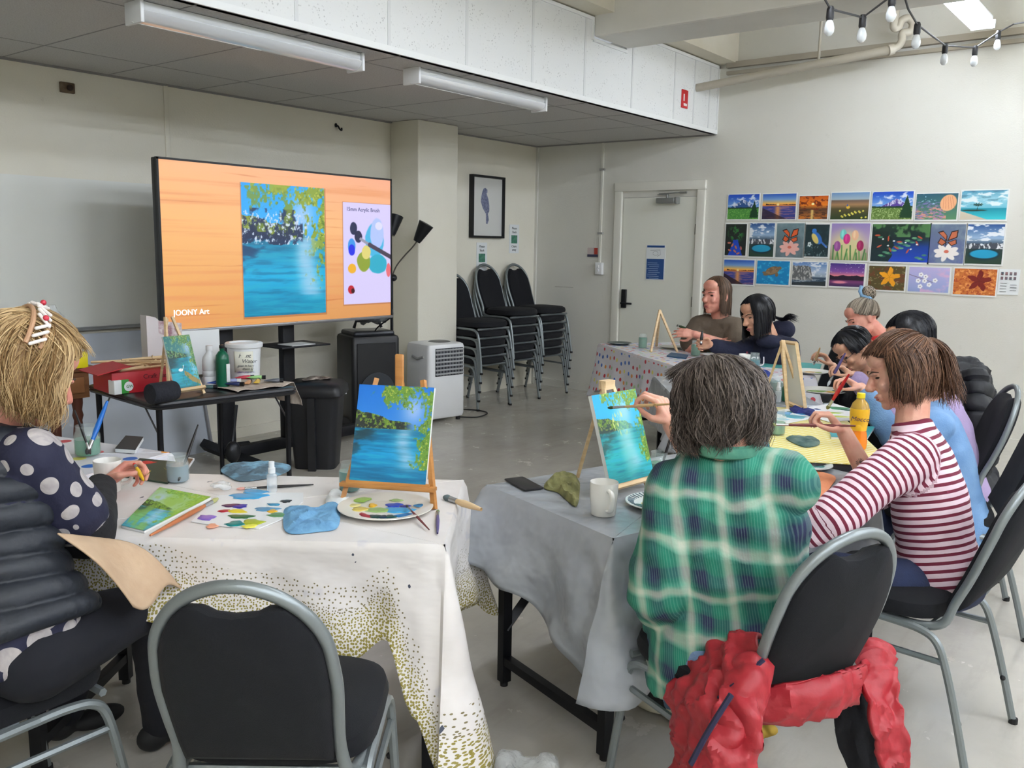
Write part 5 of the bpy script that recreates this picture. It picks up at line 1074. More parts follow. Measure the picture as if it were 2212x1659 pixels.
# ================================================================ THINGS ON THE TABLES
m_glass = mat('jar_glass', (225, 238, 236), .04, alpha=.13, coat=1); m_mug = mat('white_mug_glaze', (232, 231, 226), .22, coat=.3)
m_blackh = mat('black_lacquer', (22, 20, 24), .3); m_ferr = mat('silver_ferrule', (190, 192, 194), .25, .8); m_woodh = mat('orange_wood_handle', (176, 104, 60), .4)
def brush(tip, end, label, handle, hair=(150, 120, 90), r=.004, group='paintbrushes', nm='paintbrush', tipc=None, L_f=.16, L_h=.11):
    tip, end = V(tip), V(end); d = (end - tip); L = d.length; d.normalize(); t = thing(nm, label, 'brush', (tip + end) / 2, group='paintbrushes of the class')
    a, b_ = tip + d * L * L_h, tip + d * L * (L_h + L_f)
    MB().lathe([(r * .9, 0), (r * 1.3, L * .2), (r * 1.1, L * .45), (r * .6, L * .75), (r * .45, L * (1 - L_h - L_f) - .001), (0, L * (1 - L_h - L_f))], b_, n=10, ax=d).build('handle', handle, t)
    MB().cyl(a, b_, r * 1.05, r * .95, n=10).build('ferrule', m_ferr, t)
    MB().lathe([(r * .95, -.002), (r * 1.25, L * L_h * .45), (r * .7, L * L_h * .85), (0, L * L_h)], a, n=10, ax=-d).build('bristles', mat('bristle_%d_%d_%d' % hair, hair, .8), t)
    if tipc: MB().ell(tip + d * L * .02, (r * 1.1, r * 1.1, r * 1.3), n=8, m=6).build('wet_paint', mat('paint_%d_%d_%d' % tipc, tipc, .3), t)
    return t
def jar(c, R, H, label, water, fill=.6, stub=None):
    c = V(c); t = thing('water_jar', label, 'jar', c, group='glass jars of painting water'); w = .0025
    MB().lathe([(0, 0), (R * .92, 0), (R, H * .06), (R, H * .68), (R * .86, H * .8), (R * .8, H * .84), (R * .84, H * .88), (R * .8, H * .92), (R * .84, H), (R * .84 - w, H), (R * .8 - w, H * .9), (R * .8 - w, H * .84), (R * .86 - w, H * .8), (R - w, H * .67), (R - w, H * .08), (0, H * .04)], c, n=28).build('glass', m_glass, t)
    MB().lathe([(0, H * .045), (R * .9 - w, H * .045), (R - w - .0006, H * .085), (R - w - .0006, H * fill), (0, H * fill)], c, n=28).build('painting_water', mat('water_%d_%d_%d' % water, water, .15), t)
    return t
def mug(c, label, rz, R=.041, H=.10):
    c = V(c); t = thing('mug', label, 'mug', c, group='white mugs')
    MB().lathe([(0, 0), (R * .86, 0), (R * .9, .003), (R, H * .7), (R * 1.02, H - .002), (R * 1.0, H), (R * .96, H - .003), (R * .92, H * .6), (R * .8, .008), (0, .006)], c, n=36).build('cup', m_mug, t)
    u = V((math.cos(rz), math.sin(rz), 0)); MB().tube(cr([c + u * R * .93 + V((0, 0, H * .82)), c + u * (R + .022) + V((0, 0, H * .78)), c + u * (R + .031) + V((0, 0, H * .55)), c + u * (R + .02) + V((0, 0, H * .28)), c + u * R * .88 + V((0, 0, H * .2))], 5), .006, n=10, flat=1.4).build('handle', m_mug, t)
    return t
def dab(t, c, rx, ry, rot, col, h=.003, seed=0):
    rd = random.Random(seed * 7 + 1); n = 18; ph = rd.uniform(0, 6); R = []
    for s, z in ((1, 0), (.96, h * .5), (.75, h), (.35, h * 1.15), (.02, h * 1.1)):
        R.append([V(c) + Matrix.Rotation(rot, 3, 'Z') @ V((rx * s * math.cos(a) * (1 + .22 * math.sin(3 * a + ph) + .1 * math.sin(7 * a + ph)), ry * s * math.sin(a) * (1 + .22 * math.cos(2 * a + ph) + .1 * math.sin(6 * a)), z)) for a in [2 * PI * k / n for k in range(n)]])
    MB().rings(R, True, True).build('paint_dab', mat('dab_%d_%d_%d' % col, col, .28), t)
def plate(c, R, label, dabs, rim=(228, 224, 214), tilt=None, ry=None, hgt=.014, extra=None):
    c = V(c); t = thing('paint_plate', label, 'plate', c, group='plates used as palettes'); ry = ry or 1
    MB().lathe([(0, 0.001), (R * .62, 0.001), (R * .68, .002), (R * .93, hgt), (R, hgt + .001), (R * .995, hgt + .003), (R * .92, hgt + .003), (R * .66, .005), (R * .6, .004), (0, .004)], c, n=44).build('dish', mat('plate_%d_%d_%d' % rim, rim, .3, coat=.3), t)
    for i, (dx, dy, rx, ry_, rot, col) in enumerate(dabs):
        r_ = math.hypot(dx, dy) / R; z = .0045 if r_ < .62 else .0045 + (r_ - .62) / .35 * (hgt - .002)
        p = c + V((RT[0], RT[1], 0)).normalized() * dx + V((FW[0], FW[1], 0)).normalized() * dy + V((0, 0, z)); dab(t, p, rx, ry_ * 1.15, math.radians(rot) + math.atan2(RT[1], RT[0]), col, .0025, i)
    return t
def rag(pts, z, name, label, m, seed=1, h=.03, folds=3, cat='cloth', nn=26, th=.003):
    """a crumpled rag over an outline of table points"""
    C = [V(p) for p in pts]; cen = sum(C, V((0, 0, 0))) / len(C); ring = cr(C, 6, True); n = len(ring); vs = []; rows = 12; rd = random.Random(seed); b = MB(); RR = []
    for j in range(rows + 1):
        s = j / rows; q = []
        for k, p in enumerate(ring):
            v = cen + (p - cen) * max(s, .01); nz = 1.0 - abs(snoise(np.array([[v.x, v.y, seed]]), 30, seed)[0]) * 1.1 - .5 * abs(snoise(np.array([[v.x, v.y, seed + .5]]), 70, seed + 2)[0]); edge = min(1, (1 - s) * 4)
            q.append(V((v.x, v.y, z + .002 + h * (.25 + .75 * nz) * edge * .8 + .002)))
        RR.append(q)
    b.rings(RR, True, False); b.rings([RR[-1], [V((p.x, p.y, z + .001)) for p in RR[-1]]], False, True); o = b.build(name, m, None, smooth=True)
    return tag(o, label, cat, 'rags on the tables' if name == 'paint_rag' else None)
def zt(*q, z=TZ + .0025): return [Z(x, y, z) for x, y in q]
ZW = TZ + .003
# ---- white table
jar(Z(190, 983, TZ + .002), .046, .112, 'jar of green water with two brushes on the left polka-dot cloth', (60, 140, 108), .56)
c = Z(190, 983, TZ + .02); brush(c + V((.01, 0, 0)), D(162, 888, 3.2), 'black brush leaning left in the green water jar at the left', m_blackh, (60, 50, 50), .004)
brush(c + V((.0, .01, 0)), D(231, 869, 3.27), 'bright blue brush standing in the green water jar at the left', mat('bright_blue', (24, 104, 190), .35), (60, 60, 60), .008)
a = zt((249, 977), (293, 980), (310, 952), (272, 949)); t = thing('notebook', 'closed black notebook on the left polka-dot cloth', 'notebook', a[0])
MB().poly([p + V((0, 0, .016)) for p in a], .002, (0, 0, 1)).build('cover', mat('notebook_black', (38, 38, 42), .5), t, smooth=False); MB().poly([p + V((0, 0, .0135)) for p in a], .013, (0, 0, 1)).build('page_block', m_paper, t, smooth=False)
mug(Z(235, 1060, ZW), 'white mug beside the blonde person on the white cloth', math.atan2(RT[1], RT[0]) + .25)
a = zt((262, 1030), (362, 1046), (408, 1003), (302, 993)); t = thing('art_booklet', 'dark green booklet with red shape and yellow lettering by the grey water jar', 'book', a[0])
MB().poly([p + V((0, 0, .006)) for p in a], .006, (0, 0, 1)).build('cover', mat('booklet_green', (34, 56, 40), .35), t, smooth=False)
cc = [a[3].lerp(a[2], .02), a[3].lerp(a[2], .42)]; dab(t, a[3].lerp(a[1], .2) + V((0, 0, .006)), .035, .02, -.5, (206, 44, 40), .0012, 4); dab(t, a[3].lerp(a[0], .25) + V((0, 0, .006)), .02, .025, .2, (50, 70, 150), .0012, 5)
b = MB()
for k in range(3): p = a[2].lerp(a[1], .25 + .15 * k) + V((0, 0, .0065)); b.tube([p.lerp(a[0], .12), p.lerp(a[3], .35)], .002, n=4)
b.build('lettering', mat('booklet_yellow', (206, 196, 60), .5), t, smooth=False)
t = thing('tablet', 'white-edged tablet lying beside the grey water jar', 'tablet', Z(410, 1005, ZW)); a = zt((385, 1020), (402, 1022), (420, 994), (400, 992)); MB().poly([p + V((0, 0, .008)) for p in a], .008, (0, 0, 1)).build('body', m_white, t, smooth=False); MB().poly([p.lerp(sum(a, V()) / 4, .15) + V((0, 0, .009)) for p in a], .001, (0, 0, 1)).build('glass', m_blackh, t, smooth=False)
jar(Z(385, 1040, ZW), .037, .092, 'jar of grey-blue water with a black brush on the white cloth', (98, 122, 138), .62)
brush(Z(385, 1040, ZW + .01), D(427, 920, 2.98), 'black brush standing in the grey-blue water jar', m_blackh, (40, 40, 40), .0042)
m_rag1 = mat('blue_stained_rag', (120, 164, 190), .85, col2=(84, 106, 120), scale=13, bump=.4, bscale=60, ramp=(.42, .56)); m_ragb = mat('light_blue_rag', (116, 168, 204), .85, col2=(96, 146, 186), scale=18, bump=.4, bscale=60)
rag(zt((477, 1017), (500, 1003), (560, 1000), (610, 1003), (628, 1010), (618, 1022), (575, 1035), (520, 1041), (492, 1030)), ZW, 'paint_rag', 'flat blue rag smeared with paint at the far edge of the white cloth', m_rag1, 3, .016)
t = thing('spray_bottle', 'small clear spray bottle with a white cap on the white cloth', 'bottle', Z(588, 1062, ZW)); c = Z(588, 1062, ZW)
MB().lathe([(0, 0), (.0155, 0), (.0165, .004), (.0165, .055), (.009, .062), (.009, .066), (0, .066)], c).build('bottle_body', m_clear, t); MB().lathe([(.0115, .062), (.0115, .078), (.009, .08), (.009, .098), (0, .1)], c).build('spray_cap', m_hdpe, t)
brush(Z(510, 1056, ZW + .005), Z(674, 1047, ZW + .004), 'black brush with orange ferrule lying behind the spray bottle', m_blackh, (220, 160, 150), .0038)
# flat painting, palette paper, long brush
q = zt((262, 1140), (312, 1152), (456, 1078), (345, 1057)); n_ = V((0, 0, 1)); P = river(90, 120, 8, sky=(150, 190, 120), wat=(80, 180, 200), hor=.5, glow=.2, green=(130, 180, 50), dark=(30, 70, 40), white=.1); P.put(ss(.45, .6, fb(P.x, P.y, 4, 4, 3)), (150, 190, 60), .6)
t = thing('flat_painting', 'unfinished green and blue canvas lying flat before the blonde person', 'painting', q[0])
MB().poly([p + V((0, 0, .006)) for p in (q[0], q[1], q[2], q[3])], .006, (0, 0, 1)).build('board', m_canvas_edge, t, smooth=False); paint_on(P, q[3] + n_ * .0075, q[2] + n_ * .0075, q[1] + n_ * .0075, q[0] + n_ * .0075, 'painted_face', t)
brush(Z(472, 1076, ZW + .012), Z(324, 1157, ZW + .012), 'long orange-handled brush at the front edge of the white cloth', m_woodh, (170, 170, 110), .0058, L_f=.12)
q = zt((413, 1128), (470, 1072), (560, 1066), (655, 1066), (655, 1085), (612, 1122), (560, 1143), (480, 1138)); t = thing('palette_paper', 'white palette sheet covered with wet paint on the white cloth', 'palette', q[0])
MB().poly([p + V((0, 0, .003)) for p in q], .0025, (0, 0, 1)).build('sheet', mat('palette_white', (232, 234, 236), .35), t, smooth=False)
for i, (px, py, rx, ry, rot, col) in enumerate([(535, 1072, .055, .02, 10, (60, 160, 214)), (550, 1062, .04, .014, 0, (90, 170, 220)), (500, 1092, .025, .010, 10, (90, 50, 90)), (520, 1094, .02, .012, 30, (50, 40, 150)), (447, 1118, .028, .011, -50, (130, 100, 190)), (458, 1136, .016, .010, 0, (230, 160, 130)), (484, 1104, .016, .008, 30, (170, 30, 50)), (512, 1104, .03, .008, -10, (226, 206, 50)), (520, 1116, .035, .012, 0, (50, 100, 60)), (508, 1131, .026, .012, 0, (0, 124, 124)), (545, 1128, .03, .014, 10, (170, 180, 40)), (540, 1137, .02, .009, 0, (226, 220, 80)), (575, 1100, .035, .012, 10, (90, 150, 190)), (588, 1104, .014, .008, 0, (220, 170, 40)), (600, 1112, .03, .010, 0, (90, 140, 90)), (592, 1090, .02, .006, -20, (40, 130, 170)), (618, 1083, .016, .010, 20, (30, 40, 46))]): dab(t, Z(px, py, ZW + .003), rx, ry * 1.9, math.radians(rot) + math.atan2(RT[1], RT[0]), col, .002, i)
rag(zt((612, 1120), (622, 1098), (680, 1100), (728, 1086), (735, 1110), (728, 1142), (690, 1150), (622, 1153)), ZW, 'paint_rag', 'folded light blue rag between the palette sheet and the big plate', m_ragb, 7, .022)
r = thing('crumpled_wrap', 'scrap of crumpled clear film with green paint on the white cloth', 'film', Z(480, 1060, ZW)); m_film = mat('clear_film', (236, 240, 242), .1, alpha=.4, coat=1, bump=1.0, bscale=60); crumple('film', Z(480, 1052, ZW + .012), (.035, .03, .016), m_film, r, 5, .005, .006)
rag(zt((705, 1090), (712, 1070), (745, 1066), (760, 1078), (748, 1094)), ZW, 'paper_scrap', 'crumpled white paper left of the big plate', m_paper, 11, .03)
cy_ = (0, 0, 0); c = Z(833, 1103, ZW)
plate(c, .142, 'large cream plate of blue green and red paint below the oak easel', [(-.09, .075, .03, .03, 0, (150, 190, 90)), (-.045, .035, .012, .02, 0, (226, 180, 50)), (.02, .04, .024, .024, 0, (50, 80, 200)), (.055, .03, .016, .016, 0, (60, 60, 150)), (-.075, -.005, .03, .016, 20, (200, 180, 90)), (-.02, -.01, .04, .02, 10, (150, 180, 110)), (.04, -.01, .045, .03, 0, (70, 160, 210)), (-.05, -.07, .014, .025, 30, (150, 24, 40)), (-.02, -.075, .02, .018, 0, (20, 60, 56)), (.005, -.078, .014, .014, 0, (16, 40, 60)), (.025, -.075, .016, .016, 0, (20, 70, 60)), (.065, -.06, .03, .018, 10, (30, 110, 170)), (.1, .03, .02, .014, 40, (60, 130, 180)), (.02, .09, .02, .01, 0, (150, 180, 110)), (-.1, .02, .02, .014, 30, (220, 210, 140))])
brush(Z(877, 1091, ZW + .02), Z(926, 1143, ZW + .006), 'thin brown brush resting across the rim of the big plate', mat('dark_red_handle', (110, 44, 44), .4), (60, 60, 50), .003)
brush(Z(946, 1102, ZW + .004), Z(945, 1151, ZW + .004), 'short purple and yellow brush on the right of the big plate', mat('purple_handle', (90, 80, 130), .4), (120, 140, 90), .0045)
t = brush(Z(958, 1073, ZW + .006), Z(1026, 1096, ZW + .008), 'wide flat brush with pale wooden handle at the cloth corner', m_pine, (96, 112, 116), .009, L_f=.22, L_h=.22)
jar(Z(755, 1060, ZW), .035, .095, 'jar of teal water behind the oak easel', (66, 140, 140), .7)
fl, fr = Z(738, 1086, ZW), Z(938, 1100, ZW)
r, x, n, up, led = easel(fl, fr, .37, 'honey-coloured wooden table easel at the middle of the photo', m_oak, ledge=.062, over=-.003, lean=.13, back=.14, w=.014, spread_top=.075, back_up=1.0)
MB().box((fl + fr) / 2 - n * .125 + V((0, 0, .385)) + x * .0, (.028, .012, .13), math.atan2(x.y, x.x), bev=.005).build('mast', m_oak, r)
MB().box(led + V((0, 0, -.002)) + n * .0, (.30, .03, .012), math.atan2(x.y, x.x), bev=.002).build('tray', m_oak, r)
P = river(160, 210, 0, sky=(24, 116, 214), wat=(0, 128, 180), hor=.44, glow=.76, green=(110, 150, 50), dark=(40, 48, 48), streak=.70)
canvas_board(led - x * .122 + V((0, 0, .008)), led + x * .118 + V((0, 0, .008)), .30, up, P, 'tall blue river painting on the honey-coloured middle easel', .014)
# ---- grey table
GZ = TG + .003
def zg(*q): return [Z(x, y, GZ) for x, y in q]
a = zg((1088, 1037), (1142, 1067), (1178, 1057), (1120, 1030)); t = thing('smartphone', 'black phone lying face down at the corner of the grey cloth', 'phone', a[0]); c = sum(a, V()) / 4; u = (a[1] - a[0]); MB().box(c + V((0, 0, .004)), (.155, .075, .008), math.atan2(u.y, u.x), bev=.0038).build('body', m_blackh, t); 
rag(zg((1175, 1055), (1190, 1035), (1225, 1030), (1250, 1040), (1252, 1065), (1245, 1095), (1222, 1080), (1205, 1065)), GZ, 'paint_rag', 'crumpled olive green cloth beside the phone', mat('olive_rag', (134, 132, 84), .9, col2=(100, 100, 62), scale=20, bump=.5, bscale=50), 21, .038)
mug(Z(1303, 1110, GZ), 'white mug with its handle toward the viewer on the grey cloth', math.atan2(-FW[1], -FW[0]) + .25, .043, .102)
c = Z(1422, 1093, GZ); t = plate(c, .105, 'film-wrapped blue-patterned plate half hidden by the plaid shirt', [(-.02, .04, .01, .014, 0, (150, 20, 44)), (-.035, .0, .02, .02, 0, (226, 214, 150)), (-.055, -.02, .03, .02, -30, (70, 100, 90)), (-.03, -.05, .03, .012, 0, (140, 180, 80))], rim=(222, 226, 224))
b = MB()
for k in range(40): a_ = k * 2 * PI / 40; b.tube([c + V((math.cos(a_) * .078, math.sin(a_) * .078, .010)), c + V((math.cos(a_ + .12) * .097, math.sin(a_ + .12) * .097, .0185))], .0018, n=4)
b.build('rim_pattern', mat('pattern_blue', (90, 116, 128), .4), t)
fl, fr = D(1262, 1040, 3.0), D(1422, 1058, 2.95); a_, b_ = Z(1300, 1066, GZ), Z(1425, 1050, GZ)
fl, fr = Z(1268, 1046, GZ), Z(1416, 1056, GZ); md_ = (fl + fr) / 2; yv = V((.86, .51, 0)).normalized()
fl = Z(1326, 1072, GZ); fr = fl + V((.93, -.13, 0)) * .19
r, x, n, up, led = easel(fl, fr, .36, 'small pine easel holding the river painting on the grey cloth', m_pine, ledge=.03, over=.02, lean=.12, back=.12, w=.011, top_block=True)
P = river(140, 210, 2, sky=(20, 160, 220), wat=(30, 160, 164), hor=.42, glow=.62, green=(104, 140, 40), dark=(40, 66, 60), streak=.62, fol=1.15)
P.put(P.E(.55, .55, .16, .4, .6), (130, 206, 200), .6); P.put(ss(.62, .68, fb(P.x - .2 * P.y, P.y, 30, 8, 41)) * P.E(.5, .35, .25, .13, .3), (214, 220, 140), .9)
cb = (led + V((0, 0, .012))); canvas_board(cb - x * .118, cb + x * .112, .30, up, P, 'river painting on the pine easel of the plaid-shirted person', .014)
jar(Z(1422, 1035, GZ), .036, .1, 'jar of green water beside the painting on the grey cloth', (70, 132, 104), .6)
brush(Z(1422, 1030, GZ + .01), D(1455, 925, 3.1), 'black brush standing in the jar beside the plaid-shirted person\'s painting', m_blackh, (40, 40, 40), .0042)
c = Z(1742, 1010, GZ); t = plate(c, .095, 'foil-wrapped palette plate with lime and red paint beside the orange cloth', [(-.03, .01, .03, .02, 0, (200, 210, 90)), (-.045, .04, .02, .012, 0, (170, 200, 60)), (.015, .005, .012, .008, 0, (170, 40, 70)), (.05, -.005, .025, .012, 10, (60, 110, 110)), (.02, .045, .02, .01, 0, (60, 70, 80)), (-.05, -.03, .02, .01, 0, (70, 120, 190)), (.055, .03, .02, .01, 0, (130, 190, 180))], rim=(216, 222, 224))
rag(zg((1712, 1035), (1745, 1018), (1802, 1030), (1795, 1052), (1762, 1090), (1735, 1068)), GZ, 'paint_rag', 'orange cloth with a small brush on it at the grey table edge', mat('orange_rag', (226, 146, 104), .85, bump=.4, bscale=50), 31, .014)
brush(Z(1722, 1028, GZ + .022), Z(1732, 1062, GZ + .022), 'short dark brush lying on the orange cloth', m_blackh, (70, 50, 40), .003)
# edge-on painting of the striped person
e0 = Z(1640, 1002, GZ); xe = V((.98, .12, 0)); r, x, n, up, led = easel(e0 - xe * .09, e0 + xe * .09, .36, 'pine easel at the far end of the grey cloth hidden by the grey-haired head', m_pine, ledge=.03, over=.0, lean=.12, back=.1, w=.011, top_block=True)
P = river(70, 110, 6, wat=(30, 150, 170)); P.put(P.x < 2, (120, 190, 210), .3); cb = led + V((0, 0, .012)); canvas_board(cb - x * .11, cb + x * .11, .30, up, P, 'painting of the striped-shirt person seen almost edge-on behind grey hair', .014)
# ---- gingham table
YZ = TZ + .004
def zy(*q): return [Z(x, y, YZ) for x, y in q]
jar(Z(1677, 938, YZ), .037, .11, 'jar of pale green water with a black brush on the gingham cloth', (90, 150, 130), .5)
brush(Z(1677, 935, YZ + .01), D(1673, 850, 3.85), 'black brush upright in the jar on the gingham cloth', m_blackh, (40, 40, 40), .004)
t = thing('spray_bottle', 'small clear spray bottle behind the gingham cloth jar', 'bottle', Z(1680, 868, YZ)); c = Z(1680, 868, YZ)
MB().lathe([(0, 0), (.0155, 0), (.0165, .004), (.0165, .055), (.009, .062), (.009, .066), (0, .066)], c).build('bottle_body', m_clear, t); MB().lathe([(.0115, .062), (.0115, .078), (.009, .08), (.009, .105), (0, .107)], c).build('spray_cap', m_hdpe, t)
c = Z(1697, 866, YZ); lathe_thing('green_bottle', 'dark green little bottle by the easel with the canvas back', 'bottle', c, [('body', [(0, 0), (.02, 0), (.022, .004), (.022, .07), (.01, .09)], m_gb), ('cap', [(.011, .088), (.011, .105), (0, .106)], m_blk)])
c = Z(1851, 968, YZ); t = thing('soda_bottle', 'orange soft drink bottle with a yellow cap on the gingham cloth', 'bottle', c)
m_or = mat('orange_drink', (238, 132, 24), .12, coat=.6); m_ye = mat('yellow_sleeve', (240, 186, 40), .35)
MB().lathe([(0, 0), (.033, .0), (.036, .006), (.037, .03), (.034, .06), (.030, .075), (.030, .078)], c, n=28).build('bottle_body', m_or, t)
MB().lathe([(.0312, .076), (.033, .095), (.037, .12), (.038, .15), (.037, .165)], c, n=28).build('printed_sleeve', m_ye, t)
MB().lathe([(.0365, .165), (.03, .185), (.017, .2), (.014, .205), (.014, .215)], c, n=24).build('bottle_neck', mat('neck_yellow', (226, 180, 80), .15, trans=.4), t)
MB().lathe([(.0165, .207), (.0165, .226), (0, .228)], c, n=20).build('cap', mat('cap_yellow', (236, 214, 40), .4), t)
fd = (V((CAM[0], CAM[1], 0)) - V((c.x, c.y, 0))).normalized(); xd_ = V((-fd.y, fd.x, 0)); text('Mocco', .026, mat('label_purple', (70, 40, 90), .4), t, c + fd * .0395 - xd_ * .033 + V((0, 0, .118)), xd_, (0, 0, 1), shear=.3)
MB().lathe([(0, .002), (.012, .001), (.013, 0)], c + fd * .036 + V((0, 0, .09)), ax=fd).build('fruit_print', m_ye, t)
q = zy((1664, 905), (1700, 916), (1752, 905), (1748, 888), (1700, 884), (1668, 890)); t = thing('palette_paper', 'palette sheet smeared blue and teal left on the gingham cloth', 'palette', q[0]); MB().poly([p + V((0, 0, .003)) for p in q], .0025, (0, 0, 1)).build('sheet', _M['palette_white'], t, smooth=False)
for i, (px, py, rx, ry, col) in enumerate([(1690, 892, .04, .03, (90, 160, 210)), (1715, 900, .05, .03, (70, 160, 180)), (1708, 890, .016, .012, (0, 100, 100)), (1735, 894, .03, .02, (60, 140, 190)), (1690, 905, .03, .016, (150, 200, 220))]): dab(t, Z(px, py, YZ + .003), rx, ry * 1.7, math.atan2(RT[1], RT[0]), col, .002, i)
q = zy((1742, 898), (1790, 912), (1850, 908), (1858, 890), (1800, 872), (1748, 880)); t = thing('palette_paper', 'white palette sheet under the red-handled brush on the gingham cloth', 'palette', q[0]); MB().poly([p + V((0, 0, .003)) for p in q], .0025, (0, 0, 1)).build('sheet', _M['palette_white'], t, smooth=False)
for i, (px, py, rx, ry, col) in enumerate([(1810, 882, .05, .03, (60, 140, 100)), (1800, 892, .04, .012, (150, 180, 60)), (1775, 893, .012, .012, (160, 30, 60)), (1835, 886, .04, .012, (30, 90, 80)), (1765, 884, .016, .01, (50, 70, 130)), (1815, 900, .05, .012, (190, 200, 90))]): dab(t, Z(px, py, YZ + .003), rx, ry * 1.7, math.atan2(RT[1], RT[0]), col, .002, i)
rag(zy((1706, 884), (1730, 880), (1768, 896), (1760, 904), (1735, 896), (1715, 894)), YZ + .003, 'paint_rag', 'navy blue cloth below the easel with the canvas back', mat('navy_rag', (34, 44, 110), .85, bump=.4, bscale=50), 41, .022)
rag(zy((1698, 948), (1725, 945), (1765, 950), (1768, 962), (1735, 966)), YZ, 'paint_rag', 'grey-green smeared rag at the near edge of the gingham cloth', mat('teal_rag', (96, 116, 110), .85, col2=(60, 90, 88), scale=20, bump=.4, bscale=50), 43, .018)
q = zy((1795, 948), (1872, 952), (1890, 925), (1790, 925)); t = thing('flat_painting', 'teal canvas lying flat behind the orange drink bottle', 'painting', q[0]); P = Pt(20, 20); P.vgrad([(0, (70, 170, 170)), (1, (50, 140, 150))]); MB().poly([p + V((0, 0, .008)) for p in q], .008, (0, 0, 1)).build('board', m_canvas_edge, t, smooth=False); paint_on(P, q[3] + n_ * .009, q[2] + n_ * .009, q[1] + n_ * .009, q[0] + n_ * .009, 'painted_face', t)
# easel with the back of a canvas
fA, fB = Z(1648, 868, YZ), Z(1745, 882, YZ); ax_ = (fB - fA); H = .40
r = thing('table_easel', 'tall pine easel holding a canvas seen from behind', 'easel', (fA + fB) / 2)
fl, fm = Z(1646, 868, YZ), Z(1702, 884, YZ); fr = Z(1735, 882, YZ); dd = float((np.array(fm) - CAM) @ FW); apex = D(1692, 727, dd + .04)
for p in (fl, fm, fr): MB().tube([p, apex + (V((0, 0, -.02)))], .0085, n=4).build('leg', m_pine, r, smooth=False)
b1, b2 = D(1712, 872, dd + .03), D(1738, 884, dd - .02); t1, t2 = D(1686, 735, dd + .08), D(1718, 742, dd + .0)
MB().tube([D(1700, 868, dd + .05), D(1742, 886, dd - .06)], .008, n=4).build('ledge', m_pine, r, smooth=False)
t = thing('canvas_painting', 'blank-backed canvas turned away on the tall pine easel', 'painting', b1); nn_ = (b2 - b1).cross(t1 - b1).normalized()
A1, A2, A3, A4 = D(1700, 874, dd + .12), D(1740, 882, dd - .08), D(1721, 742, dd - .02), D(1688, 738, dd + .16)
MB().poly([A1, A2, A3, A4], .006, nn_).build('canvas', m_canvas_edge, t, smooth=False)
b = MB()
for p, q in ((A1, A2), (A2, A3), (A3, A4), (A4, A1)): b.tube([p, q], .010, n=4)
b.build('stretcher_frame', m_pine, t, smooth=False)
# ---- connecting and far tables
for (px, py, R, z, lab, dabs, rim) in [((1778), 848, .13, TZ, 'grey-rimmed plate of green and ochre paint under the lavender sleeve', [(-.03, .02, .05, .03, 0, (110, 150, 70)), (.05, .0, .03, .02, 0, (210, 180, 90)), (-.07, -.03, .03, .02, 0, (230, 225, 200)), (.02, -.05, .03, .02, 0, (180, 110, 70)), (.08, .03, .02, .02, 0, (60, 110, 90))], (196, 196, 190)),
  (1752, 806, .12, TZ, 'white plate with small ochre dabs beyond the grey-rimmed plate', [(-.03, .0, .02, .02, 0, (220, 180, 90)), (.0, .02, .03, .02, 0, (200, 150, 70)), (.05, .0, .02, .02, 0, (150, 170, 80))], (226, 226, 220)),
  (1450, 752, .1, TZ, 'plate of beige paint behind the small empty easel', [(-.02, 0, .03, .03, 0, (210, 180, 140)), (.03, .01, .03, .02, 0, (226, 200, 160))], (214, 214, 206)),
  (1545, 770, .1, TZ, 'white plate with lime paint on the far polka-dot table', [(-.03, 0, .03, .03, 0, (190, 200, 60)), (.03, .0, .03, .02, 0, (60, 110, 80)), (.05, .02, .03, .02, 0, (220, 220, 180))], (220, 222, 222)),
  (1338, 744, .1, TZ, 'dark plate with white lump at the left end of the far table', [(-.0, 0.0, .04, .04, 0, (230, 232, 234))], (70, 84, 80))]:
    plate(Z(px, py, z + .004), R, lab, dabs, rim)
jar(Z(1388, 752, TZ + .003), .036, .115, 'jar of green water left of the small empty easel', (76, 132, 108), .75)
jar(Z(1502, 769, TZ + .003), .036, .115, 'jar of green water right of the small empty easel', (86, 140, 110), .75)
jar(Z(1629, 801, TZ + .003), .037, .12, 'jar of teal water beside the far white mug', (20, 120, 130), .62)
mug(Z(1607, 797, TZ + .003), 'far white mug on the polka-dot cloth', math.atan2(-RT[1], -RT[0]), .038, .1)
jar(Z(1680, 858, TZ + .003), .05, .12, 'grey-green jar seen through the legs of the tall pine easel', (104, 128, 120), .7)
fl, fr = Z(1406, 760, TZ + .002), Z(1463, 760, TZ + .002); dd = float((np.array(fl) - CAM) @ FW)
r = thing('table_easel', 'small empty pine easel on the far polka-dot table', 'easel', fl); ap = D(1425, 670, dd + .06)
for p in (fl, fr, Z(1418, 748, TZ + .002)): MB().tube([p, ap], .011, n=4).build('leg', m_pine, r, smooth=False)
t = thing('flat_painting', 'teal canvas lying before the person in the navy hoodie', 'painting', Z(1555, 765, TZ)); q = [Z(x, y, TZ + .008) for x, y in ((1520, 764), (1590, 770), (1600, 762), (1535, 757))]; MB().poly([p for p in q], .007, (0, 0, 1)).build('board', mat('teal_board', (40, 120, 130), .5), t, smooth=False)
t = thing('flat_painting', 'small blue canvas lying flat right of the small empty easel', 'painting', Z(1465, 768, TZ)); q = [Z(x, y, TZ + .012) for x, y in ((1440, 768), (1482, 773), (1487, 766), (1450, 761))]; MB().poly([p for p in q], .011, (0, 0, 1)).build('board', mat('blue_board', (44, 84, 116), .5), t, smooth=False)
rag([Z(x, y, TZ + .003) for x, y in ((1622, 805), (1640, 799), (1664, 806), (1660, 814), (1630, 815))], TZ + .003, 'paint_rag', 'small royal blue rag below the teal water jar', mat('royal_rag', (30, 50, 130), .85, bump=.4, bscale=50), 47, .02)
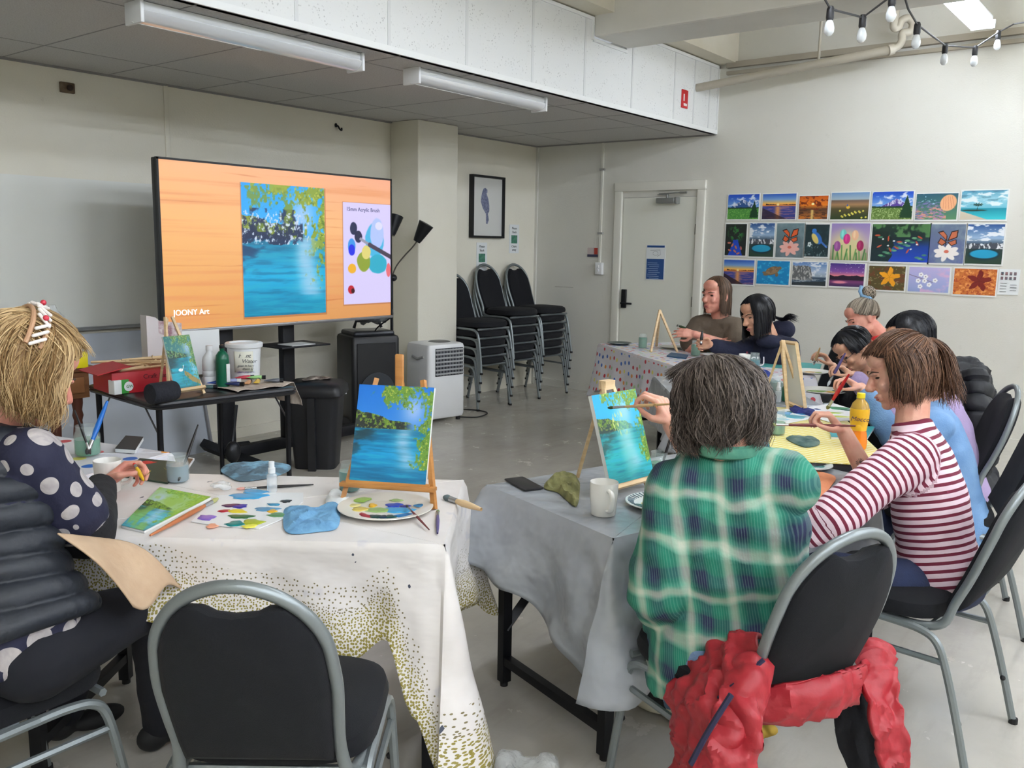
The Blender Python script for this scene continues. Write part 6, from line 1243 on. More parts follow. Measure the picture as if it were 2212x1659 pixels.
t = thing('flat_painting', 'teal canvas lying on the grey cloth behind the tall pine easel', 'painting', Z(1765, 790, TZ)); q = [Z(x, y, TZ + .008) for x, y in ((1640, 790), (1770, 800), (1775, 786), (1660, 778))]; MB().poly(q, .007, (0, 0, 1)).build('board', mat('teal_board2', (70, 150, 146), .5), t, smooth=False)
# ---- floor
c = V((2.52, 1.27, 0)); r = thing('backpack', 'black backpack on the floor under the grey table', 'bag', c); b = MB(); b.ell(c + V((0, 0, .2)), (.17, .14, .2)).ell(c + V((.05, 0, .3)), (.12, .12, .12)).ell(c + V((.02, -.08, .13)), (.14, .1, .12)); me = remesh(b, .012, 3); co, no = mesh_np(me); co += no * (snoise(co, 22, 3) * .012)[:, None]; co[:, 2] = np.maximum(co[:, 2], .002); set_np(me, co); attach(me, 'bag_body', mat('bag_nylon', (20, 21, 26), .7, bump=.4, bscale=60), r)
MB().tube(cr([c + V((.12, -.06, .3)), c + V((.22, -.1, .24)), c + V((.24, -.1, .1)), c + V((.14, -.08, .03))], 6), .012, n=6, flat=2).build('strap', m_rub, r)
r = thing('crumpled_wrap', 'crumpled clear plastic film on the floor between the two front tables', 'film', Z(1120, 1650, 0)); crumple('film', Z(1125, 1665, .03), (.11, .09, .04), m_film, r, 9, .008, .014)
# ================================================================ PEOPLE
def dv(a, b_, c): v = RT * a + UP * b_ + FW * c; return V(v).normalized()
def skinmat(name, c1, c2): return mat(name, c1, .5, col2=c2, scale=18, sss=.12, bump=.08, bscale=220)
m_skin = skinmat('fair_skin', (218, 168, 146), (206, 148, 128)); m_skin2 = skinmat('tan_skin', (206, 158, 130), (192, 142, 116)); m_skinr = skinmat('rosy_skin', (220, 160, 140), (204, 134, 118))
class Head:
    def __init__(s, c, f, up=(0, 0, 1), sc=1.0):
        s.c = V(c); s.y = V(f).normalized(); u = V(up); s.x = s.y.cross(u).normalized(); s.z = s.x.cross(s.y).normalized(); s.s = sc
        s.M = Matrix((s.x, s.y, s.z)).transposed()
    def __call__(s, x, y, z): return s.c + s.M @ (V((x, y, z)) * s.s)
def head_prims(b, h):
    E = lambda c, r, M=None: b.ell(h(*c), tuple(v * h.s for v in r), h.M if M is None else h.M @ M, n=20, m=14)
    E((0, -.018, .035), (.073, .092, .078)); E((0, .012, -.005), (.066, .080, .088)); E((0, .03, -.055), (.053, .055, .052)); E((0, .068, -.088), (.022, .02, .018))
    E((-.036, .02, -.055), (.024, .045, .035)); E((.036, .02, -.055), (.024, .045, .035))
    b.cone(h(0, .088, .018), h(0, .112, -.018), .0085 * h.s, .0115 * h.s); E((0, .103, -.024), (.017, .011, .009))
    E((0, .083, .028), (.048, .014, .010)); E((-.034, .07, -.018), (.02, .017, .02)); E((.034, .07, -.018), (.02, .017, .02))
    E((0, .088, -.052), (.024, .011, .008)); E((0, .084, -.064), (.02, .011, .009)); E((0, .05, .07), (.055, .04, .04))
    for s in (-1, 1): E((s * .074, -.008, .0), (.008, .018, .032), Matrix.Rotation(s * .35, 3, 'Z')); E((s * .076, -.004, -.022), (.006, .012, .014))
def hand_prims(b, W, d, n, side, curl, thumb=.5, sc=1.0, spread=1.0):
    """W wrist, d towards the knuckles, n the way the palm faces, side +1: thumb lies along d x n"""
    d = V(d).normalized(); n = V(n); n = (n - d * n.dot(d)).normalized(); t = d.cross(n) * side; W = V(W)
    kn = []
    for k, (o, l) in enumerate(((.030, .083), (.010, .088), (-.011, .084), (-.030, .075))):
        p = W + (d * l + t * o) * sc; kn.append(p); b.cone(W + (d * .008 + t * o * .55) * sc, p, .0125 * sc, .0105 * sc, 10)
    b.ell(W + d * .045 * sc + n * .004, (.012 * sc, .036 * sc, .034 * sc), Matrix((n, t, d)).transposed(), n=14)
    b.ell(W + (d * .035 + t * .024 + n * .008) * sc, (.014 * sc, .016 * sc, .028 * sc), Matrix((n, t, d)).transposed(), n=12)
    tips = []
    for k, (sc_, r) in enumerate(((.95, .0088), (1.06, .009), (.98, .0086), (.78, .0075))):
        cu = curl[k] if isinstance(curl, (list, tuple)) else curl; p = kn[k]; a = cu * .75; sp = t * (.10 - .07 * k) * spread
        for j, L in enumerate((.043, .027, .022)):
            dd = (d * math.cos(a) + n * math.sin(a) + sp).normalized(); q = p + dd * L * sc_ * sc; b.cone(p, q, r * (1 - .08 * j) * sc, r * (.92 - .08 * j) * sc, 10); p = q; a += cu * (1.0 if j == 0 else .7)
        tips.append(p)
    p = W + (d * .02 + t * .026 + n * .004) * sc
    for j, (L, vec) in enumerate(((.04, d * .62 + t * .62 + n * (.25 + .5 * thumb)), (.032, d * .85 + t * (.35 - .5 * thumb) + n * (.2 + .5 * thumb)), (.024, d * .9 + t * (.1 - .6 * thumb) + n * (.1 + .45 * thumb)))):
        q = p + V(vec).normalized() * L * sc; b.cone(p, q, (.0125 - .0018 * j) * sc, (.011 - .0018 * j) * sc, 10); p = q
    tips.append(p); return tips
def loft(b, rings, n=28):
    """rings: (centre, side vector, up vector, half width, half depth)"""
    R = []
    for c, sx, up, w, d in rings:
        sx = V(sx).normalized(); up = V(up).normalized(); f = up.cross(sx).normalized(); sx = f.cross(up)
        R.append([V(c) + sx * (w * math.copysign(abs(math.cos(a)) ** .85, math.cos(a))) + f * (d * math.copysign(abs(math.sin(a)) ** .85, math.sin(a))) for a in [2 * PI * k / n for k in range(n)]])
    b.rings(R)
def bones_attr(me, bones):
    co, no = mesh_np(me); best = np.full(len(co), 1e9); out = np.zeros((len(co), 3))
    for i, (p0, p1, r0, r1, ref, off, vr) in enumerate(bones):
        p0, p1, ref = np.array(p0), np.array(p1), np.array(ref); d = p1 - p0; L = np.linalg.norm(d); d = d / L; tt = (co - p0) @ d; t = np.clip(tt / L, 0, 1)
        rad = co - p0 - np.outer(t * L, d); dist = np.linalg.norm(rad, axis=1) / (r0 + (r1 - r0) * t); x = ref - d * (ref @ d); x /= np.linalg.norm(x); y = np.cross(d, x); ang = np.arctan2(rad @ y, rad @ x)
        m = dist < best; best[m] = dist[m]; out[m, 0] = tt[m] + off; out[m, 1] = ang[m] * vr; out[m, 2] = i
    setattr_vec(me, 'pat', out); return co, no, out
def fold(me, co, no, pat, amp, seed=0, quilt=None):
    d = snoise(co, 16, seed) * .6 + (1 - np.abs(snoise(co * np.array([1, 1, 1.6]), 11, seed + 5))) * .5 + .25 * snoise(co, 42, seed + 9)
    if quilt: q = np.abs(np.sin(PI * pat[:, 0] / quilt)) ** .45; d = d * .35 + q * 1.6
    co = co + no * (d * amp)[:, None]; set_np(me, co)
def person(label, J, skin, top, top_m, hs=1.0, sleeve=.95, legs=None, leg_m=None, shoes=None, vox=.005, tw=1.0, thick=1.0, slv_r=(.066, .052, .040), group=None, quilt=None, amp=.008, topname='shirt', hands=None, hem=None, body=True, neckr=.052, extra=None, flat=False):
    root = thing('person', label, 'person', J['pel'], group='people at the painting class'); h = Head(J['head'], J['face'], J.get('hup', (0, 0, 1)), hs)
    P_, C_, N_ = V(J['pel']), V(J['che']), V(J['neck']); sL, sR = V(J['sL']), V(J['sR']); sv = (sR - sL).normalized(); b = MB(); head_prims(b, h)
    hb = h(0, -.03, -.06); b.cone(N_ - (hb - N_) * .3, hb, neckr * hs * 1.05, neckr * hs); sp = (C_ - P_).normalized(); spn = (N_ - C_).normalized()
    b.cone(P_, C_, .10 * tw, .09 * tw); b.cone(C_, N_ - spn * .03, .085 * tw, .06); b.cone(sL, sR, .035, .035)
    for s in 'LR':
        hd = J.get('h' + s)
        if hd and len(hd) > 6 and hd[6] is not None:
            tp = hand_prims(MB(), J['w' + s], *hd[:6]); J['w' + s] = V(J['w' + s]) + V(hd[6]) - (tp[0] + tp[4]) / 2
        S, E_, W = V(J['s' + s]), V(J['e' + s]), V(J['w' + s]); b.cone(S, E_, .036, .034); b.cone(E_, W, .038 * thick, .026 * thick); 
        hd = J.get('h' + s)
        if hd: hand_prims(b, W, hd[0], hd[1], hd[2], hd[3], hd[4] if len(hd) > 4 else .5, hd[5] if len(hd) > 5 else 1)
    if legs:
        for s in 'LR':
            hp, k, a = [V(q) for q in legs[s]]; b.cone(hp, k, .055, .045); b.cone(k, a, .042, .03)
    me = remesh(b, vox, 2); o = attach(me, 'body', skin, root)
    # eyes, brows, lips
    for s in (-1, 1): MB().ell(h(s * .031, .0785, .012), (.013 * hs, .007 * hs, .0045 * hs), h.M, n=12, m=8).build('eye', mat('eye_dark', (44, 34, 30), .2), o)
    for s in (-1, 1): MB().tube([h(s * .014, .094, .030), h(s * .034, .09, .036), h(s * .052, .074, .030)], [.0028 * hs, .0032 * hs, .0016 * hs], n=6).build('eyebrow', J.get('brow', mat('brow_brown', (84, 62, 48), .8)), o)
    e = MB(); e.ell(h(0, .0965, -.053), (.021 * hs, .005 * hs, .004 * hs), h.M, n=12, m=8).ell(h(0, .0935, -.0615), (.018 * hs, .005 * hs, .005 * hs), h.M, n=12, m=8); e.build('lips', mat('lips_pink', (186, 104, 98), .4), o)
    # clothing
    b = MB(); H = hem if hem is not None else -.12; u0 = P_ + (P_ - C_).normalized() * (-H) * .0
    low = P_ - sp * (-H if H < 0 else 0) * 0
    pts = [(P_ - sp * (.02 - H * .0) + V((0, 0, H)), .175, .135), (P_, .18, .14), (P_.lerp(C_, .45), .155, .118), (P_.lerp(C_, .8), .165, .12), (C_.lerp(N_, .25), .17, .115), (C_.lerp(N_, .62), .155, .095), (C_.lerp(N_, .86), .105, .07), (N_ - spn * .0, .062, .060)]
    axs = [(sp, sv)] * 4 + [(spn, sv)] * 4
    loft(b, [(c, sx, up, w * tw, d * tw) for (c, w, d), (up, sx) in zip(pts, axs)])
    bones = [(P_ + V((0, 0, H)), N_, .16, .12, np.array(V(sv).cross(sp)), 0, .15)]
    for s in 'LR':
        S, E_, W = V(J['s' + s]), V(J['e' + s]), V(J['w' + s]); sl = sleeve[s] if isinstance(sleeve, dict) else sleeve; r = [q * thick for q in slv_r]; inw = (C_.lerp(N_, .7) - S).normalized()
        b.cone(S + inw * .06, S, r[0] * 1.1, r[0]); off = .2 if s == 'L' else .25
        if sl > 1: e_ = E_.lerp(W, sl - 1); b.cone(S, E_, r[0], r[1]); b.cone(E_, e_, r[1], r[2]); bones += [(S.lerp(E_, .12), E_, r[0], r[1], np.array(sv), off, .06), (E_, e_, r[1], r[2], np.array(sv), off + (E_ - S).length, .055)]
        else: e_ = S.lerp(E_, sl); b.cone(S, e_, r[0], r[1] * 1.1); bones += [(S, e_, r[0], r[1], np.array(sv), off, .06)]
    if extra: extra(b, 'top')
    me = remesh(b, max(.007, vox * 1.3), 3); co, no, pat = bones_attr(me, bones)
    if flat:
        q_ = co - np.array(P_); fv = np.cross(np.array(sv), np.array(sp)); a3 = np.stack([q_ @ np.array(sp), q_ @ np.array(sv) + .5 * (q_ @ fv), pat[:, 2]], 1); me.attributes['pat'].data.foreach_set('vector', a3.astype(np.float32).ravel())
    fold(me, co, no, pat, amp, len(label) % 17, quilt); shirt = attach(me, topname, top_m, root)
    if legs and leg_m:
        b = MB(); b.ell(P_ - sp * .02, (.16 * tw, .14 * tw, .11))
        for s in 'LR': hp, k, a = [V(q) for q in legs[s]]; b.cone(hp, k, .092 * tw, .068); b.cone(k, a, .064, .05)
        me = remesh(b, .011, 3); co, no = mesh_np(me); pat = np.zeros((len(co), 3)); fold(me, co, no, pat, .005, 3); attach(me, 'trousers', leg_m, root)
        if shoes:
            for s in 'LR':
                a = V(legs[s][2]); f = V(J['face']); f.z = 0; f.normalize(); q = V((a.x, a.y, .035)); b = MB(); b.ell(q - f * .02 + V((0, 0, .01)), (.038, .05, .042), frame3(f)).ell(q + f * .09, (.044, .085, .032), frame3(f)); me = remesh(b, .008, 2); co, no = mesh_np(me); co[:, 2] = np.maximum(co[:, 2], .003); set_np(me, co); attach(me, 'shoe', shoes, root)
    return root, h, shirt, o
def frame3(f): f = V(f).normalized(); r = f.cross(V((0, 0, 1))).normalized(); return Matrix((r, f, V((0, 0, 1)))).transposed()
# ---- hair
def hairmat(name, c1, c2, rough=.5):
    t = NT(name, rough); a = t.attr('strand').outputs['Fac']; t.base(t.ramp(a, [(.1, c1), (.9, c2)])); t.b.inputs['Specular IOR Level'].default_value = .35; return t.m
def strands_mesh(paths, radii, name, m, parent, n=3, seed=0):
    rd = random.Random(seed); b = MB(); sv = []
    for p, r in zip(paths, radii):
        k0 = len(b.v); m_ = len(p); rs = [r * (1 - .75 * (i / (m_ - 1)) ** 2) for i in range(m_)]; b.tube(p, rs, n=n, caps=False); sv += [rd.random()] * (len(b.v) - k0)
    o = b.build(name, m, parent, smooth=True); at = o.data.attributes.new('strand', 'FLOAT', 'POINT'); at.data.foreach_set('value', np.array(sv, np.float32)); return o
def with_strand(o, v=.25):
    me = o.data; co, _ = mesh_np(me); at = me.attributes.new('strand', 'FLOAT', 'POINT'); at.data.foreach_set('value', (v + .18 * snoise(co, 60, 3)).astype(np.float32))
def hair_fall(h, root, m, length, N=900, face_gap=52, rad=(.084, .104, .098), cen=(0, -.012, .034), wave=.004, flare=.0, part=(0, 0), top_lift=0, r=.0016, front_end=48, seed=1, grav=.8, clump=.35, inward=.0, jitter=.006, base=True, wf=30, fringe=None, name='hair'):
    rd = random.Random(seed); a, b_, c_ = rad; C = h(*cen); down = V((0, 0, -1)) * grav + h.z * (-1) * (1 - grav); down.normalize(); cl = [(rd.uniform(-1, 1), rd.uniform(-1, 1), rd.uniform(-1, 1)) for _ in range(60)]
    def path(th, t0, lay, nz, wv, ll, steps=14):
        at = abs(((math.degrees(th) + 180) % 360) - 180); fr = at < face_gap; pe = front_end if fr else 100
        if fr and fringe: pe = fringe
        L = 0 if fr else (length(at) if callable(length) else length) * ll
        P_ = []; tot = math.radians(pe - t0) * .1 + L
        for i in range(steps + 1):
            s = i / steps * tot; arc = math.radians(pe - t0) * .1
            if s <= arc or L == 0: ph = math.radians(t0) + (s / .1); ex = 0
            else: ph = math.radians(pe); ex = s - arc
            k = (1 - lay) + flare * (ex / max(L, .01)) ** 1.5 - inward * (ex / max(L, .01)) ** 3
            x, y, z = a * math.sin(ph) * math.sin(th) * k + part[0] * max(0, 1 - ph), b_ * math.sin(ph) * math.cos(th) * k, c_ * math.cos(ph) * (1 - lay * .5) + top_lift * max(0, math.cos(ph))
            q = h(cen[0] + x, cen[1] + y, cen[2] + z) + down * ex * h.s
            w = wave * (i / steps) ** .7 * (1 if nz else 0)
            if w: q = q + h.x * (w * math.sin(s * wf + wv[0] * 6)) + h.y * (w * math.sin(s * wf * .8 + wv[1] * 6)) + V((wv[0], wv[1], wv[2])) * jitter * (i / steps)
            P_.append(q)
        return P_
    if base:
        rows = []; nt = 40
        for k in range(nt): rows.append(path(2 * PI * k / nt, 2, .05, False, (0, 0, 0), .9, 12))
        bb = MB(); bb.rings([[rows[k][i] for k in range(nt)] for i in range(13)], True, False); o = bb.build(name + '_mass', m, root, solid=.008); with_strand(o, .12)
    paths = []; rr = []
    for i in range(N):
        th = rd.uniform(0, 2 * PI); ci = cl[int(th / (2 * PI) * 59)]; wv = tuple(clump * 2.4 * cv + (1 - clump) * rd.uniform(-1, 1) for cv in ci)
        paths.append(path(th, rd.choice([2, 4, 8, 15, 30]) * rd.uniform(.6, 1.4), rd.uniform(-.03, .05), True, wv, rd.uniform(.82, 1.06))); rr.append(r * h.s * rd.uniform(.7, 1.3))
    o = strands_mesh(paths, rr, name, m, root, seed=seed); return o
def hair_swept(h, root, m, target, N=900, rad=(.082, .102, .094), cen=(0, -.014, .034), front=52, side=88, backp=118, r=.0016, seed=1, jit=.004, tail=None, name='hair'):
    rd = random.Random(seed); tg = V(target).normalized()
    def line(th):
        at = abs(((math.degrees(th) + 180) % 360) - 180) / 180; return math.radians(np.interp(at, [0, .25, .5, 1], [front, front + 14, side, backp]))
    def path(th, f, lay, w, steps=10):
        ph = line(th) * f; a_ = V((math.sin(ph) * math.sin(th), math.sin(ph) * math.cos(th), math.cos(ph))); out = []
        for i in range(steps + 1):
            t = i / steps; v = a_.lerp(tg, t); v = v.normalized() if v.length > .05 else tg; k = 1 - lay + .03 * math.sin(PI * t); out.append(h(cen[0] + v.x * rad[0] * k, cen[1] + v.y * rad[1] * k, cen[2] + v.z * rad[2] * k) + V(w) * math.sin(PI * t) * jit)
        return out
    bb = MB(); nt = 40; rows = [path(2 * PI * k / nt, 1, .04, (0, 0, 0)) for k in range(nt)]; bb.rings([[rows[k][i] for k in range(nt)] for i in range(11)], False, True); o = bb.build(name + '_mass', m, root, solid=.006); with_strand(o, .15)
    paths = [path(rd.uniform(0, 2 * PI), rd.uniform(.75, 1.03), rd.uniform(-.03, .03), (rd.uniform(-1, 1), rd.uniform(-1, 1), rd.uniform(-1, 1))) for _ in range(N)]
    return strands_mesh(paths, [r * rd.uniform(.7, 1.3) * h.s for _ in paths], name, m, root, seed=seed)
def tuft(base, ctrl, N, spread, m, root, r=.0015, seed=1, name='hair_tuft', wave=.004, end=1.5):
    rd = random.Random(seed); paths = []; pts = [V(base)] + [V(p) for p in ctrl]
    for i in range(N):
        w = V((rd.uniform(-1, 1), rd.uniform(-1, 1), rd.uniform(-1, 1))); w = w.normalized() * rd.random() ** .4; q = cr(pts, 4); n = len(q)
        paths.append([p + w * spread * (.35 + end * (k / n)) * math.sin(min(1, .35 + k / n) * PI * .5) + V((math.sin(k * 1.1 + i), math.cos(k * .9 + i), 0)) * wave * k / n for k, p in enumerate(q)])
    return strands_mesh(paths, [r * rd.uniform(.7, 1.3) for _ in paths], name, m, root, seed=seed)
def bun(c, R, m, root, seed=1, N=140, r=.002, name='hair_bun'):
    rd = random.Random(seed); paths = []; o = MB().ell(c, R * .85, n=14, m=10).build(name + '_core', m, root); with_strand(o, .2)
    for i in range(N):
        ax = V((rd.uniform(-1, 1), rd.uniform(-1, 1), rd.uniform(-1, 1))).normalized(); x, y, _ = frame(ax); rr = R * rd.uniform(.8, 1.05); o_ = ax * R * rd.uniform(-.5, .5); a0 = rd.uniform(0, 6.28); k = math.sqrt(max(.1, 1 - (o_.length / R) ** 2)); paths.append([V(c) + o_ + (x * math.cos(a0 + t * .45) + y * math.sin(a0 + t * .45)) * rr * k for t in range(9)])
    return strands_mesh(paths, [r] * N, name, m, root, seed=seed)
# ---- garment materials following the body
def pat_mat(name, fn, rough=.8, bump=.25):
    t = NT(name, rough); s = t.n('SeparateXYZ'); t.l(t.attr('pat').outputs['Vector'], s.inputs[0]); t.base(fn(t, s.outputs[0], s.outputs[1], s.outputs[2])); t.bump(t.noise(t.coord(), 120, 3), bump, .004); return t.m
def stripes(t, u, v, i): return t.mix(t.math('LESS_THAN', t.math('FRACT', t.math('MULTIPLY', u, 1 / .0245)), .42), lin((232, 208, 218)), lin((112, 26, 54)))
def plaid(t, u, v, i):
    ob = t.coord(); n = t.noise(ob, 60, 2); n2 = t.math('MULTIPLY', t.math('SUBTRACT', t.noise(ob, 7, 2), .5), .1)
    fu = t.math('FRACT', t.math('MULTIPLY', t.math('ADD', u, n2), 1 / .128)); fv = t.math('FRACT', t.math('MULTIPLY', t.math('ADD', v, .5), 1 / .112))
    st = [(0, (30, 128, 104)), (.16, (34, 116, 98)), (.21, (110, 166, 144)), (.29, (190, 198, 182)), (.37, (186, 194, 176)), (.44, (84, 150, 128)), (.52, (20, 96, 84)), (.62, (26, 34, 70)), (.80, (32, 40, 76)), (.86, (26, 104, 88)), (1, (30, 128, 104))]
    c = t.n('Mix', data_type='RGBA', blend_type='MIX'); c.inputs[0].default_value = .5; t.l(t.ramp(fu, st), c.inputs[6]); t.l(t.ramp(fv, st), c.inputs[7])
    th = t.math('LESS_THAN', t.math('FRACT', t.math('MULTIPLY', v, 160)), .35); return t.mix(t.math('MULTIPLY', th, .14), c.outputs[2], lin((150, 190, 170)))
def bigdots(t, u, v, i):
    w = t.n('TexVoronoi'); w.inputs['Scale'].default_value = 15.5; w.inputs['Randomness'].default_value = .5; ob = t.coord(); t.l(ob, w.inputs[0]); m = t.math('LESS_THAN', w.outputs['Distance'], .45)
    return t.mix(m, lin((26, 28, 54)), t.ramp(t.noise(t.coord(scale=(1, 4, 1)), 24, 3), [(.3, (150, 144, 146)), (.7, (186, 180, 178))]))
m_strip = pat_mat('burgundy_stripes', stripes); m_plaid = pat_mat('green_plaid', plaid, .85); m_bigd = pat_mat('navy_big_dots', bigdots, .8)
m_denim = mat('blue_denim', (44, 60, 96), .85, col2=(34, 46, 78), scale=16, bump=.3, bscale=200); m_ldenim = mat('light_denim', (96, 122, 156), .85, col2=(122, 146, 176), scale=10, bump=.3, bscale=200); m_jeans = mat('dark_jeans', (26, 34, 62), .85, col2=(34, 46, 80), scale=9, bump=.3, bscale=200)
m_blackc = mat('black_cotton', (17, 18, 24), .9, bump=.2, bscale=100)
# ---------------- the nine painters
HAIR_G = hairmat('grey_brown_hair', (46, 38, 34), (112, 101, 94)); HAIR_B = hairmat('brown_hair', (62, 42, 32), (126, 92, 70)); HAIR_K = hairmat('black_hair', (10, 11, 16), (30, 31, 38), .35); HAIR_Y = hairmat('blonde_hair', (128, 98, 62), (214, 186, 140)); HAIR_S = hairmat('silver_blonde_hair', (92, 84, 74), (176, 164, 148)); HAIR_L = hairmat('light_brown_hair', (62, 48, 38), (110, 86, 68))
# 1 plaid shirt, seen from behind
sc = 1.0
J = dict(pel=D(1565, 1378, 2.36), che=D(1580, 1195, 2.32), neck=D(1568, 975, 2.22), head=D(1536, 902, 2.24), face=dv(-.66, -.22, .7), hup=dv(-.05, 1, .12),
         sL=D(1462, 1062, 2.27), sR=D(1688, 1040, 2.22), eL=D(1430, 1275, 2.30), wL=D(1470, 1395, 2.55), eR=D(1550, 1075, 2.52), wR=D(1455, 938, 2.62),
         hR=(dv(-.42, .90, .1), dv(-.75, -.25, .6), 1, [.95, 1.05, 1.2, 1.35], .75, 1, D(1376, 879, 2.69)), hL=(dv(.3, -.4, .8), dv(.9, 0, 0), 1, .6))
pl, h, sh, bd = person('person in a green plaid shirt with wavy grey bob, seen from behind', J, m_skin, None, m_plaid, hs=1.05, sleeve={'L': 1.75, 'R': 1.42}, legs={'L': (D(1500, 1400, 2.36), D(1445, 1400, 2.74), V((2.45, 1.22, .09))), 'R': (D(1630, 1385, 2.42), D(1640, 1330, 2.95), V((2.72, 1.12, .09)))}, leg_m=m_ldenim, shoes=mat('cream_shoe', (206, 200, 182), .6), vox=.004, tw=1.12, thick=1.18, slv_r=(.072, .068, .062), hem=-.12, amp=.016, flat=True)
hair_fall(h, pl, HAIR_G, lambda a: .098 + .012 * math.sin(a * .1), N=3400, face_gap=50, rad=(.102, .116, .112), cen=(0, -.022, .034), wave=.014, flare=.30, inward=.50, r=.0013, seed=3, jitter=.016, clump=.6, wf=58)
MB().tube([V(J['neck']) + V((.078 * math.cos(a), .070 * math.sin(a), .012)) for a in [k * PI / 12 for k in range(25)]], .017, n=8, flat=.7).build('collar', mat('collar_green', (96, 156, 130), .85, col2=(40, 104, 90), scale=14), pl)
brush(D(1312, 881, 2.78), D(1442, 873, 2.60), 'pale wooden brush held to the painting by the plaid-shirted person', mat('pale_handle', (206, 172, 124), .4), (70, 90, 50), .0042, L_f=.2)
MB().tube([p for p in cr([D(1411, 878, 2.63), D(1415, 873, 2.60), D(1419, 880, 2.62)], 4)], .0014, n=6).build('finger_ring', mat('gold_ring', (220, 190, 120), .2, .9), pl)
# 2 striped shirt
J = dict(pel=D(2030, 1235, 2.92), che=D(2010, 1090, 2.92), neck=D(1970, 912, 2.95), head=D(1944, 808, 2.98), face=dv(-.93, -.30, .18), hup=dv(-.16, 1, 0),
         sL=D(1975, 985, 2.82), sR=D(1975, 965, 3.12), eL=D(1795, 1118, 2.74), wL=D(1670, 1190, 2.80), eR=D(1890, 1060, 3.12), wR=D(1822, 975, 3.12),
         hR=(dv(-.66, .74, 0), dv(-.7, -.6, .2), 1, [1.0, 1.05, 1.2, 1.35], .7, 1, D(1762, 919, 3.11)), hL=(dv(-.3, -.5, .8), dv(.9, 0, 0), 1, .5))
st_, h, sh, bd = person('person in a burgundy and pink striped top with brown half-up hair', J, m_skin, None, m_strip, sleeve={'L': 1.35, 'R': 1.15}, legs={'L': (D(1960, 1270, 2.85), D(1770, 1235, 2.85), V((2.78, 1.12, .09))), 'R': (D(2020, 1265, 3.1), D(1850, 1225, 3.15), V((3.1, 1.25, .09)))}, leg_m=m_jeans, shoes=mat('dark_shoe', (34, 36, 42), .6), vox=.004, thick=1.05, slv_r=(.075, .066, .056), hem=-.02, amp=.008)
hair_fall(h, st_, HAIR_B, lambda a: .125 if a > 75 else .10, N=2200, face_gap=60, rad=(.094, .112, .104), wave=.009, flare=.30, inward=.42, r=.0014, seed=6, jitter=.010, fringe=56, clump=.5, wf=40)
hair_swept(h, st_, HAIR_B, (0, -.80, .55), N=600, rad=(.096, .114, .108), side=78, backp=96, seed=8, name='hair_top')
hb = h(0, -.105, .085); bun(hb, .012, mat('white_hair_tie', (214, 208, 206), .5), st_, 2, 20, name='hair_tie'); tuft(hb, [h(0, -.13, .07), h(0, -.15, .02), h(0, -.14, -.06), h(0, -.13, -.12)], 420, .030, HAIR_B, st_, seed=5)
m_tat = mat('tattoo_ink', (92, 74, 70), .7)
w_, e_ = J['wR'], J['eR']; c = V(w_).lerp(V(e_), .52); ax = (V(e_) - V(w_)).normalized(); toc = (V(CAM) - c).normalized(); sd = ax.cross(toc).normalized(); b = MB()
for k in range(7):
    a_ = k * PI / 7; p = c + toc * .0318; v = (ax * math.cos(a_) + sd * math.sin(a_)); b.tube([p + v * .016 * .9, p + toc * .001, p - v * .016 * .9], .0011, n=4)
b.build('tattoo', m_tat, st_)
brush(D(1655, 917, 3.12), D(1848, 920, 3.1), 'long dark red brush held by the striped-shirt person', mat('dark_red_handle', (110, 44, 44), .4), (190, 200, 120), .0048, L_f=.14)
# 3 blonde in a puffer vest
m_puff = mat('charcoal_puffer', (28, 33, 42), .55, bump=.25, bscale=40); 
J = dict(pel=D(10, 1360, 2.10), che=D(-60, 1150, 2.12), neck=D(-5, 935, 2.14), head=D(60, 812, 2.14), face=dv(.62, -.40, .68), hup=dv(.3, 1, .1),
         sL=D(-150, 1010, 2.35), sR=D(62, 992, 2.08), eR=D(182, 1142, 2.24), wR=D(262, 1070, 2.62), eL=D(20, 1140, 2.45), wL=D(140, 1120, 2.6),
         hR=(dv(.62, .55, .5), dv(.5, -.6, -.2), -1, [.9, 1.0, 1.1, 1.2], .7, 1, D(306, 1022, 2.72)), hL=(dv(.6, .2, .6), dv(0, -1, 0), 1, .5))
bl_p, h, sh, bd = person('blonde person in a dark puffer vest and navy dotted blouse at the left edge', J, m_skinr, None, m_bigd, sleeve={'L': 1.2, 'R': .78}, legs={'L': (D(20, 1400, 2.15), D(200, 1290, 2.62), V((1.15, 2.62, .09))), 'R': (D(70, 1420, 2.05), D(330, 1300, 2.45), V((1.30, 2.35, .09)))}, leg_m=mat('black_trousers', (14, 16, 26), .9), shoes=m_rub, vox=.004, tw=1.12, thick=1.0, slv_r=(.074, .074, .06), hem=-.10, amp=.008, topname='blouse')
P_, C_, N_ = V(J['pel']), V(J['che']), V(J['neck']); sv = (V(J['sR']) - V(J['sL'])).normalized(); sp = (C_ - P_).normalized(); b = MB(); spn = (N_ - C_).normalized()
loft(b, [(P_ + V((0, 0, -.02)), sv, sp, .215, .185), (P_.lerp(C_, .4), sv, sp, .185, .15), (P_.lerp(C_, .8), sv, sp, .185, .145), (C_.lerp(N_, .3), sv, spn, .185, .14), (C_.lerp(N_, .62), sv, spn, .162, .12), (C_.lerp(N_, .88), sv, spn, .12, .10), (N_ + spn * .02, sv, spn, .085, .08)])
me = remesh(b, .007, 2); co, no, pat = bones_attr(me, [(P_ + V((0, 0, -.05)), N_, .2, .18, np.array(V(sv)), 0, .2)]); co2 = co.copy(); pt = pat.copy(); pt[:, 0] = pat[:, 0] + .012 * snoise(co, 9, 2); fold(me, co, no, pt, .011, 2, quilt=.058); attach(me, 'puffer_vest', m_puff, bl_p)
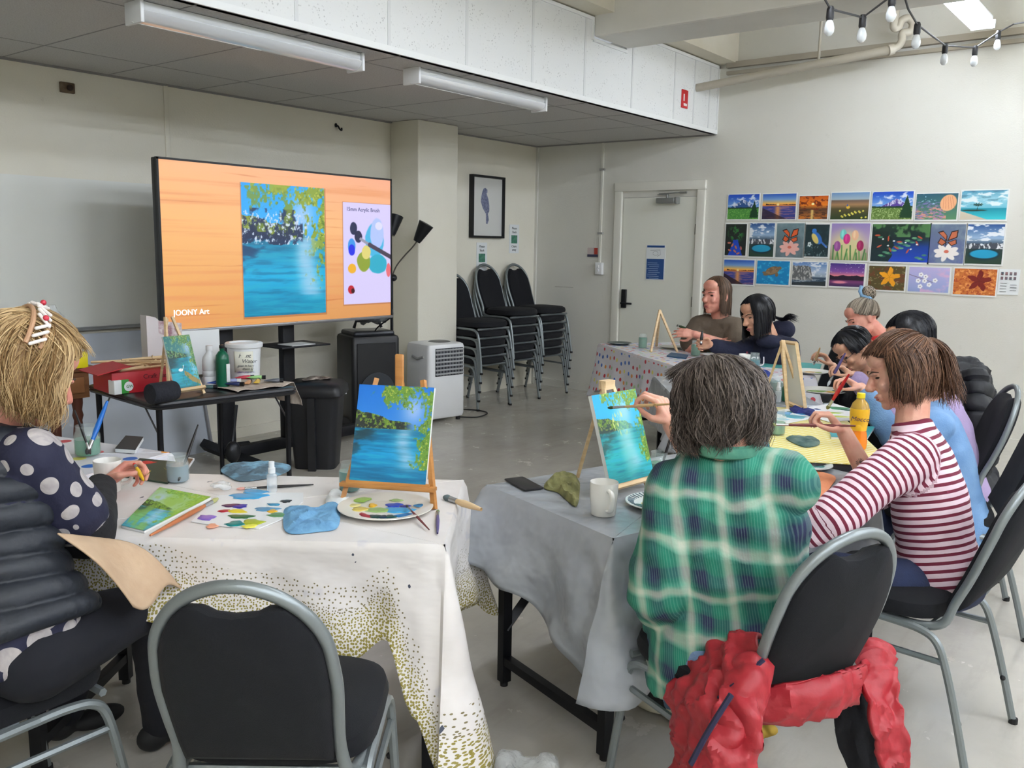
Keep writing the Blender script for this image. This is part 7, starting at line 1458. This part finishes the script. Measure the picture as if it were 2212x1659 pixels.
b = MB(); b.cone(V(J['eR']).lerp(V(J['sR']), .42), J['eR'], .066, .074); b.cone(J['eR'], V(J['eR']).lerp(V(J['wR']), .86), .074, .046); me = remesh(b, .006, 3); co, no = mesh_np(me); fold(me, co, no, np.zeros((len(co), 3)), .007, 4); attach(me, 'black_sleeve', m_blackc, bl_p)
hair_fall(h, bl_p, HAIR_Y, lambda a: .12 if a > 60 else .085, N=2600, face_gap=46, rad=(.106, .122, .114), cen=(0, -.024, .036), wave=.012, flare=.34, inward=.48, r=.0014, seed=11, jitter=.020, clump=.5, wf=40, fringe=50)
hair_swept(h, bl_p, HAIR_Y, (0, -.9, .5), N=500, rad=(.102, .118, .113), side=84, backp=100, seed=12, jit=.016, name='hair_top')
b = MB()
for s_, off in ((1, 0), (1, .035)): b.tube([h(.105 * math.sin(a), -.07 + off, .05 + .105 * math.cos(a)) for a in [math.radians(k) for k in range(-80, 81, 10)]], .006, n=8, flat=1)
b.build('headband', mat('tan_headband', (190, 150, 118), .6), bl_p)
b = MB(); rdn = random.Random(3)
for k in range(16):
    a = math.radians(-75 + 10 * k); p = h(.114 * math.sin(a), -.05, .052 + .116 * math.cos(a)); u = h.M @ V((math.cos(a), rdn.choice((-1, 1)) * 1.1, -math.sin(a))).normalized(); b.cone(p - u * .018, p + u * .018, .0042, .0042, 8)
b.build('white_beads', mat('bead_white', (232, 226, 222), .4), bl_p)
b = MB()
for k in range(0, 16, 4): a = math.radians(-75 + 10 * k); b.ell(h(.118 * math.sin(a), -.05, .055 + .121 * math.cos(a)), .007, n=10)
b.build('red_beads', mat('bead_red', (196, 50, 70), .4), bl_p)
# apron over the lap
def ap(i, j):
    A_, B_ = D(125, 1170, 2.05), D(230, 1180, 2.22); C2, D2 = D(290, 1330, 2.14), D(392, 1280, 2.36); p = (A_ * (1 - i) + B_ * i) * (1 - j) + (C2 * (1 - i) + D2 * i) * j
    return p + V((0, 0, .035 * math.sin(PI * j) * (1 - .2 * i) + .018 * math.sin(7 * i + 3 * j) * j - .05 * math.sin(PI * j) * (1 - i) * .4 + .02))
me_ = MB().grid(ap, 30, 30); me_.build('apron', mat('beige_canvas', (196, 170, 142), .85, col2=(182, 154, 126), scale=8, bump=.2, bscale=60), bl_p, solid=.004)
brush(D(288, 998, 2.74), D(308, 1034, 2.70), 'short yellow-handled brush in the blonde person\'s hand', mat('yellow_handle', (224, 180, 40), .4), (200, 60, 50), .0055, L_h=.2)
MB().tube([D(325, 1017, 2.72), D(322, 1022, 2.70), D(318, 1026, 2.72)], .0018, n=6).build('finger_ring', _M['gold_ring'], bl_p)
# 4 denim jacket, head behind the striped person
J = dict(pel=D(2060, 1130, 3.72), che=D(2035, 1010, 3.7), neck=D(2005, 868, 3.72), head=D(1975, 800, 3.70), face=dv(-.93, -.32, .15), sL=D(2020, 925, 3.58), sR=D(2000, 910, 3.9), eL=D(1955, 980, 3.55), wL=D(1930, 990, 3.7), eR=D(1935, 950, 3.95), wR=D(1868, 872, 3.98),
         hR=(dv(-.85, .5, 0), dv(-.5, -.8, .1), 1, [1.0, 1.05, 1.2, 1.3], .7, 1, D(1814, 842, 4.03)))
dn, h, sh, bd = person('person in a light blue denim jacket behind the striped top, head hidden', J, m_skin, None, mat('washed_denim', (96, 134, 178), .85, col2=(120, 156, 196), scale=7, bump=.3, bscale=160), sleeve={'L': 1.9, 'R': 1.8}, legs={'L': (D(2040, 1150, 3.7), D(1930, 1120, 3.8), V((3.65, 1.35, .09))), 'R': (D(2060, 1150, 3.9), D(1960, 1110, 4.1), V((3.95, 1.5, .09)))}, leg_m=m_jeans, vox=.006, slv_r=(.072, .06, .048), hem=-.12, topname='jacket', tw=1.05)
hair_fall(h, dn, HAIR_K, .1, N=500, seed=21, r=.0022)
brush(D(1786, 884, 4.1), D(1832, 812, 3.98), 'red-handled brush with yellow end held over the gingham table', mat('red_handle', (196, 28, 36), .35), (120, 120, 70), .0075, L_f=.18)
# 5 long black hair, lavender
J = dict(pel=D(2070, 1060, 4.35), che=D(2050, 960, 4.33), neck=D(2012, 822, 4.32), head=D(1968, 735, 4.32), face=dv(-.9, -.38, .15), hup=dv(-.1, 1, 0), sL=D(2025, 882, 4.18), sR=D(1995, 862, 4.5), eL=D(1950, 915, 4.2), wL=D(1905, 880, 4.35), eR=D(1930, 910, 4.6), wR=D(1842, 850, 4.62),
         hR=(dv(-.8, .55, 0), dv(-.5, -.8, .1), 1, [.9, 1.0, 1.15, 1.3], .7, 1, D(1801, 810, 4.65)))
lv, h, sh, bd = person('person in a lavender sweater with long straight black hair', J, m_skin2, None, mat('lavender_knit', (170, 152, 192), .9, bump=.3, bscale=120), sleeve={'L': 1.9, 'R': 1.86}, vox=.006, slv_r=(.07, .058, .05), hem=-.12, topname='sweater', hs=1.03)
hair_fall(h, lv, HAIR_K, lambda a: .20 if a > 70 else .13, N=1300, face_gap=48, rad=(.094, .112, .104), wave=.003, flare=.05, seed=23, r=.002, fringe=52)
brush(D(1787, 835, 4.7), D(1822, 770, 4.6), 'white-tipped purple brush held beside the lavender sleeve', mat('purple_handle', (90, 80, 130), .4), (226, 230, 232), .0065, L_h=.2)
# 6 bent person in black with glasses
J = dict(pel=D(1905, 985, 5.0), che=D(1890, 900, 4.96), neck=D(1872, 815, 4.95), head=D(1846, 757, 4.9), face=dv(-.72, -.66, -.1), hup=dv(-.4, .9, 0), sL=D(1872, 850, 4.8), sR=D(1850, 845, 5.1), eL=D(1850, 880, 4.85), wL=D(1830, 860, 4.9), eR=D(1822, 860, 5.1), wR=D(1785, 795, 5.1),
         hR=(dv(-.6, .8, 0), dv(-.8, -.3, .1), 1, [.8, .9, 1.0, 1.2], .6, 1, D(1762, 775, 5.15)))
bk, h, sh, bd = person('person in black with short black hair and glasses bent over the table', J, m_skin2, None, m_blackc, sleeve={'L': 1.9, 'R': 1.5}, vox=.006, slv_r=(.07, .058, .05), hem=-.12, topname='jumper')
hair_fall(h, bk, HAIR_K, lambda a: .02 if a > 60 else 0, N=1000, face_gap=55, rad=(.088, .108, .1), wave=.004, seed=25, r=.002, fringe=55, grav=.2)
b = MB()
for s_ in (-1, 1): b.tube([h(s_ * .033 + .021 * math.cos(a), .098, .008 + .017 * math.sin(a)) for a in [k * PI / 6 for k in range(13)]], .0015, n=5); b.tube([h(s_ * .053, .096, .012), h(s_ * .076, .0, .012)], .0016, n=5)
b.build('glasses', m_blackh, bk)
brush(D(1757, 788, 5.2), D(1771, 752, 5.1), 'pale thin brush held by the bent person in black', mat('pale_handle', (206, 172, 124), .4), (230, 230, 220), .006)
# 7 silver bun, red floral top
J = dict(pel=D(1935, 900, 5.72), che=D(1925, 830, 5.7), neck=D(1898, 722, 5.68), head=D(1864, 690, 5.66), face=dv(-.88, -.42, -.05), hup=dv(-.3, 1, 0), sL=D(1916, 752, 5.5), sR=D(1885, 746, 5.85), eL=D(1900, 830, 5.5), wL=D(1870, 840, 5.5), eR=D(1870, 820, 5.9), wR=D(1840, 820, 5.8))
bn, h, sh, bd = person('person with a silver-blonde bun and red floral top', J, m_skinr, None, mat('red_floral', (206, 44, 46), .8, col2=(236, 190, 160), scale=26, ramp=(.5, .62)), sleeve=.9, vox=.006, hem=-.12, topname='floral_top', hs=1.02)
hair_swept(h, bn, HAIR_S, (0, -.72, .72), N=1300, seed=31, r=.0022, front=58, side=104, backp=136)
bc = h(.0, -.105, .135); bun(bc, .045, HAIR_S, bn, 4, 150, .0028)
b = MB(); m_scr = mat('blue_scrunchie', (130, 170, 206), .7, bump=.3, bscale=60); x_, y_, z_ = frame(bc - h(0, 0, .04)); b.tube([bc - z_ * .035 + (x_ * math.cos(a) + y_ * math.sin(a)) * (.03 + .004 * math.sin(5 * a)) for a in [k * PI / 8 for k in range(17)]], .010, n=8); b.tube([bc - z_ * .02 + h.y * .03, bc + h.y * .045 + h.z * .035, bc + h.y * .02 + h.z * .06], .012, n=8); b.tube([bc - z_ * .03 + h.y * .035, bc + h.y * .04 - h.z * .05, bc + h.y * .02 - h.z * .09], .014, n=8); b.build('scrunchie', m_scr, bn)
# 8 navy hoodie
J = dict(pel=D(1680, 845, 6.3), che=D(1672, 790, 6.28), neck=D(1662, 728, 6.25), head=D(1636, 683, 6.2), face=dv(-.86, -.34, -.35), hup=dv(-.12, 1, 0), sL=D(1702, 752, 6.15), sR=D(1632, 748, 6.4), eL=D(1712, 810, 6.1), wL=D(1660, 822, 6.0), eR=D(1590, 762, 6.3), wR=D(1540, 750, 6.15),
         hR=(dv(-.95, .1, -.1), dv(-.2, -.3, -.9), 1, [1.0, 1.1, 1.2, 1.3], .6, 1, D(1516, 735, 6.1)))
def hood(b, k): b.ell(D(1690, 712, 6.3), (.08, .09, .07)); b.ell(D(1665, 738, 6.18), (.1, .1, .045))
nv, h, sh, bd = person('person in a navy hoodie with long black hair over the face', J, m_skin2, None, mat('navy_hoodie', (26, 30, 54), .9, bump=.2, bscale=90), sleeve={'L': 1.9, 'R': 1.85}, vox=.006, slv_r=(.078, .066, .052), hem=-.1, topname='hoodie', hs=1.12, extra=hood, tw=1.1)
hair_fall(h, nv, HAIR_K, lambda a: .15 if a < 110 else .08, N=1000, face_gap=40, rad=(.092, .11, .102), wave=.004, seed=35, r=.0026, fringe=48)
tuft(h(0, -.09, -.02), [D(1690, 690, 6.25), D(1704, 684, 6.22), D(1718, 690, 6.2)], 60, .02, HAIR_K, nv, r=.0025, seed=4)
q = D(1612, 772, 6.02); b = MB(); b.tube([D(1614, 760, 6.0), D(1606, 790, 5.98)], .006, n=5); b.build('jumper_stripe', mat('maroon_print', (120, 30, 50), .7), nv)
text('SU', .09, mat('hoodie_letter', (206, 200, 206), .7), nv, D(1622, 790, 6.0), dv(1, 0, .2), dv(0, 1, 0), 'printed_letters')
brush(D(1514, 745, 6.1), D(1517, 716, 6.1), 'dark brush upright in the navy hoodie person\'s hand', m_blackh, (60, 40, 50), .009)
# 9 brown t-shirt, arms crossed
m_bt = mat('brown_tshirt', (104, 92, 80), .9, bump=.2, bscale=90)
J = dict(pel=D(1562, 812, 6.9), che=D(1556, 760, 6.88), neck=D(1556, 690, 6.86), head=D(1547, 640, 6.8), face=dv(-.80, -.14, -.58), sL=D(1590, 712, 6.8), sR=D(1512, 706, 6.95), eL=D(1590, 752, 6.68), wL=D(1500, 722, 6.66), eR=D(1490, 752, 6.85), wR=D(1535, 745, 6.62),
         hL=(dv(-.95, .15, 0), dv(0, -.2, 1), 1, .5), hR=(dv(.9, .1, .1), dv(0, 0, -1), 1, .6), brow=mat('brow_brown', (84, 62, 48), .8))
br_, h, sh, bd = person('smiling person in a brown t-shirt with arms crossed by the door', J, m_skinr, None, m_bt, sleeve=.72, vox=.006, slv_r=(.085, .078, .06), hem=-.1, topname='t_shirt', hs=1.2, thick=1.12, tw=1.2, neckr=.056)
hair_fall(h, br_, HAIR_L, lambda a: .14 if a > 65 else .10, N=800, face_gap=62, rad=(.080, .100, .094), wave=.003, seed=37, r=.0026, front_end=66)
brush(D(1462, 703, 6.7), D(1482, 709, 6.66), 'dark green brush poking from the crossed arms of the brown t-shirt person', mat('green_handle', (50, 70, 44), .4), (50, 60, 40), .008)
# ================================================================ COATS ON CHAIRS
def garment(name, label, cat, prims, m, vox=.009, amp=.012, quilt=None, seed=1, loc=None, pts=None, partname='fabric', extra_parts=()):
    b = MB(); prims(b); me = remesh(b, vox, 2); co, no = mesh_np(me); d = (1 - np.abs(snoise(co, 13, seed))) * .8 + .35 * snoise(co, 34, seed + 2) + .5 * np.abs(snoise(co * np.array([1.5, 1.5, .6]), 20, seed + 4))
    if quilt: d = d * .6 + .9 * np.abs(np.sin(co[:, 2] * PI / quilt + 1.2 * snoise(co, 6, seed))) ** .5
    co = co + no * (d * amp)[:, None]; co[:, 2] = np.maximum(co[:, 2], .004); set_np(me, co); r = thing(name, label, cat, loc); attach(me, partname, m, r); return r
def slab(b, pts, r):
    for a, c in zip(pts, pts[1:]): b.cone(a, c, r, r)
def sheet(name, rows, m, parent, nu=44, nv=44, amp=.02, seed=1, quilt=0, solid=.014, puff=.012):
    G = [cr([D(*q) for q in r_], 8) for r_ in rows]; n = min(len(g) for g in G); cols = [cr([g[k] for g in G], 8) for k in range(n)]; m_ = len(cols[0]); A_ = np.array([[tuple(cols[i_][j_]) for i_ in range(n)] for j_ in range(m_)])
    def rs(a, k, ax): t = np.linspace(0, a.shape[ax] - 1, k + 1); i0 = np.minimum(t.astype(int), a.shape[ax] - 2); f = (t - i0); f = f[:, None, None] if ax == 0 else f[None, :, None]; return np.take(a, i0, ax) * (1 - f) + np.take(a, i0 + 1, ax) * f
    A_ = rs(rs(A_, nv, 0), nu, 1); du = np.gradient(A_, axis=1); dv_ = np.gradient(A_, axis=0); N_ = np.cross(du, dv_); N_ /= np.linalg.norm(N_, axis=2)[..., None] + 1e-9
    if (N_ @ FW).mean() > 0: N_ = -N_
    P2 = A_.reshape(-1, 3); d = (1 - np.abs(snoise(P2 * np.array([1, 1, .55]), 15, seed))) ** 2 * .9 + .75 * (1 - np.abs(snoise(P2 * np.array([1.2, 1.2, .7]), 33, seed + 3))) ** 2 + .2 * snoise(P2, 80, seed); vv = np.repeat(np.linspace(0, 1, nv + 1), nu + 1); uu = np.tile(np.linspace(0, 1, nu + 1), nv + 1)
    q = np.abs(np.sin(PI * (vv * quilt + .25 * snoise(P2, 7, seed)))) ** .5 * puff if quilt else 0
    P2 = P2 + N_.reshape(-1, 3) * (d * amp + q)[:, None]; P2[:, 2] = np.maximum(P2[:, 2], .01); b = MB(); b.v = [tuple(x) for x in P2]; w_ = nu + 1; b.f = [(j_ * w_ + i_, j_ * w_ + i_ + 1, (j_ + 1) * w_ + i_ + 1, (j_ + 1) * w_ + i_) for j_ in range(nv) for i_ in range(nu)]
    return b.build(name, m, parent, solid=solid)
m_redj = mat('red_quilted_nylon', (158, 34, 44), .5, bump=.35, bscale=30)
rj = thing('red_jacket', 'red quilted jacket bundled around the back of the plaid-shirted person\'s chair', 'jacket', D(1600, 1550, 1.85))
sheet('left_side', [[(1500, 1452, 2.30), (1560, 1415, 2.23), (1620, 1392, 2.18), (1655, 1385, 2.15)], [(1478, 1500, 2.25), (1530, 1490, 2.14), (1600, 1470, 2.08), (1650, 1440, 2.08)], [(1474, 1580, 2.20), (1520, 1575, 2.06), (1590, 1560, 2.00), (1635, 1530, 2.00)], [(1468, 1650, 2.18), (1520, 1650, 2.04), (1580, 1645, 1.98), (1628, 1630, 1.98)], [(1470, 1760, 2.18), (1520, 1760, 2.04), (1580, 1760, 1.98), (1622, 1750, 1.98)]], m_redj, rj, 60, 60, .034, 5, 5, puff=.006)
sheet('hanging_sleeve', [[(1590, 1440, 2.08), (1630, 1425, 2.06), (1665, 1430, 2.06)], [(1560, 1510, 2.02), (1605, 1510, 2.00), (1640, 1520, 2.02)], [(1525, 1590, 2.00), (1570, 1600, 1.97), (1612, 1610, 1.99)], [(1490, 1680, 2.00), (1540, 1690, 1.97), (1600, 1700, 1.99)]], m_redj, rj, 30, 50, .018, 8, 7, puff=.004)
sheet('sling_panel', [[(1632, 1500, 2.10), (1700, 1480, 2.06), (1780, 1462, 2.08), (1840, 1438, 2.18), (1868, 1420, 2.26)], [(1632, 1530, 2.08), (1700, 1520, 2.04), (1780, 1495, 2.06), (1830, 1475, 2.14), (1862, 1450, 2.24)], [(1636, 1550, 2.10), (1700, 1560, 2.06), (1770, 1540, 2.08), (1822, 1510, 2.16), (1850, 1485, 2.26)]], m_redj, rj, 60, 24, .016, 11, 2, puff=.004)
sheet('right_side', [[(1862, 1425, 2.28), (1885, 1390, 2.30), (1905, 1420, 2.30)], [(1862, 1500, 2.18), (1890, 1480, 2.20), (1920, 1480, 2.22)], [(1868, 1570, 2.14), (1900, 1570, 2.16), (1932, 1560, 2.18)], [(1890, 1640, 2.14), (1915, 1640, 2.16), (1942, 1640, 2.18)], [(1900, 1740, 2.14), (1920, 1740, 2.16), (1945, 1740, 2.18)]], m_redj, rj, 30, 60, .02, 14, 6, puff=.004)
sheet('dark_lining', [[(1795, 1520, 2.30), (1850, 1500, 2.31), (1880, 1490, 2.31)], [(1810, 1600, 2.30), (1850, 1590, 2.28), (1885, 1590, 2.28)], [(1850, 1700, 2.28), (1880, 1700, 2.27), (1905, 1700, 2.27)]], m_blackc, rj, 24, 30, .012, 17)
for q in (((1505, 1490, 2.12), (1560, 1478, 2.07), (1610, 1455, 2.03), (1650, 1425, 2.02)), ((1476, 1560, 2.15), (1540, 1520, 2.05), (1590, 1475, 2.01)), ((1492, 1650, 1.95), (1530, 1580, 1.94), (1580, 1500, 1.94)), ((1905, 1430, 2.26), (1922, 1470, 2.21), (1925, 1500, 2.19))): MB().tube(cr([D(x_, y_, z_) for x_, y_, z_ in q], 6), .006, n=6, flat=1.6).build('navy_piping', mat('navy_piping', (40, 40, 70), .7), rj)
m_bpuf = mat('black_puffer', (24, 26, 32), .6, bump=.3, bscale=30); pc = thing('puffer_coat', 'black puffer coat hanging over a chair by the pale wall', 'coat', D(2085, 900, 4.85))
sheet('coat_back', [[(2050, 800, 4.85), (2075, 788, 4.85), (2100, 800, 4.85), (2118, 812, 4.9)], [(2050, 860, 4.7), (2080, 855, 4.66), (2104, 862, 4.66), (2122, 872, 4.75)], [(2050, 940, 4.66), (2080, 945, 4.6), (2104, 950, 4.62), (2124, 950, 4.7)], [(2050, 1090, 4.66), (2080, 1095, 4.6), (2110, 1095, 4.62), (2130, 1060, 4.7)]], m_bpuf, pc, 40, 50, .03, 9, 6, solid=.03, puff=.03)
sheet('coat_sleeve', [[(2096, 806, 4.66), (2108, 804, 4.62), (2120, 815, 4.66)], [(2100, 870, 4.6), (2112, 870, 4.56), (2124, 880, 4.6)], [(2096, 960, 4.58), (2110, 970, 4.54), (2124, 960, 4.58)]], m_bpuf, pc, 20, 40, .02, 12, 5, solid=.03, puff=.02)
c = D(1655, 1600, 2.6); c = V((2.60, 1.02, 0)); r = thing('yellow_pouch', 'small mustard fabric pouch on the floor beneath the plaid-shirted person', 'bag', Z(1645, 1600, 0)); cc = Z(1650, 1608, 0); cc = V((cc.x, cc.y, .03)); crumple('pouch_fabric', cc, (.04, .04, .04), mat('mustard_cloth', (170, 138, 50), .8), r, 6, .006, .006, 5)
